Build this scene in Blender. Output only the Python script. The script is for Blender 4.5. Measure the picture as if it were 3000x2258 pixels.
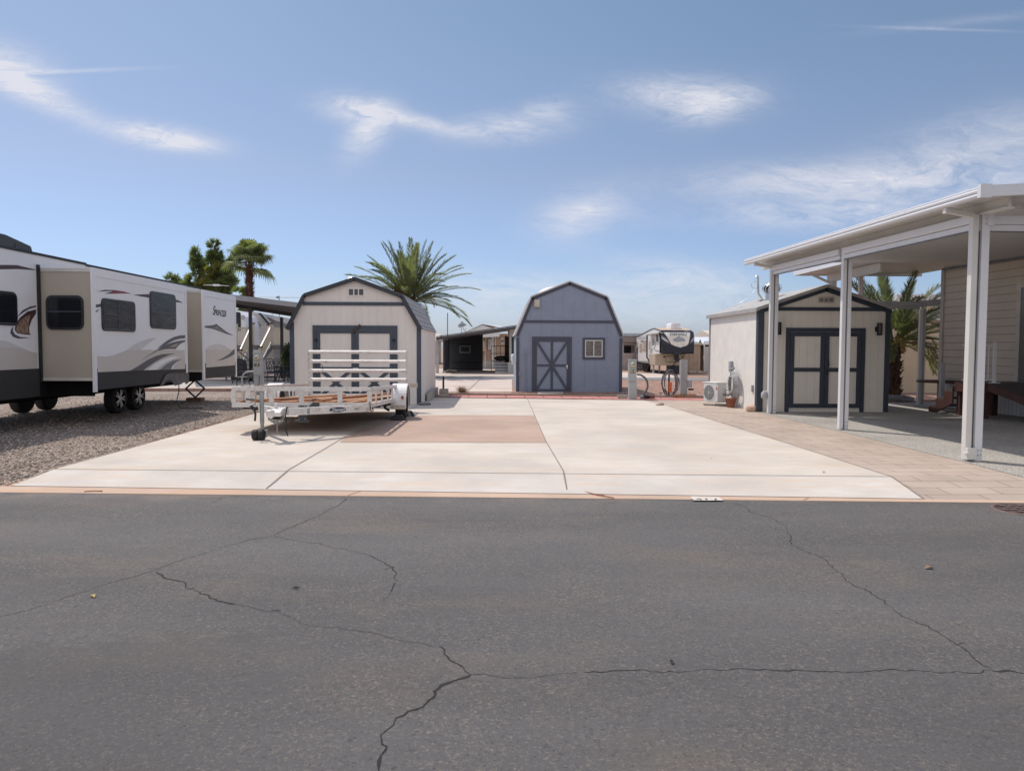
import bpy, math, random
from mathutils import Vector, Matrix
from math import sin, cos, pi, radians, atan2, atan, sqrt, tan
S = bpy.context.scene
COL = S.collection
for _o in list(bpy.data.objects): bpy.data.objects.remove(_o)
# ------------------------------------------------------------------ camera
FPX = 2170.0; CAMH = 1.6; CX0, CY0 = 1500.0, 1129.0
YAW = atan(45/2170.0); PITCH = atan(108/2170.0); ROLL = 0.004
CF = Vector((sin(YAW)*cos(PITCH), cos(YAW)*cos(PITCH), -sin(PITCH)))
_R = Vector((cos(YAW), -sin(YAW), 0)); _U = _R.cross(CF)
CR = _R*cos(ROLL) + _U*sin(ROLL); CU = _U*cos(ROLL) - _R*sin(ROLL)
CAM = Vector((0, 0, CAMH))
cd = bpy.data.cameras.new('camera'); co = bpy.data.objects.new('camera', cd); COL.objects.link(co)
m = Matrix((CR, CU, -CF)).transposed().to_4x4(); m.translation = CAM; co.matrix_world = m
cd.sensor_width = 36; cd.lens = FPX/3000*36; cd.clip_start = .05; cd.clip_end = 6000
S.camera = co
# ------------------------------------------------------------------ light
SUNV = Vector((-.44, .46, 1)).normalized()
sl = bpy.data.lights.new('sun', 'SUN'); sl.energy = 2.4; sl.angle = radians(.55); sl.color = (1, .93, .84)
so = bpy.data.objects.new('sun', sl); COL.objects.link(so)
so.rotation_euler = SUNV.to_track_quat('Z', 'Y').to_euler(); so.location = (-20, 20, 45)
S.view_settings.view_transform = 'Standard'; S.view_settings.look = 'None'
S.view_settings.exposure = 0.50; S.view_settings.gamma = 1; S.view_settings.use_curve_mapping = False
S.cycles.max_bounces = 6; S.cycles.diffuse_bounces = 3; S.cycles.use_denoising = True
W = bpy.data.worlds.new('World'); S.world = W; W.use_nodes = True
def world():
    nt = W.node_tree; N = nt.nodes; L = nt.links; N.clear()
    out = N.new('ShaderNodeOutputWorld'); bg = N.new('ShaderNodeBackground'); L.new(bg.outputs[0], out.inputs[0])
    bg.inputs[1].default_value = SKY_STRENGTH
    sky = N.new('ShaderNodeTexSky'); sky.sky_type = 'NISHITA'; sky.sun_disc = False
    sky.sun_elevation = math.asin(SUNV.z); sky.sun_rotation = atan2(SUNV.x, SUNV.y)
    sky.air_density = 1.15; sky.dust_density = 1.0; sky.ozone_density = 1.6; sky.altitude = 400
    def V(x):
        return x
    def mt(op, a, b=None, c=None, clamp=False):
        n = N.new('ShaderNodeMath'); n.operation = op; n.use_clamp = clamp
        for i, x in enumerate((a, b, c)):
            if x is None: continue
            if isinstance(x, (int, float)): n.inputs[i].default_value = x
            else: L.new(x, n.inputs[i])
        return n.outputs[0]
    tc = N.new('ShaderNodeTexCoord'); sp = N.new('ShaderNodeSeparateXYZ'); L.new(tc.outputs['Generated'], sp.inputs[0])
    x, y, z = sp.outputs
    d = mt('MAXIMUM', mt('ABSOLUTE', y), .05)
    u = mt('DIVIDE', x, d); v = mt('DIVIDE', z, d)
    # warped, stretched fine noise for cirrus
    cb = N.new('ShaderNodeCombineXYZ'); L.new(mt('MULTIPLY', u, 3.2), cb.inputs[0]); L.new(mt('MULTIPLY', v, 9.5), cb.inputs[1])
    n1 = N.new('ShaderNodeTexNoise'); n1.inputs['Scale'].default_value = 1.6; n1.inputs['Detail'].default_value = 4
    L.new(cb.outputs[0], n1.inputs['Vector'])
    wp = N.new('ShaderNodeVectorMath'); wp.operation = 'SCALE'; L.new(n1.outputs['Color'], wp.inputs[0]); wp.inputs[3].default_value = 1.3
    ad = N.new('ShaderNodeVectorMath'); ad.operation = 'ADD'; L.new(cb.outputs[0], ad.inputs[0]); L.new(wp.outputs[0], ad.inputs[1])
    n2 = N.new('ShaderNodeTexNoise'); n2.inputs['Scale'].default_value = 2.6; n2.inputs['Detail'].default_value = 9; n2.inputs['Roughness'].default_value = .66
    L.new(ad.outputs[0], n2.inputs['Vector'])
    c3 = N.new('ShaderNodeCombineXYZ'); L.new(mt('ADD', mt('MULTIPLY', u, 9.0), mt('MULTIPLY', v, 7.0)), c3.inputs[0]); L.new(mt('MULTIPLY', v, 52.0), c3.inputs[1])
    w3 = N.new('ShaderNodeVectorMath'); w3.operation = 'SCALE'; L.new(n1.outputs['Color'], w3.inputs[0]); w3.inputs[3].default_value = 7.0
    a3 = N.new('ShaderNodeVectorMath'); a3.operation = 'ADD'; L.new(c3.outputs[0], a3.inputs[0]); L.new(w3.outputs[0], a3.inputs[1])
    n3 = N.new('ShaderNodeTexNoise'); n3.inputs['Scale'].default_value = 1.0; n3.inputs['Detail'].default_value = 8; n3.inputs['Roughness'].default_value = .72; n3.inputs['Distortion'].default_value = .6
    L.new(a3.outputs[0], n3.inputs['Vector'])
    nz = mt('MULTIPLY_ADD', mt('ADD', mt('MULTIPLY', n2.outputs[0], .55), mt('MULTIPLY', n3.outputs[0], .45)), 3.3, -1.16, clamp=True)
    tot = None
    # (px, py, a, b, tilt, strength) of each wisp, in the photograph's pixels -> fixed directions of the sky
    CL = [(50, 215, 120, 50, -.25, .75), (170, 315, 140, 30, -.42, .85), (60, 265, 110, 40, -.35, .7), (495, 422, 120, 26, -.14, 1.9),
          (1060, 340, 100, 36, -.15, 1.0), (1075, 410, 70, 40, .85, .95), (1230, 372, 100, 18, -.18, .7), (1480, 385, 150, 36, .08, .85),
          (1600, 330, 60, 28, .1, .5), (1990, 290, 170, 48, -.02, .9), (2080, 320, 110, 40, .3, .75), (1700, 640, 130, 62, .3, .55),
          (1690, 625, 80, 40, .1, .4), (2350, 530, 320, 42, .03, .72), (2400, 625, 320, 36, .02, .72), (2900, 410, 300, 80, .22, .5), (2800, 530, 360, 75, .08, .55),
          (2010, 800, 190, 45, -.12, .55), (1560, 835, 420, 40, -.03, .42), (2880, 60, 260, 12, .12, .18), (2750, 92, 200, 4, -.02, .28), (1000, 900, 900, 60, 0, .22), (1900, 900, 800, 60, 0, .35)]
    for px, py, a, b, t, s in CL:
        cu = (px-1455)/2170.; cv = (1021-py)/2170.; a /= 2170.; b /= 2170.
        du = mt('SUBTRACT', u, cu); dv = mt('SUBTRACT', v, cv)
        p = mt('ADD', mt('MULTIPLY', du, cos(t)/a), mt('MULTIPLY', dv, sin(t)/a))
        q = mt('ADD', mt('MULTIPLY', du, -sin(t)/b), mt('MULTIPLY', dv, cos(t)/b))
        r2 = mt('ADD', mt('MULTIPLY', p, p), mt('MULTIPLY', q, q))
        e = mt('MULTIPLY', mt('EXPONENT', mt('MULTIPLY', r2, -.85)), s)
        tot = e if tot is None else mt('ADD', tot, e)
    cl = mt('MULTIPLY', tot, mt('ADD', mt('MULTIPLY', nz, 1.0), .06))
    # contrail at the left: soft thin line
    du = mt('SUBTRACT', u, (150-1455)/2170.); dv = mt('SUBTRACT', v, (1021-245)/2170.)
    q = mt('DIVIDE', mt('SUBTRACT', dv, mt('MULTIPLY', du, .05)), 5.5/2170.)
    p = mt('DIVIDE', du, 210/2170.)
    cn = mt('MULTIPLY', mt('EXPONENT', mt('MULTIPLY', mt('ADD', mt('MULTIPLY', p, p), mt('MULTIPLY', q, q)), -.8)), .5)
    cn = mt('MULTIPLY', cn, mt('ADD', nz, .4))
    cl = mt('MINIMUM', mt('ADD', cl, cn), .85)
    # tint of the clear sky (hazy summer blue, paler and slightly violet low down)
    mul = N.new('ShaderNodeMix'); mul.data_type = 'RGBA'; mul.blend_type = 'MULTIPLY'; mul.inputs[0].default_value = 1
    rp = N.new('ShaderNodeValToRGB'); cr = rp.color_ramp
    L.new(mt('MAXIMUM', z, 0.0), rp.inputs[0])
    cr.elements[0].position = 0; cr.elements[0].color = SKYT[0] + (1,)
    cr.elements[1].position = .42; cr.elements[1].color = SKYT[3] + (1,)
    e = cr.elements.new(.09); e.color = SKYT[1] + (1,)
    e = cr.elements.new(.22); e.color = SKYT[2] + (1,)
    e = cr.elements.new(.64); e.color = SKYT[4] + (1,)  # unseen upper sky, brightened to add fill light in the shade
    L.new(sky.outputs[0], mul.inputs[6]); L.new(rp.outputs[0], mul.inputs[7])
    mx = N.new('ShaderNodeMix'); mx.data_type = 'RGBA'; L.new(cl, mx.inputs[0]); L.new(mul.outputs[2], mx.inputs[6])
    mx.inputs[7].default_value = CLOUDC + (1,)
    # added fill: unseen sky half behind the camera brightened to lift shaded walls
    fill = mt('MULTIPLY', mt('MULTIPLY_ADD', y, -2.2, -.05, clamp=True), mt('MULTIPLY_ADD', n2.outputs[0], .9, .35, clamp=True))
    mfill = N.new('ShaderNodeMix'); mfill.data_type = 'RGBA'; L.new(fill, mfill.inputs[0]); L.new(mx.outputs[2], mfill.inputs[6]); mfill.inputs[7].default_value = (5.0, 4.95, 5.15, 1)
    L.new(mfill.outputs[2], bg.inputs[0])
SKY_STRENGTH = .12
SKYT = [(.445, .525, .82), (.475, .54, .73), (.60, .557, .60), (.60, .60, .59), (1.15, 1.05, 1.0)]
CLOUDC = (4.7, 4.7, 5.05)
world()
# ------------------------------------------------------------------ geometry of the photograph: pixel -> place
def ray(px, py): return CF + CR*((px-CX0)/FPX) + CU*((CY0-py)/FPX)
def P(px, py, z=0.0):
    r = ray(px, py); return CAM + r*((z-CAMH)/r.z)
def D(px, py, Y):
    r = ray(px, py); return CAM + r*(Y/r.y)
def SX(px, py, X):
    r = ray(px, py); return CAM + r*(X/r.x)
def zm(ox, oy, s): return lambda x, y: (ox+s*x, oy+s*y)
Z1 = zm(0, 650, .3602); Z2 = zm(450, 650, .3603); Z3 = zm(640, 780, .3243); Z4 = zm(1200, 780, .3074); Z5 = zm(1780, 880, .2163)
Z6 = zm(2060, 750, .3003); Z7 = zm(2500, 500, .5405); ZA = zm(650, 1080, .2712); ZB = zm(480, 680, .1922); ZC = zm(660, 840, .1742)
ZE = zm(1270, 900, .1381); ZF = zm(1820, 920, .1562); ZG = zm(2060, 820, .2401); ZH = zm(2560, 800, .2703); ZR = zm(380, 850, .16815); ZD = zm(1850, 940, .1021)
K1 = zm(0, 1250, .678); K2 = zm(1500, 1250, .678)
# ------------------------------------------------------------------ mesh builder
ROOT = {}
class MB:
    def __init__(s): s.v = []; s.f = []; s.m = []; s.sm = []
    def add(s, vs, fs, m=0, smooth=False):
        b = len(s.v); s.v += [Vector(p) for p in vs]
        for f in fs: s.f.append([b+i for i in f]); s.m.append(m); s.sm.append(smooth)
        return s
    def box(s, x0, x1, y0, y1, z0, z1, m=0):
        if x0 > x1: x0, x1 = x1, x0
        if y0 > y1: y0, y1 = y1, y0
        if z0 > z1: z0, z1 = z1, z0
        return s.add([(x0,y0,z0),(x1,y0,z0),(x1,y1,z0),(x0,y1,z0),(x0,y0,z1),(x1,y0,z1),(x1,y1,z1),(x0,y1,z1)],
                     [(0,3,2,1),(4,5,6,7),(0,1,5,4),(1,2,6,5),(2,3,7,6),(3,0,4,7)], m)
    def prism(s, pts, axis, a, b, m=0):
        n = len(pts)
        ar = sum(pts[i][0]*pts[(i+1)%n][1]-pts[(i+1)%n][0]*pts[i][1] for i in range(n))
        if ar < 0: pts = pts[::-1]
        def mk(p, t):
            return (t, p[0], p[1]) if axis == 'x' else (p[0], t, p[1]) if axis == 'y' else (p[0], p[1], t)
        if a > b: a, b = b, a
        vs = [mk(p, a) for p in pts] + [mk(p, b) for p in pts]
        lo = list(range(n)); hi = [i+n for i in range(n)]
        fs = [lo[::-1], hi] + [(i, (i+1)%n, (i+1)%n+n, i+n) for i in range(n)]
        if axis == 'y': fs = [tuple(f)[::-1] for f in fs]
        return s.add(vs, fs, m)
    def bar(s, p0, p1, w, h, m=0, up=(0,0,1)):
        p0 = Vector(p0); p1 = Vector(p1); d = (p1-p0).normalized(); up = Vector(up)
        if abs(d.dot(up)) > .98: up = Vector((0,1,0))
        a = d.cross(up).normalized(); b = a.cross(d).normalized()
        vs = [q + a*sx*w/2 + b*sz*h/2 for q in (p0, p1) for sx, sz in ((-1,-1),(1,-1),(1,1),(-1,1))]
        return s.add(vs, [(0,1,2,3),(7,6,5,4),(0,4,5,1),(1,5,6,2),(2,6,7,3),(3,7,4,0)], m)
    def tube(s, pts, r, n=8, m=0, caps=True):
        pts = [Vector(p) for p in pts]; k = len(pts); rs = r if isinstance(r, (list, tuple)) else [r]*k
        vs = []; prev = None
        for i, p in enumerate(pts):
            d = (pts[min(i+1, k-1)] - pts[max(i-1, 0)]).normalized()
            if prev is None:
                prev = d.cross(Vector((0,0,1)) if abs(d.z) < .9 else Vector((1,0,0))).normalized()
            a = (prev - d*prev.dot(d)).normalized(); prev = a; b = d.cross(a)
            vs += [p + (a*cos(2*pi*j/n) + b*sin(2*pi*j/n))*rs[i] for j in range(n)]
        fs = [(i*n+j, i*n+(j+1)%n, (i+1)*n+(j+1)%n, (i+1)*n+j) for i in range(k-1) for j in range(n)]
        s.add(vs, fs, m, True)
        if caps: s.add(vs[:n], [tuple(range(n))[::-1]], m); s.add(vs[-n:], [tuple(range(n))], m)
        return s
    def lathe(s, prof, c, axis='z', n=20, m=0):
        c = Vector(c); vs = []
        for r, t in prof:
            for j in range(n):
                a = 2*pi*j/n
                q = (r*cos(a), r*sin(a), t)
                if axis == 'x': q = (t, r*cos(a), r*sin(a))
                if axis == 'y': q = (r*sin(a), t, r*cos(a))
                vs.append(c + Vector(q))
        k = len(prof)
        fs = [(i*n+j, i*n+(j+1)%n, (i+1)*n+(j+1)%n, (i+1)*n+j) for i in range(k-1) for j in range(n)]
        s.add(vs, fs, m, True)
        if prof[0][0] > 1e-4: s.add(vs[:n], [tuple(range(n))[::-1]], m)
        if prof[-1][0] > 1e-4: s.add(vs[-n:], [tuple(range(n))], m)
        return s
    def blob(s, c, r, seed=0, m=0, n=8, rough=.2, flat=0):
        rnd = random.Random(seed); c = Vector(c); vs = []; k = n
        for i in range(k+1):
            th = pi*i/k
            for j in range(2*k):
                ph = pi*j/k; q = 1+rnd.uniform(-rough, rough) if 0 < i < k else 1
                z = cos(th)*r[2]*q
                if flat: z = max(z, -flat)
                vs.append(c + Vector((sin(th)*cos(ph)*r[0]*q, sin(th)*sin(ph)*r[1]*q, z)))
        fs = [(i*2*k+j, (i+1)*2*k+j, (i+1)*2*k+(j+1)%(2*k), i*2*k+(j+1)%(2*k)) for i in range(k) for j in range(2*k)]
        return s.add(vs, fs, m)
    def slab(s, q, t, m=0):
        """quad (4 points) thickened downward by t along its normal"""
        q = [Vector(p) for p in q]; n = (q[1]-q[0]).cross(q[3]-q[0]).normalized()
        if n.z < 0 or (abs(n.z) < 1e-6 and n.y > 0): q = q[::-1]; n = -n
        vs = q + [p - n*t for p in q]
        return s.add(vs, [(0,1,2,3),(7,6,5,4),(0,4,5,1),(1,5,6,2),(2,6,7,3),(3,7,4,0)], m)
    def sheet(s, pts, m=0):
        pts = [Vector(p) for p in pts]; n = Vector((0,0,0))
        for i in range(len(pts)): n += pts[i].cross(pts[(i+1)%len(pts)])
        if n.z < 0: pts = pts[::-1]
        return s.add(pts, [tuple(range(len(pts)))], m)
    def build(s, name, mats, parent=None, bevel=0, off=None):
        me = bpy.data.meshes.new(name)
        if off is None: off = ROOT.get(parent.name, Vector((0,0,0))) if parent else Vector((0,0,0))
        me.from_pydata([tuple(p-off) for p in s.v], [], s.f)
        if not isinstance(mats, (list, tuple)): mats = [mats]
        for mm in mats: me.materials.append(mm)
        me.polygons.foreach_set('material_index', s.m); me.polygons.foreach_set('use_smooth', s.sm)
        me.update()
        o = bpy.data.objects.new(name, me); COL.objects.link(o)
        if parent: o.parent = parent
        ROOT[o.name] = off
        if bevel:
            b = o.modifiers.new('bevel', 'BEVEL'); b.width = bevel; b.segments = 2; b.limit_method = 'ANGLE'; b.angle_limit = radians(40)
        return o
def tag(o, label=None, cat=None, group=None, kind=None):
    if label: o['label'] = label
    if cat: o['category'] = cat
    if group: o['group'] = group
    if kind: o['kind'] = kind
    return o
def thing(name, label, cat, loc=(0,0,0), group=None):
    o = bpy.data.objects.new(name, None); COL.objects.link(o); o.location = loc; o.empty_display_size = .2
    ROOT[o.name] = Vector(loc); return tag(o, label, cat, group)
def solo(mb, name, mats, label, cat, group=None, bevel=0, loc=None):
    """a thing that is one mesh, its origin at its base"""
    if loc is None:
        xs = [p.x for p in mb.v]; ys = [p.y for p in mb.v]; zs = [p.z for p in mb.v]
        loc = Vector(((min(xs)+max(xs))/2, (min(ys)+max(ys))/2, min(zs)))
    o = mb.build(name, mats, None, bevel, off=Vector(loc)); o.location = loc
    return tag(o, label, cat, group)
def struct(mb, name, mats): return tag(mb.build(name, mats), kind='structure')
def copy_tree(o, parent=None, loc=None, rz=None):
    c = o.copy(); COL.objects.link(c)
    if parent: c.parent = parent
    if loc is not None: c.location = loc
    if rz is not None: c.rotation_euler = (0, 0, rz)
    for ch in list(o.children): copy_tree(ch, c)
    return c
def rrect(u0, u1, v0, v1, r, n=4):
    if u0 > u1: u0, u1 = u1, u0
    if v0 > v1: v0, v1 = v1, v0
    pts = []
    for cx, cy, a0 in ((u1-r, v1-r, 0), (u0+r, v1-r, pi/2), (u0+r, v0+r, pi), (u1-r, v0+r, 1.5*pi)):
        for i in range(n+1): a = a0 + pi/2*i/n; pts.append((cx+r*cos(a), cy+r*sin(a)))
    return pts
def text(body, size, mat, parent, loc, rot, name='lettering', extrude=.002, shear=0, sx=1, bold=0):
    cu = bpy.data.curves.new(name, 'FONT'); cu.body = body; cu.size = size; cu.extrude = extrude; cu.shear = shear; cu.align_x = 'CENTER'; cu.align_y = 'CENTER'; cu.offset = bold
    t = bpy.data.objects.new(name, cu); COL.objects.link(t)
    dg = bpy.context.evaluated_depsgraph_get(); me = bpy.data.meshes.new_from_object(t.evaluated_get(dg))
    bpy.data.objects.remove(t); me.materials.clear(); me.materials.append(mat)
    o = bpy.data.objects.new(name, me); COL.objects.link(o)
    off = ROOT.get(parent.name, Vector((0,0,0))) if parent else Vector((0,0,0))
    o.parent = parent; o.location = Vector(loc)-off; o.rotation_euler = rot; o.scale = (sx, 1, 1)
    return o
# ------------------------------------------------------------------ materials
_MC = {}
def M(name, col, rough=.6, metal=0, var=.12, vs=2.5, bump=0, bs=60, groove=None, lap=None, spec=None, col2=None, dirt=0, stretch=None):
    if name in _MC: return _MC[name]
    mat = bpy.data.materials.new(name); mat.use_nodes = True; _MC[name] = mat
    nt = mat.node_tree; N = nt.nodes; L = nt.links; b = N['Principled BSDF']
    b.inputs['Roughness'].default_value = rough; b.inputs['Metallic'].default_value = metal
    if spec is not None: b.inputs['Specular IOR Level'].default_value = spec
    tc = N.new('ShaderNodeTexCoord'); vec = tc.outputs['Object']
    if stretch:
        mp = N.new('ShaderNodeMapping'); mp.inputs['Scale'].default_value = stretch; L.new(vec, mp.inputs[0]); nvec = mp.outputs[0]
    else: nvec = vec
    def mt(op, a, c=None, d=None, clamp=False):
        n = N.new('ShaderNodeMath'); n.operation = op; n.use_clamp = clamp
        for i, x in enumerate((a, c, d)):
            if x is None: continue
            if isinstance(x, (int, float)): n.inputs[i].default_value = x
            else: L.new(x, n.inputs[i])
        return n.outputs[0]
    def mix(f, a, c, blend='MIX'):
        n = N.new('ShaderNodeMix'); n.data_type = 'RGBA'; n.blend_type = blend
        for i, x in ((0, f), (6, a), (7, c)):
            if isinstance(x, (int, float)): n.inputs[i].default_value = x
            elif isinstance(x, tuple): n.inputs[i].default_value = tuple(x[:3])+(1,)
            else: L.new(x, n.inputs[i])
        return n.outputs[2]
    def noise(sc, det=4, v=None, rgh=.6):
        n = N.new('ShaderNodeTexNoise'); n.inputs['Scale'].default_value = sc; n.inputs['Detail'].default_value = det; n.inputs['Roughness'].default_value = rgh
        L.new(v or nvec, n.inputs['Vector']); return n.outputs[0]
    c2 = col2 or tuple(x*(1-2*var) for x in col); hi = tuple(min(1, x*(1+var*.6)) for x in col)
    cur = mix(mt('MULTIPLY_ADD', noise(vs), 2.2, -.6, clamp=True), c2, hi)
    if dirt:
        cur = mix(mt('MULTIPLY', mt('MULTIPLY_ADD', noise(vs*3.3, 6), 4, -2.15, clamp=True), dirt), cur, (.30, .22, .15), 'MIX')
    h = None
    if groove:     # vertical grooves: (axis, spacing, width, strength)
        sp = N.new('ShaderNodeSeparateXYZ'); L.new(vec, sp.inputs[0]); c = sp.outputs['xyz'.index(groove[0])]
        fr = mt('FRACT', mt('DIVIDE', mt('ADD', c, 500.013), groove[1])); g = mt('LESS_THAN', fr, groove[2]/groove[1])
        cur = mix(mt('MULTIPLY', g, groove[3]), cur, tuple(x*.35 for x in col)); h = mt('SUBTRACT', 1.0, g)
    if lap:        # horizontal lap boards: (spacing, strength)
        sp = N.new('ShaderNodeSeparateXYZ'); L.new(vec, sp.inputs[0])
        fr = mt('FRACT', mt('DIVIDE', mt('ADD', sp.outputs[2], 50.0), lap[0])); g = mt('LESS_THAN', fr, .09)
        cur = mix(mt('MULTIPLY', g, lap[1]), cur, tuple(x*.3 for x in col)); h = mt('MULTIPLY', mt('SUBTRACT', 1.0, fr), 1.0)
    L.new(cur, b.inputs['Base Color'])
    if bump or h is not None:
        bp = N.new('ShaderNodeBump'); bp.inputs['Strength'].default_value = .6
        if h is not None:
            bp.inputs['Distance'].default_value = .012
            if bump: h = mt('ADD', h, mt('MULTIPLY', noise(bs, 5), bump*8))
            L.new(h, bp.inputs['Height'])
        else:
            bp.inputs['Distance'].default_value = bump; L.new(noise(bs, 5), bp.inputs['Height'])
        L.new(bp.outputs[0], b.inputs['Normal'])
    return mat
def M_leaf(name, col, var=.3, vs=1.2, tr=.35):
    mat = M(name, col, .55, var=var, vs=vs); nt = mat.node_tree; N = nt.nodes; L = nt.links
    if 'Translucent BSDF' in N: return mat
    b = N['Principled BSDF']; t = N.new('ShaderNodeBsdfTranslucent'); x = N.new('ShaderNodeMixShader'); x.inputs[0].default_value = tr
    c = b.inputs['Base Color'].links[0].from_socket; v = N.new('ShaderNodeVectorMath'); v.operation = 'MULTIPLY'; v.inputs[1].default_value = (1.3, 1.45, .65); L.new(c, v.inputs[0]); L.new(v.outputs[0], t.inputs[0])
    o = [n for n in N if n.type == 'OUTPUT_MATERIAL'][0]; L.new(b.outputs[0], x.inputs[1]); L.new(t.outputs[0], x.inputs[2]); L.new(x.outputs[0], o.inputs[0]); return mat
def M_shingle(name, col, axis, row, wid=.3):
    if name in _MC: return _MC[name]
    mat = bpy.data.materials.new(name); mat.use_nodes = True; _MC[name] = mat
    nt = mat.node_tree; N = nt.nodes; L = nt.links; b = N['Principled BSDF']; b.inputs['Roughness'].default_value = .85
    tc = N.new('ShaderNodeTexCoord'); sp = N.new('ShaderNodeSeparateXYZ'); L.new(tc.outputs['Object'], sp.inputs[0])
    cb = N.new('ShaderNodeCombineXYZ'); L.new(sp.outputs['xyz'.index(axis)], cb.inputs[0]); L.new(sp.outputs[2], cb.inputs[1])
    br = N.new('ShaderNodeTexBrick'); L.new(cb.outputs[0], br.inputs['Vector']); br.inputs['Scale'].default_value = 1
    br.inputs['Brick Width'].default_value = wid; br.inputs['Row Height'].default_value = row; br.inputs['Mortar Size'].default_value = row*.09
    br.inputs['Color1'].default_value = tuple(col)+(1,); br.inputs['Color2'].default_value = tuple(x*.82 for x in col)+(1,)
    br.inputs['Mortar'].default_value = tuple(x*.4 for x in col)+(1,)
    L.new(br.outputs[0], b.inputs['Base Color'])
    bp = N.new('ShaderNodeBump'); bp.inputs['Distance'].default_value = .01; bp.invert = True; L.new(br.outputs['Fac'], bp.inputs['Height']); L.new(bp.outputs[0], b.inputs['Normal'])
    return mat
def M_ground(name, kind, cols, scale=30, bump=.01, rough=.9):
    """gravel (voronoi stones) / asphalt / aggregate"""
    if name in _MC: return _MC[name]
    mat = bpy.data.materials.new(name); mat.use_nodes = True; _MC[name] = mat
    nt = mat.node_tree; N = nt.nodes; L = nt.links; b = N['Principled BSDF']; b.inputs['Roughness'].default_value = rough
    b.inputs['Specular IOR Level'].default_value = .3
    tc = N.new('ShaderNodeTexCoord'); vec = tc.outputs['Object']
    vo = N.new('ShaderNodeTexVoronoi'); vo.inputs['Scale'].default_value = scale; L.new(vec, vo.inputs['Vector'])
    sp = N.new('ShaderNodeSeparateColor'); L.new(vo.outputs['Color'], sp.inputs[0])
    rp = N.new('ShaderNodeValToRGB'); rp.color_ramp.interpolation = 'CONSTANT'
    L.new(sp.outputs[0], rp.inputs[0])
    el = rp.color_ramp.elements; el[0].position = 0; el[0].color = cols[0]+(1,); el[1].position = 1/len(cols); el[1].color = cols[1]+(1,)
    for i in range(2, len(cols)): e = el.new(i/len(cols)); e.color = cols[i]+(1,)
    nz = N.new('ShaderNodeTexNoise'); nz.inputs['Scale'].default_value = .7; nz.inputs['Detail'].default_value = 5; L.new(vec, nz.inputs['Vector'])
    ml = N.new('ShaderNodeMapRange'); ml.inputs[1].default_value = .3; ml.inputs[2].default_value = .7; ml.inputs[3].default_value = .82; ml.inputs[4].default_value = 1.12; L.new(nz.outputs[0], ml.inputs[0])
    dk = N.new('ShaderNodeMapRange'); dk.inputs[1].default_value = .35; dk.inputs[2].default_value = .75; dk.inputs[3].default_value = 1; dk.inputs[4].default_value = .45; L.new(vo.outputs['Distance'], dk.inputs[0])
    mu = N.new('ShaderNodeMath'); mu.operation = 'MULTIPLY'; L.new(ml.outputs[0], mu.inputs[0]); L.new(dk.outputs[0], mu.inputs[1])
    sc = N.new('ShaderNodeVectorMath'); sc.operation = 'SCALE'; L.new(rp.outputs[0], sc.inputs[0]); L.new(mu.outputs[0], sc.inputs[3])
    L.new(sc.outputs[0], b.inputs['Base Color'])
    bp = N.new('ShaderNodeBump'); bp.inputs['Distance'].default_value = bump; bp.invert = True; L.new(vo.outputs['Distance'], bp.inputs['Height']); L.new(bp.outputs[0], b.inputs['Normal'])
    return mat
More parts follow.
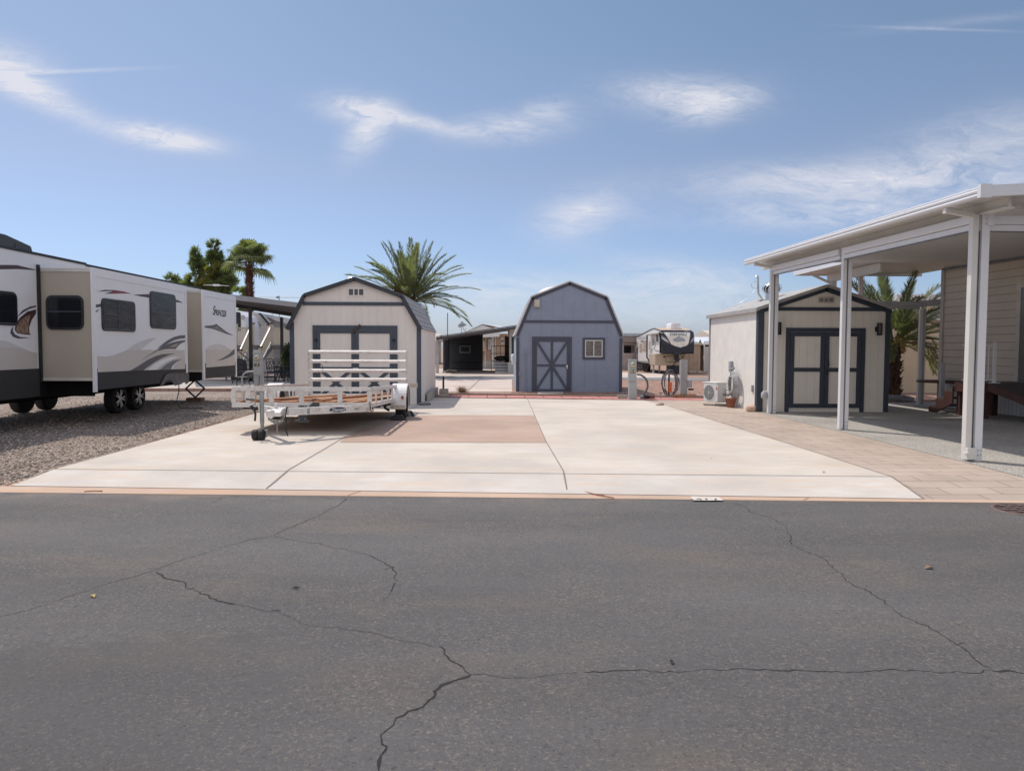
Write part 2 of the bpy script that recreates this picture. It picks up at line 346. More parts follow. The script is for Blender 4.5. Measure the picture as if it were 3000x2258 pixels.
# ================================================================== GROUND
def M_flat(name, col, kind='concrete'):
    if name in _MC: return _MC[name]
    mat = bpy.data.materials.new(name); mat.use_nodes = True; _MC[name] = mat
    nt = mat.node_tree; N = nt.nodes; L = nt.links; b = N['Principled BSDF']
    b.inputs['Roughness'].default_value = .85; b.inputs['Specular IOR Level'].default_value = .25
    tc = N.new('ShaderNodeTexCoord'); vec = tc.outputs['Object']
    def noise(sc, det=5, stretch=None, r=.6):
        v = vec
        if stretch:
            mp = N.new('ShaderNodeMapping'); mp.inputs['Scale'].default_value = stretch; L.new(vec, mp.inputs[0]); v = mp.outputs[0]
        n = N.new('ShaderNodeTexNoise'); n.inputs['Scale'].default_value = sc; n.inputs['Detail'].default_value = det; n.inputs['Roughness'].default_value = r
        L.new(v, n.inputs['Vector']); return n.outputs[0]
    def mr(x, a, c, d, e):
        n = N.new('ShaderNodeMapRange'); L.new(x, n.inputs[0])
        for i, q in enumerate((a, c, d, e)): n.inputs[i+1].default_value = q
        return n.outputs[0]
    def mix(f, a, c):
        n = N.new('ShaderNodeMix'); n.data_type = 'RGBA'
        for i, x in ((0, f), (6, a), (7, c)):
            if isinstance(x, (int, float)): n.inputs[i].default_value = x
            elif isinstance(x, tuple): n.inputs[i].default_value = tuple(x)+(1,)
            else: L.new(x, n.inputs[i])
        return n.outputs[2]
    k = lambda f: tuple(x*f for x in col)
    bp = N.new('ShaderNodeBump')
    if kind == 'concrete':
        c = mix(mr(noise(.55), .38, .62, 0, 1), k(.84), k(1.06))
        c = mix(mr(noise(.7, 7, (1, 5, 1), .72), .46, .66, 0, .75), c, (col[0]*1.0, col[1]*.88, col[2]*.76))
        c = mix(mr(noise(1.5, 7, (1, 4, 1), .75), .50, .68, 0, .55), c, (col[0]*.80, col[1]*.82, col[2]*.84))
        c = mix(mr(noise(9, 5, (1, 9, 1), .7), .50, .75, 0, .22), c, k(.72))
        c = mix(mr(noise(5.5, 4, None, .6), .70, .76, 0, .45), c, (col[0]*.62, col[1]*.50, col[2]*.40))
        c = mix(mr(noise(60, 3), .5, .8, 0, .35), c, k(.75))
        bp.inputs['Distance'].default_value = .002; L.new(noise(140, 3), bp.inputs['Height'])
    else:
        c = mix(mr(noise(.45, 4, (.35, 1.3, 1)), .35, .65, 0, 1), k(.82), k(1.14))
        c = mix(mr(noise(.8, 6, (.5, 1.2, 1), .7), .50, .68, 0, .7), c, (col[0]*1.36, col[1]*1.20, col[2]*1.04))
        c = mix(mr(noise(2.6, 7, (.7, 1.3, 1), .75), .55, .75, 0, .35), c, k(.70))
        fr = mr(noise(1.1, 5, None, .7), .3, .7, .35, 1.0)
        f1 = N.new('ShaderNodeMath'); f1.operation = 'MULTIPLY'; L.new(mr(noise(54, 5, None, .82), .53, .63, 0, .85), f1.inputs[0]); L.new(fr, f1.inputs[1])
        c = mix(f1.outputs[0], c, (col[0]*2.7, col[1]*2.4, col[2]*1.95))
        c = mix(mr(noise(45, 6, None, .85), .54, .63, 0, .8), c, k(.40))
        # wind-blown dust along the kerb, sealcoat edge across the lower left
        sp = N.new('ShaderNodeSeparateXYZ'); L.new(vec, sp.inputs[0])
        ex = N.new('ShaderNodeMath'); ex.operation = 'ADD'; ed = mr(noise(2.2, 5), .3, .7, -.25, .25); L.new(sp.outputs[1], ex.inputs[0]); L.new(ed, ex.inputs[1])
        dd_ = N.new('ShaderNodeMath'); dd_.operation = 'MULTIPLY'; L.new(mr(ex.outputs[0], 8.05, 8.6, 0, .5), dd_.inputs[0]); L.new(mr(noise(1.7, 5), .42, .62, 0, 1), dd_.inputs[1])
        c = mix(dd_.outputs[0], c, (.26, .21, .17))
        sc = N.new('ShaderNodeMath'); sc.operation = 'MULTIPLY'; L.new(mr(ex.outputs[0], 4.28, 4.22, 0, 1), sc.inputs[0]); L.new(mr(sp.outputs[0], -.6, -1.8, 0, .35), sc.inputs[1])
        c = mix(sc.outputs[0], c, k(.72))
        bp.inputs['Distance'].default_value = .013; L.new(noise(42, 6, None, .8), bp.inputs['Height'])
        b.inputs['Roughness'].default_value = .78
    L.new(c, b.inputs['Base Color']); L.new(bp.outputs[0], b.inputs['Normal'])
    return mat
def M_brick(name, c1, c2, mortar, w, h, ms=.006, bump=.004, off=.5, rot=0):
    if name in _MC: return _MC[name]
    mat = bpy.data.materials.new(name); mat.use_nodes = True; _MC[name] = mat
    nt = mat.node_tree; N = nt.nodes; L = nt.links; b = N['Principled BSDF']; b.inputs['Roughness'].default_value = .88
    tc = N.new('ShaderNodeTexCoord'); mp = N.new('ShaderNodeMapping'); L.new(tc.outputs['Object'], mp.inputs[0]); mp.inputs['Rotation'].default_value = (0, 0, rot)
    br = N.new('ShaderNodeTexBrick'); L.new(mp.outputs[0], br.inputs['Vector']); br.inputs['Scale'].default_value = 1; br.offset = off
    br.inputs['Brick Width'].default_value = w; br.inputs['Row Height'].default_value = h; br.inputs['Mortar Size'].default_value = ms; br.inputs['Mortar Smooth'].default_value = .2
    br.inputs['Color1'].default_value = c1+(1,); br.inputs['Color2'].default_value = c2+(1,); br.inputs['Mortar'].default_value = mortar+(1,)
    nz = N.new('ShaderNodeTexNoise'); nz.inputs['Scale'].default_value = 1.3; nz.inputs['Detail'].default_value = 7; L.new(tc.outputs['Object'], nz.inputs['Vector'])
    ml = N.new('ShaderNodeMapRange'); ml.inputs[1].default_value = .3; ml.inputs[2].default_value = .7; ml.inputs[3].default_value = .85; ml.inputs[4].default_value = 1.1; L.new(nz.outputs[0], ml.inputs[0])
    sc = N.new('ShaderNodeVectorMath'); sc.operation = 'SCALE'; L.new(br.outputs[0], sc.inputs[0]); L.new(ml.outputs[0], sc.inputs[3]); L.new(sc.outputs[0], b.inputs['Base Color'])
    bp = N.new('ShaderNodeBump'); bp.inputs['Distance'].default_value = bump; bp.invert = True; L.new(br.outputs['Fac'], bp.inputs['Height']); L.new(bp.outputs[0], b.inputs['Normal'])
    return mat
m_conc = M_flat('concrete', (.60, .545, .48)); m_conc2 = M_flat('apron concrete', (.61, .56, .505)); m_patch = M_flat('patch concrete', (.465, .345, .275))
m_kerb = M_flat('kerb concrete', (.56, .41, .31)); m_asph = M_flat('asphalt', (.126, .121, .119), 'asphalt'); m_joint = M('joint', (.25, .21, .18), .9)
m_crack = M('crack', (.018, .017, .017), .9); m_hair = M('hair crack', (.075, .07, .068), .9)
m_farasph = M('far asphalt', (.22, .215, .215), .9, var=.06); m_fconc = M_flat('far concrete', (.60, .51, .45)); m_shconc = M_flat('pad concrete', (.52, .47, .42))
m_dirt = M_ground('dirt', 'g', [(.42, .25, .18), (.50, .33, .25), (.35, .20, .14), (.55, .40, .32)], 22, .01)
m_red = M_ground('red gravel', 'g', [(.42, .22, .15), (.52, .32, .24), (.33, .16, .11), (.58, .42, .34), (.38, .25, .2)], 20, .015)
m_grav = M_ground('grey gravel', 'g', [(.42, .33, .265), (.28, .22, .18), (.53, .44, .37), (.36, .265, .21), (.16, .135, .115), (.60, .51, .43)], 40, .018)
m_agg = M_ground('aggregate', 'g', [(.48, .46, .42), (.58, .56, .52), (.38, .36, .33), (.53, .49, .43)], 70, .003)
m_paver = M_brick('pavers', (.46, .375, .31), (.43, .345, .285), (.20, .15, .125), .62, .30, .006, .006)
m_redbrick = M_brick('red pavers', (.50, .22, .19), (.47, .20, .17), (.22, .1, .09), .62, 3.0, .02, .004)

eL, eR = P(0, 1443, -.1), P(3000, 1474, -.1); bL, bR = P(159, 1374, 0), P(2612, 1396, 0); aL, aR = P(30, 1424, -.085), P(2707, 1462, -.085)
def lin(a, b): return lambda x: a.y + (b.y-a.y)*(x-a.x)/(b.x-a.x)
E, B, A = lin(eL, eR), lin(bL, bR), lin(aL, aR)
mb = MB()
xs = [-2500, -60, -20, -10, -6, 0, 6, 10, 20, 60, 2500]
for x0, x1 in zip(xs, xs[1:]):
    c0 = max(-40, min(40, x0)); c1 = max(-40, min(40, x1))
    mb.sheet([(x0,-2500,-.116),(x1,-2500,-.116),(x1,E(c1),-.116),(x0,E(c0),-.116)])
    mb.sheet([(x0,E(c0),-.116),(x1,E(c1),-.116),(x1,B(c1),-.014),(x0,B(c0),-.014)])
    mb.sheet([(x0,B(c0),-.014),(x1,B(c1),-.014),(x1,2500,-.014),(x0,2500,-.014)])
struct(mb, 'ground', m_dirt)
# street
rnd = random.Random(4)
mb = MB(); mb.sheet([(-60,-30,-.1),(60,-30,-.1),(60,E(40),-.1),(20,E(20),-.1),(-20,E(-20),-.1),(-60,E(-40),-.1)])
def crack(pts, w, m, z=-.0982, spur=True):
    g = [P(a, b, z) for a, b in pts] if not isinstance(pts[0], Vector) else pts; q = [g[0]]; off = 0
    for a, b in zip(g, g[1:]):
        n = max(2, int((b-a).length/(.028 if a.y < 7 else .05))); d = (b-a); nn = Vector((-d.y, d.x, 0)).normalized()
        for i in range(1, n+1):
            off = off*.72 + rnd.gauss(0, .0085); q.append(a+d*i/n + nn*off*(1 if i < n else .3))
    L_ = []; R_ = []; ph = rnd.random()*9; N_ = len(q)
    for i, p in enumerate(q):
        d = (q[min(i+1,N_-1)]-q[max(i-1,0)]); nn = Vector((-d.y, d.x, 0)).normalized()
        ww = w*(.78+.34*sin(ph+i*.21)*sin(i*.057+ph))*rnd.uniform(.45, 1.35)*(.25 if i in (0, N_-1) else 1)/2
        L_.append(p+nn*ww); R_.append(p-nn*ww*rnd.uniform(.6,1.3))
    for i in range(N_-1): mb.sheet([L_[i], R_[i], R_[i+1], L_[i+1]], m)
    if spur and w > .008:
        for i in range(6, N_-6):
            if rnd.random() < .05:
                d = (q[i+1]-q[i-1]).normalized(); nn = Vector((-d.y, d.x, 0))*rnd.choice((-1,1)); e = q[i]+(nn+d*rnd.uniform(-.6,.6)).normalized()*rnd.uniform(.03,.13)
                crack([q[i]+Vector((0,0,.0005)), (q[i]+e)/2, e], w*.4, m, spur=False)
def k1(*p): return [K1(*a) for a in p]
def k2(*p): return [K2(*a) for a in p]
crack(k1((1500,308),(1465,335),(1380,380),(1270,430),(1180,470)), .011, 1)
crack(k1((1180,470),(1080,485),(960,520),(870,550),(770,580),(680,615),(540,655),(420,690),(300,730),(190,770),(90,795),(0,818)), .010, 2)
crack(k1((1180,470),(1240,488),(1330,500),(1480,525),(1590,552)), .011, 2)
crack(k1((1590,552),(1640,575),(1700,605),(1712,660),(1690,710)), .013, 1); crack(k1((1690,710),(1660,760)), .008, 2)
crack(k1((680,622),(710,655),(770,665),(810,695),(860,722),(910,742),(980,760),(1020,768)), .017, 1)
crack(k1((1020,768),(1110,785),(1200,792),(1240,815),(1290,850),(1400,862),(1500,872),(1600,885),(1700,912),(1800,930),(1895,945)), .009, 2)
crack(k1((1170,790),(1215,795)), .016, 1)
crack(k1((1895,945),(1940,990),(1990,1030),(2035,1068)), .010, 1)
crack(k1((2035,1068),(1940,1105),(1890,1130),(1840,1190),(1760,1225),(1710,1255),(1680,1300),(1645,1330),(1650,1370),(1665,1395),(1640,1440),(1640,1500)), .019, 1)
crack(k1((2035,1068),(2120,1072),(2212,1082))+k2((150,1070),(300,1058)), .006, 2)
crack(k2((300,1058),(430,1050),(560,1045),(680,1055),(800,1050),(1000,1042),(1200,1052),(1400,1050),(1560,1050),(1630,1045),(1780,1058),(1900,1062),(1990,1062),(2065,1050)), .008, 1)
crack(k2((2065,1050),(2130,1052),(2212,1065),(2420,1090)), .015, 1)
crack(k2((950,328),(1015,345),(1025,365),(1110,390),(1180,425),(1200,465),(1205,505),(1250,530),(1310,550),(1360,580),(1400,625),(1440,660),(1530,705),(1610,755),(1650,785),(1710,825),(1800,860),(1870,905),(1950,955),(2000,1005),(2065,1050)), .009, 1)
crack(k1((960,302),(945,315),(915,328)), .014, 2); crack(k1((800,300),(880,308),(1040,300)), .01, 2); crack(k1((1380,302),(1440,312),(1500,308)), .01, 2)
crack(k2((370,335),(440,328),(460,322)), .012, 2); crack(k2((1560,560+60),(1400,580),(1230,560)), .004, 2); crack(k2((0,400),(160,412),(330,440),(480,438)), .006, 2)
struct(mb, 'road', [m_asph, m_crack, m_hair])
# kerb strip along the street
mb = MB(); ks = [-40, -20, eL.x, -3, 0, 3, eR.x, 20, 40]
for x0, x1 in zip(ks, ks[1:]):
    mb.sheet([(x0,E(x0),-.094),(x1,E(x1),-.094),(x1,A(x1),-.084),(x0,A(x0),-.084)])
    mb.sheet([(x0,E(x0),-.1),(x1,E(x1),-.1),(x1,E(x1)+.002,-.094),(x0,E(x0)+.002,-.094)])
for px in (1012, -400, 1740+600, 3300):
    a = P(px, 1457, -.09); mb.sheet([(a.x-.006,E(a.x)+.01,-.088),(a.x+.006,E(a.x)+.01,-.088),(a.x+.12,A(a.x)-.005,-.079),(a.x+.108,A(a.x)-.005,-.079)], 1)
struct(mb, 'kerb', [m_kerb, m_joint])
# painted house number patch on the kerb
mb = MB()
pts = [(2022,1453),(2048,1453.5),(2080,1454),(2105,1455),(2113,1460),(2118,1465),(2070,1465.4),(2032,1464.8),(2026,1459)]
mb.sheet([P(a, b, -.0835) for a, b in pts])
for q in ([(2040,1460),(2050,1459),(2058,1462.5),(2052,1463),(2047,1460.5),(2041,1461.5)], [(2064,1458.5),(2074,1459),(2068,1461),(2074,1463),(2065,1463),(2069,1461)], [(2093,1459),(2099,1459),(2099,1463.4),(2093,1463.4)]):
    mb.sheet([P(a, b, -.079) for a, b in q], 1)
solo(mb, 'painted_number', [M('worn white paint', (.66,.60,.54), .85, dirt=.9, vs=9), M('faded black paint', (.2,.19,.18), .8)], 'flaking white painted patch with faded dark numerals on the tan kerb strip', 'kerb marking')
# apron + slab
mb = MB()
al, ar = aL, aR
mb.sheet([al, ar, bR, bL], 0)
SL = [bL, P(610,1250), Vector((-5.95, 24.6, 0))]; SRr = [bR, P(2368,1318), P(2151,1250), P(1960,1190), P(1882,1172)]
mb.sheet(SL + SRr[::-1], 1)
pt = [P(1170,1216,.004), P(1010,1280,.004), P(996,1295,.004), P(1601,1296,.004), P(1567,1216,.004)]
mb.sheet(pt, 3)
def joint(pts, w=.014, m=2, dz=.008):
    for (a, b) in zip(pts, pts[1:]):
        d = (b-a).normalized(); n = Vector((-d.y, d.x, 0)).normalized()*w/2; u = Vector((0,0,dz))
        mb.sheet([a+n+u, a-n+u, b-n+u, b+n+u], m)
def AP(px, py):
    n = (bR-bL).cross(aL-bL); r = ray(px, py); return CAM + r*((bL-CAM).dot(n)/r.dot(n))
joint([AP(780,1433), AP(844,1378.5)], .016, dz=.012); joint([P(844,1377.5), P(943,1320), P(1010,1280), P(1105,1239), P(1230,1187)])
joint([AP(1663,1446), AP(1650,1380)], .018, dz=.012); joint([P(1650,1379), P(1600,1294), P(1565,1215), P(1545,1168)])
joint([bL, bR], .016, dz=.006); joint([al+Vector((0,.012,0)), ar+Vector((0,.012,0))], .018, dz=.005)
joint([P(1003,1296), P(1601,1297)], .006, dz=.010); joint([P(1180,1203.5), P(1560,1205), P(2000,1209)], .006, dz=.006)
joint([bR, P(2368,1318), P(2151,1250), P(1960,1190)], .012, dz=.005); joint([ar, bR], .02, dz=.006)
struct(mb, 'driveway', [m_conc2, m_conc, m_joint, m_patch])
# gravel to the left
mb = MB(); gx = -5.93
mb.sheet([(-30,A(-30),-.088),(gx,A(gx),-.088),(bL.x-.01,bL.y,-.008),(-30,B(-30),-.008)])
mb.sheet([(-30,B(-30),-.008),(bL.x-.01,bL.y,-.008),(-5.96,15,-.008),(-5.97,27.2,-.008),(-30,27.4,-.008)])
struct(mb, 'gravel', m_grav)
mb = MB(); rnd = random.Random(9)
mcols = [M('stone %d' % i, c, .9) for i, c in enumerate([(.42,.33,.265),(.30,.235,.19),(.56,.47,.39),(.15,.125,.105),(.46,.35,.27)])]
for i in range(15000):
    y = 8.9 + 15*rnd.random()**1.5; x = -5.93 - (y*.50)*rnd.random()**1.3
    if y < 10 and x > -5.0-y*.1 : pass
    z = -.088 + .08*min(1, max(0, (y-A(x))/(B(x)-A(x)))) if y < B(x) else -.008
    if y < A(x)+.05: continue
    r = rnd.uniform(.010, .022); a = rnd.random()*pi; c = Vector((x, y, z+r*.3))
    ax = Vector((cos(a), sin(a), rnd.uniform(-.4,.4)))*r*1.3; ay = Vector((-sin(a), cos(a), rnd.uniform(-.4,.4)))*r; az = Vector((0,0,r*.75))
    mb.add([c+ax, c+ay, c-ax, c-ay, c+az, c-az], [(0,1,4),(1,2,4),(2,3,4),(3,0,4)], rnd.randrange(5))
tag(mb.build('gravel_stones', mcols), 'loose grey and brown gravel stones beside the driveway', 'gravel', kind='stuff')
# pavers + carport slab
bd = [P(3000,1399), P(2822,1353), P(2476,1268), P(2227,1209)]   # left border of the aggregate slab
ex = Vector((12.8, B(12.8), 0)); 
mb = MB()
mb.sheet([aR, Vector((12.8, A(12.8), -.085)), ex+Vector((0,0,0)), bR])
mb.sheet([bR, Vector((bd[0].x+.2, B(bd[0].x+.2), 0))] + bd + [P(2100,1172.6,-.002), P(1882,1172)] + [P(1960,1190), P(2151,1250), P(2368,1318)])
struct(mb, 'paving', m_paver)
mb = MB()
mb.sheet([Vector((bd[0].x+.2, B(bd[0].x+.2)+.01, .004))] + [p+Vector((0,0,.004)) for p in bd] + [Vector((6.7,19,.004)), Vector((6.7,22.1,.004)), Vector((15,22.1,.004)), Vector((15,B(15)+.01,.004))])
struct(mb, 'carport_slab', m_agg)
# back edge: red pavers, soil strip, pads, back street
mb = MB(); mb.sheet([P(1311,1163.8,.004), P(1600,1166.5,.004), P(1882,1171,.004), P(2090,1173.5,.004), P(2090,1167,.004), P(1800,1160.5,.004), P(1500,1157.8,.004), P(1311,1157,.004)])
struct(mb, 'path', m_redbrick)
mb = MB(); a0, a1 = P(1300,1155.8), P(2090,1165.5)
mb.bar(a0+Vector((0,0,.02)), a1+Vector((0,0,.02)), .07, .07)
solo(mb, 'garden_edging', M('edging', (.30,.24,.2), .9), 'low grey concrete edging strip between red pavers and the gravel', 'edging')
mb = MB(); mb.sheet([P(1805,1157), P(2100,1164), P(2800,1175), P(2800,1119), P(2100,1115.5), P(1500,1111), P(1500,1150)]); struct(mb, 'red_gravel', m_red)
mb = MB(); mb.sheet([P(1180,1147.5,-.004), P(1515,1147.5,-.004), P(1515,1106.5,-.004), P(1180,1106.5,-.004)])
joint([P(1368,1147), P(1410,1107)], .03, 1); mb.sheet([P(1575,1153.5,.004), P(1650,1154,.004), P(1650,1146,.004), P(1575,1146,.004)])
struct(mb, 'back_driveway', [m_fconc, m_joint])
mb = MB(); mb.sheet([P(-900,1098,.0), P(1280,1107.3,.0), P(2100,1114.5,.0), P(4000,1126,.0), P(4000,1116,.0), P(2100,1107,.0), P(1280,1100.8,.0), P(-900,1092,.0)]); struct(mb, 'back_street', m_farasph)
mb = MB(); mb.sheet([P(1150,1099.8), P(1530,1102), P(1530,1080), P(1150,1080)]); mb.sheet([P(1770,1104.6), P(1995,1106.4), P(1995,1098), P(1900,1091.5), P(1860,1091), P(1770,1090)])
struct(mb, 'far_pad', m_fconc)
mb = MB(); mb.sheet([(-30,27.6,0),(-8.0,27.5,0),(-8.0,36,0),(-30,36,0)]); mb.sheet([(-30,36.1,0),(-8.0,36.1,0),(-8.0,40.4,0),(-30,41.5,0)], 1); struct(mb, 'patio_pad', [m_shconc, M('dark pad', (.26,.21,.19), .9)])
mb = MB(); mb.box(-30, -8.3, 27.2, 27.5, -.02, .10)
solo(mb, 'brick_border', M_brick('border brick', (.36,.23,.19), (.32,.2,.16), (.2,.15,.12), .3, .5, .01), 'low reddish brick border at the back of the grey gravel', 'border')
# manhole
mb = MB(); c = P(3012, 1494, -.096); mb.lathe([(0,0),(.30,0),(.30,.006),(.34,.006),(.34,-.01)][::-1], c, n=32)
for i in range(5):
    for j in range(6):
        x, y = c.x-.24+.096*j, c.y-.2+.1*i
        if (x-c.x)**2+(y-c.y)**2 < .066: mb.box(x-.035, x+.035, y-.03, y+.03, c.z+.006, c.z+.013)
solo(mb, 'manhole_cover', M('rusty iron', (.19,.14,.12), .7, .3, col2=(.12,.08,.07), vs=14, bump=.003), 'rusty round iron manhole cover set in the asphalt near the kerb', 'manhole cover')
# litter
def leaf(px, py, s, mat, lab, z=-.096, name='dry_leaf', cat='leaf'):
    c = P(px, py, z); mb = MB(); a = px*.7
    for k in (-1, 1):
        mb.add([c+Vector((cos(a)*s, sin(a)*s, .004)), c+Vector((-sin(a)*s*.4*k, cos(a)*s*.4*k, s*.35)), c-Vector((cos(a)*s, sin(a)*s, -.002)), c+Vector((0,0,.003))], [(0,1,2,3)])
    solo(mb, name, mat, lab, cat)
lt = M('tan leaf', (.42,.27,.15), .8); lb = M('dark debris', (.02,.018,.018), .8); ly = M('yellow leaf', (.45,.34,.14), .8)
leaf(*K2(1800,610), .055, lt, 'curled tan leaf on the asphalt below the paver path'); leaf(*K1(402,732), .04, ly, 'small yellow leaf on the asphalt beside the long crack')
leaf(*K1(1278,697), .035, lb, 'black lump of debris on the asphalt inside the ring of cracks', name='debris', cat='debris'); leaf(*K2(690,1017), .03, lb, 'thin dark twig scrap on the asphalt just above the long level crack', name='twig', cat='twig')
leaf(*K2(1345,195), .05, lt, 'brown leaf on the pale driveway near the paver edge', 0.004); leaf(*K2(862,137), .02, lb, 'tiny dark pebble on the driveway right of the middle joint', .004, 'pebble', 'pebble')
leaf(*K1(1860,710), .015, lb, 'tiny dark pebble on the asphalt right of the curved crack', name='pebble', cat='pebble')
mb = MB()
for a, b in (((1712,1439.5),(1745,1448)), ((1745,1448),(1798,1458)), ((1732,1446.5),(1770,1449))): mb.tube([P(*a, -.078), P((a[0]+b[0])/2, (a[1]+b[1])/2-.6, -.075), P(*b, -.08)], .007, 5)
solo(mb, 'palm_twig', M('red twig', (.33,.15,.10), .8), 'reddish dry palm twig lying on the kerb by the middle driveway joint', 'twig')
mb = MB()
for a, b in (((247,1439),(275,1437.6)), ((275,1437.6),(300,1438.4)), ((285,1438.5),(298,1437))): mb.tube([P(*a, -.085), P(*b, -.085)], .006, 5)
solo(mb, 'palm_twig', _MC['red twig'], 'short dry twig lying on the kerb at the gravel end', 'twig')
# ================================================================== SHEDS
m_wpaint = M('white siding', (.80,.75,.71), .75, groove=('x', .205, .008, .12), var=.05, dirt=.10, stretch=(1,1,.25))
m_wside = M('white side siding', (.82,.76,.69), .75, groove=('y', .205, .008, .15), var=.05, dirt=.08, stretch=(1,1,.25))
m_wplain = M('white paint wood', (.80,.75,.71), .7, var=.04, dirt=.08)
m_navy = M('slate blue trim', (.065,.082,.112), .6, var=.10)
m_shgrey = M_shingle('grey shingle', (.33,.33,.34), 'y', .16, .32)
m_metal = M('galvanised', (.62,.64,.66), .35, .85, var=.08); m_dkmetal = M('dark metal', (.03,.03,.032), .5, .3); m_black = M('black plastic', (.015,.015,.017), .45, var=.05); m_rubber = M('rubber', (.022,.022,.024), .75, var=.15)
m_white = M('white enamel', (.78,.78,.77), .4, var=.03, dirt=.05); m_glass = M('dark glass', (.010,.012,.016), .1, var=0, spec=.4)
m_ventgrey = M('vent mesh', (.11,.12,.14), .6); m_chrome = M('chrome', (.80,.80,.81), .4, .1, var=.03)
def frame2(mb, x0, x1, z0, z1, w, y0, y1, m=0, bottom=True):
    """picture-frame trim in the xz plane, members butted"""
    mb.box(x0, x1, y0, y1, z1-w, z1, m)
    mb.box(x0, x0+w, y0, y1, z0+(w if bottom else 0), z1-w, m); mb.box(x1-w, x1, y0, y1, z0+(w if bottom else 0), z1-w, m)
    if bottom: mb.box(x0, x1, y0, y1, z0, z0+w, m)
def turbine(parent, c, r=.17, name='turbine_vent'):
    mb = MB(); c = Vector(c); mb.lathe([(r*.62,0),(r*.62,.22)], c, n=16)
    o = mb.build(name, m_metal, parent)
    mb = MB(); z0 = .22
    mb.lathe([(r*.5, z0),(r*.72, z0+.05),(r*.8,z0+.14),(r*.7,z0+.22),(r*.4,z0+.28),(.0,z0+.30)], c, n=16, m=1)
    for k in range(18):
        a = 2*pi*k/18; pts = []
        for i in range(7):
            t = i/6; ph = a+.5*t; rr = r*sin(pi*(.18+.72*t))**.6
            pts.append(c+Vector((cos(ph)*rr, sin(ph)*rr, z0+.01+.29*t)))
        for p, q in zip(pts, pts[1:]):
            n = Vector((-(p.y-c.y), p.x-c.x, 0)).normalized()*.024
            mb.add([p-n*.3, p+n, q+n, q-n*.3], [(0,1,2,3)], 0)
    mb.build('turbine_head', [m_metal, m_dkmetal], o); return o
def roofpanel(mb, p0, p1, y0, y1, t=.035, m=0):
    """sloped panel between profile points (x,z) p0-p1, its under side on them"""
    d = Vector((p1[0]-p0[0], 0, p1[1]-p0[1])).normalized(); n = Vector((-d.z, 0, d.x));
    if n.z < 0: n = -n
    a = Vector((p0[0], y0, p0[1])); b = Vector((p1[0], y0, p1[1])); c = Vector((p1[0], y1, p1[1])); e = Vector((p0[0], y1, p0[1]))
    mb.add([a,b,c,e,a+n*t,b+n*t,c+n*t,e+n*t], [(0,1,2,3),(7,6,5,4),(0,4,5,1),(1,5,6,2),(2,6,7,3),(3,7,4,0)], m)
def gam(prof, grow=0):
    return prof
# ---- white gambrel shed
Y = 21.2
def q(z, x, y): p = D(*z(x, y), Y); return (p.x, p.z)
pk = q(Z3, 1235, 112); kL = q(Z3, 778, 262); kR = q(Z3, 1662, 270); tL = q(Z3, 622, 568); tR = q(Z3, 1832, 570)
wl = q(Z3, 652, 1000)[0]; wr = q(Z3, 1829, 1000)[0]; YB = 26.0
T = thing('gambrel_shed', 'white gambrel barn shed with slate blue trim behind the flatbed trailer', 'shed', ((wl+wr)/2, Y, 0))
def onln(a, b, x): return a[1]+(b[1]-a[1])*(x-a[0])/(b[0]-a[0])
el = onln(kL, tL, wl)-.02; er = onln(kR, tR, wr)-.02
mb = MB(); mb.prism([(wl,0),(wr,0),(wr,er),(kR[0],kR[1]-.02),(pk[0],pk[1]-.02),(kL[0],kL[1]-.02),(wl,el)], 'y', Y, Y+.08)
mb.build('front_wall', m_wpaint, T)
mb = MB(); mb.box(wr-.08, wr, Y+.08, YB, 0, er); mb.build('side_wall', m_wside, T)
mb = MB(); mb.box(wl, wl+.08, Y+.08, YB, 0, el); mb.build('side_wall', m_wside, T)
mb = MB(); mb.prism([(wl+.08,0),(wr-.08,0),(wr-.08,er),(kR[0],kR[1]-.02),(pk[0],pk[1]-.02),(kL[0],kL[1]-.02),(wl+.08,el)], 'y', YB-.08, YB); mb.build('rear_wall', m_wpaint, T)
mb = MB()
for a, b in ((tL,kL),(kL,pk),(pk,kR),(kR,tR)): roofpanel(mb, a, b, Y-.07, YB+.08, .05)
mb.build('roof', m_shgrey, T)
mb = MB()     # rake fascia, butted
for a, b in ((tL,kL),(kL,pk),(pk,kR),(kR,tR)):
    va, vb = Vector((a[0],0,a[1])), Vector((b[0],0,b[1])); d = (vb-va).normalized(); n = Vector((-d.z,0,d.x)); n = n if n.z > 0 else -n
    pts = [va-n*.07, vb-n*.07, vb+n*.04, va+n*.04]; mb.prism([(p.x,p.z) for p in pts], 'y', Y-.115, Y-.072)
mb.build('fascia', M('dark fascia', (.045,.05,.06), .6), T)
tz0 = q(Z3, 1000, 354)[1]; tz1 = q(Z3, 1000, 322)[1]
mb = MB(); xa = onln((kL[1],kL[0]),(tL[1],tL[0]),tz0); mb.box(kL[0]-.05, kR[0]+.07, Y-.025, Y-.001, tz0, tz1); mb.build('belt_trim', m_navy, T)
tw = .115
for x0, x1, e in ((wl-.012, wl+tw, el), (wr-tw, wr+.012, er)):
    mb = MB(); mb.box(x0, x1, Y-.025, Y-.001, 0, e+.06); mb.build('corner_trim', m_navy, T)
mb = MB(); mb.box(wr+.001, wr+.022, YB-.1, YB, 0, er-.02); mb.box(wr+.001, wr+.02, Y+.0, YB-.1, er-.04, er+.0)
mb.build('side_trim', m_wplain, T)
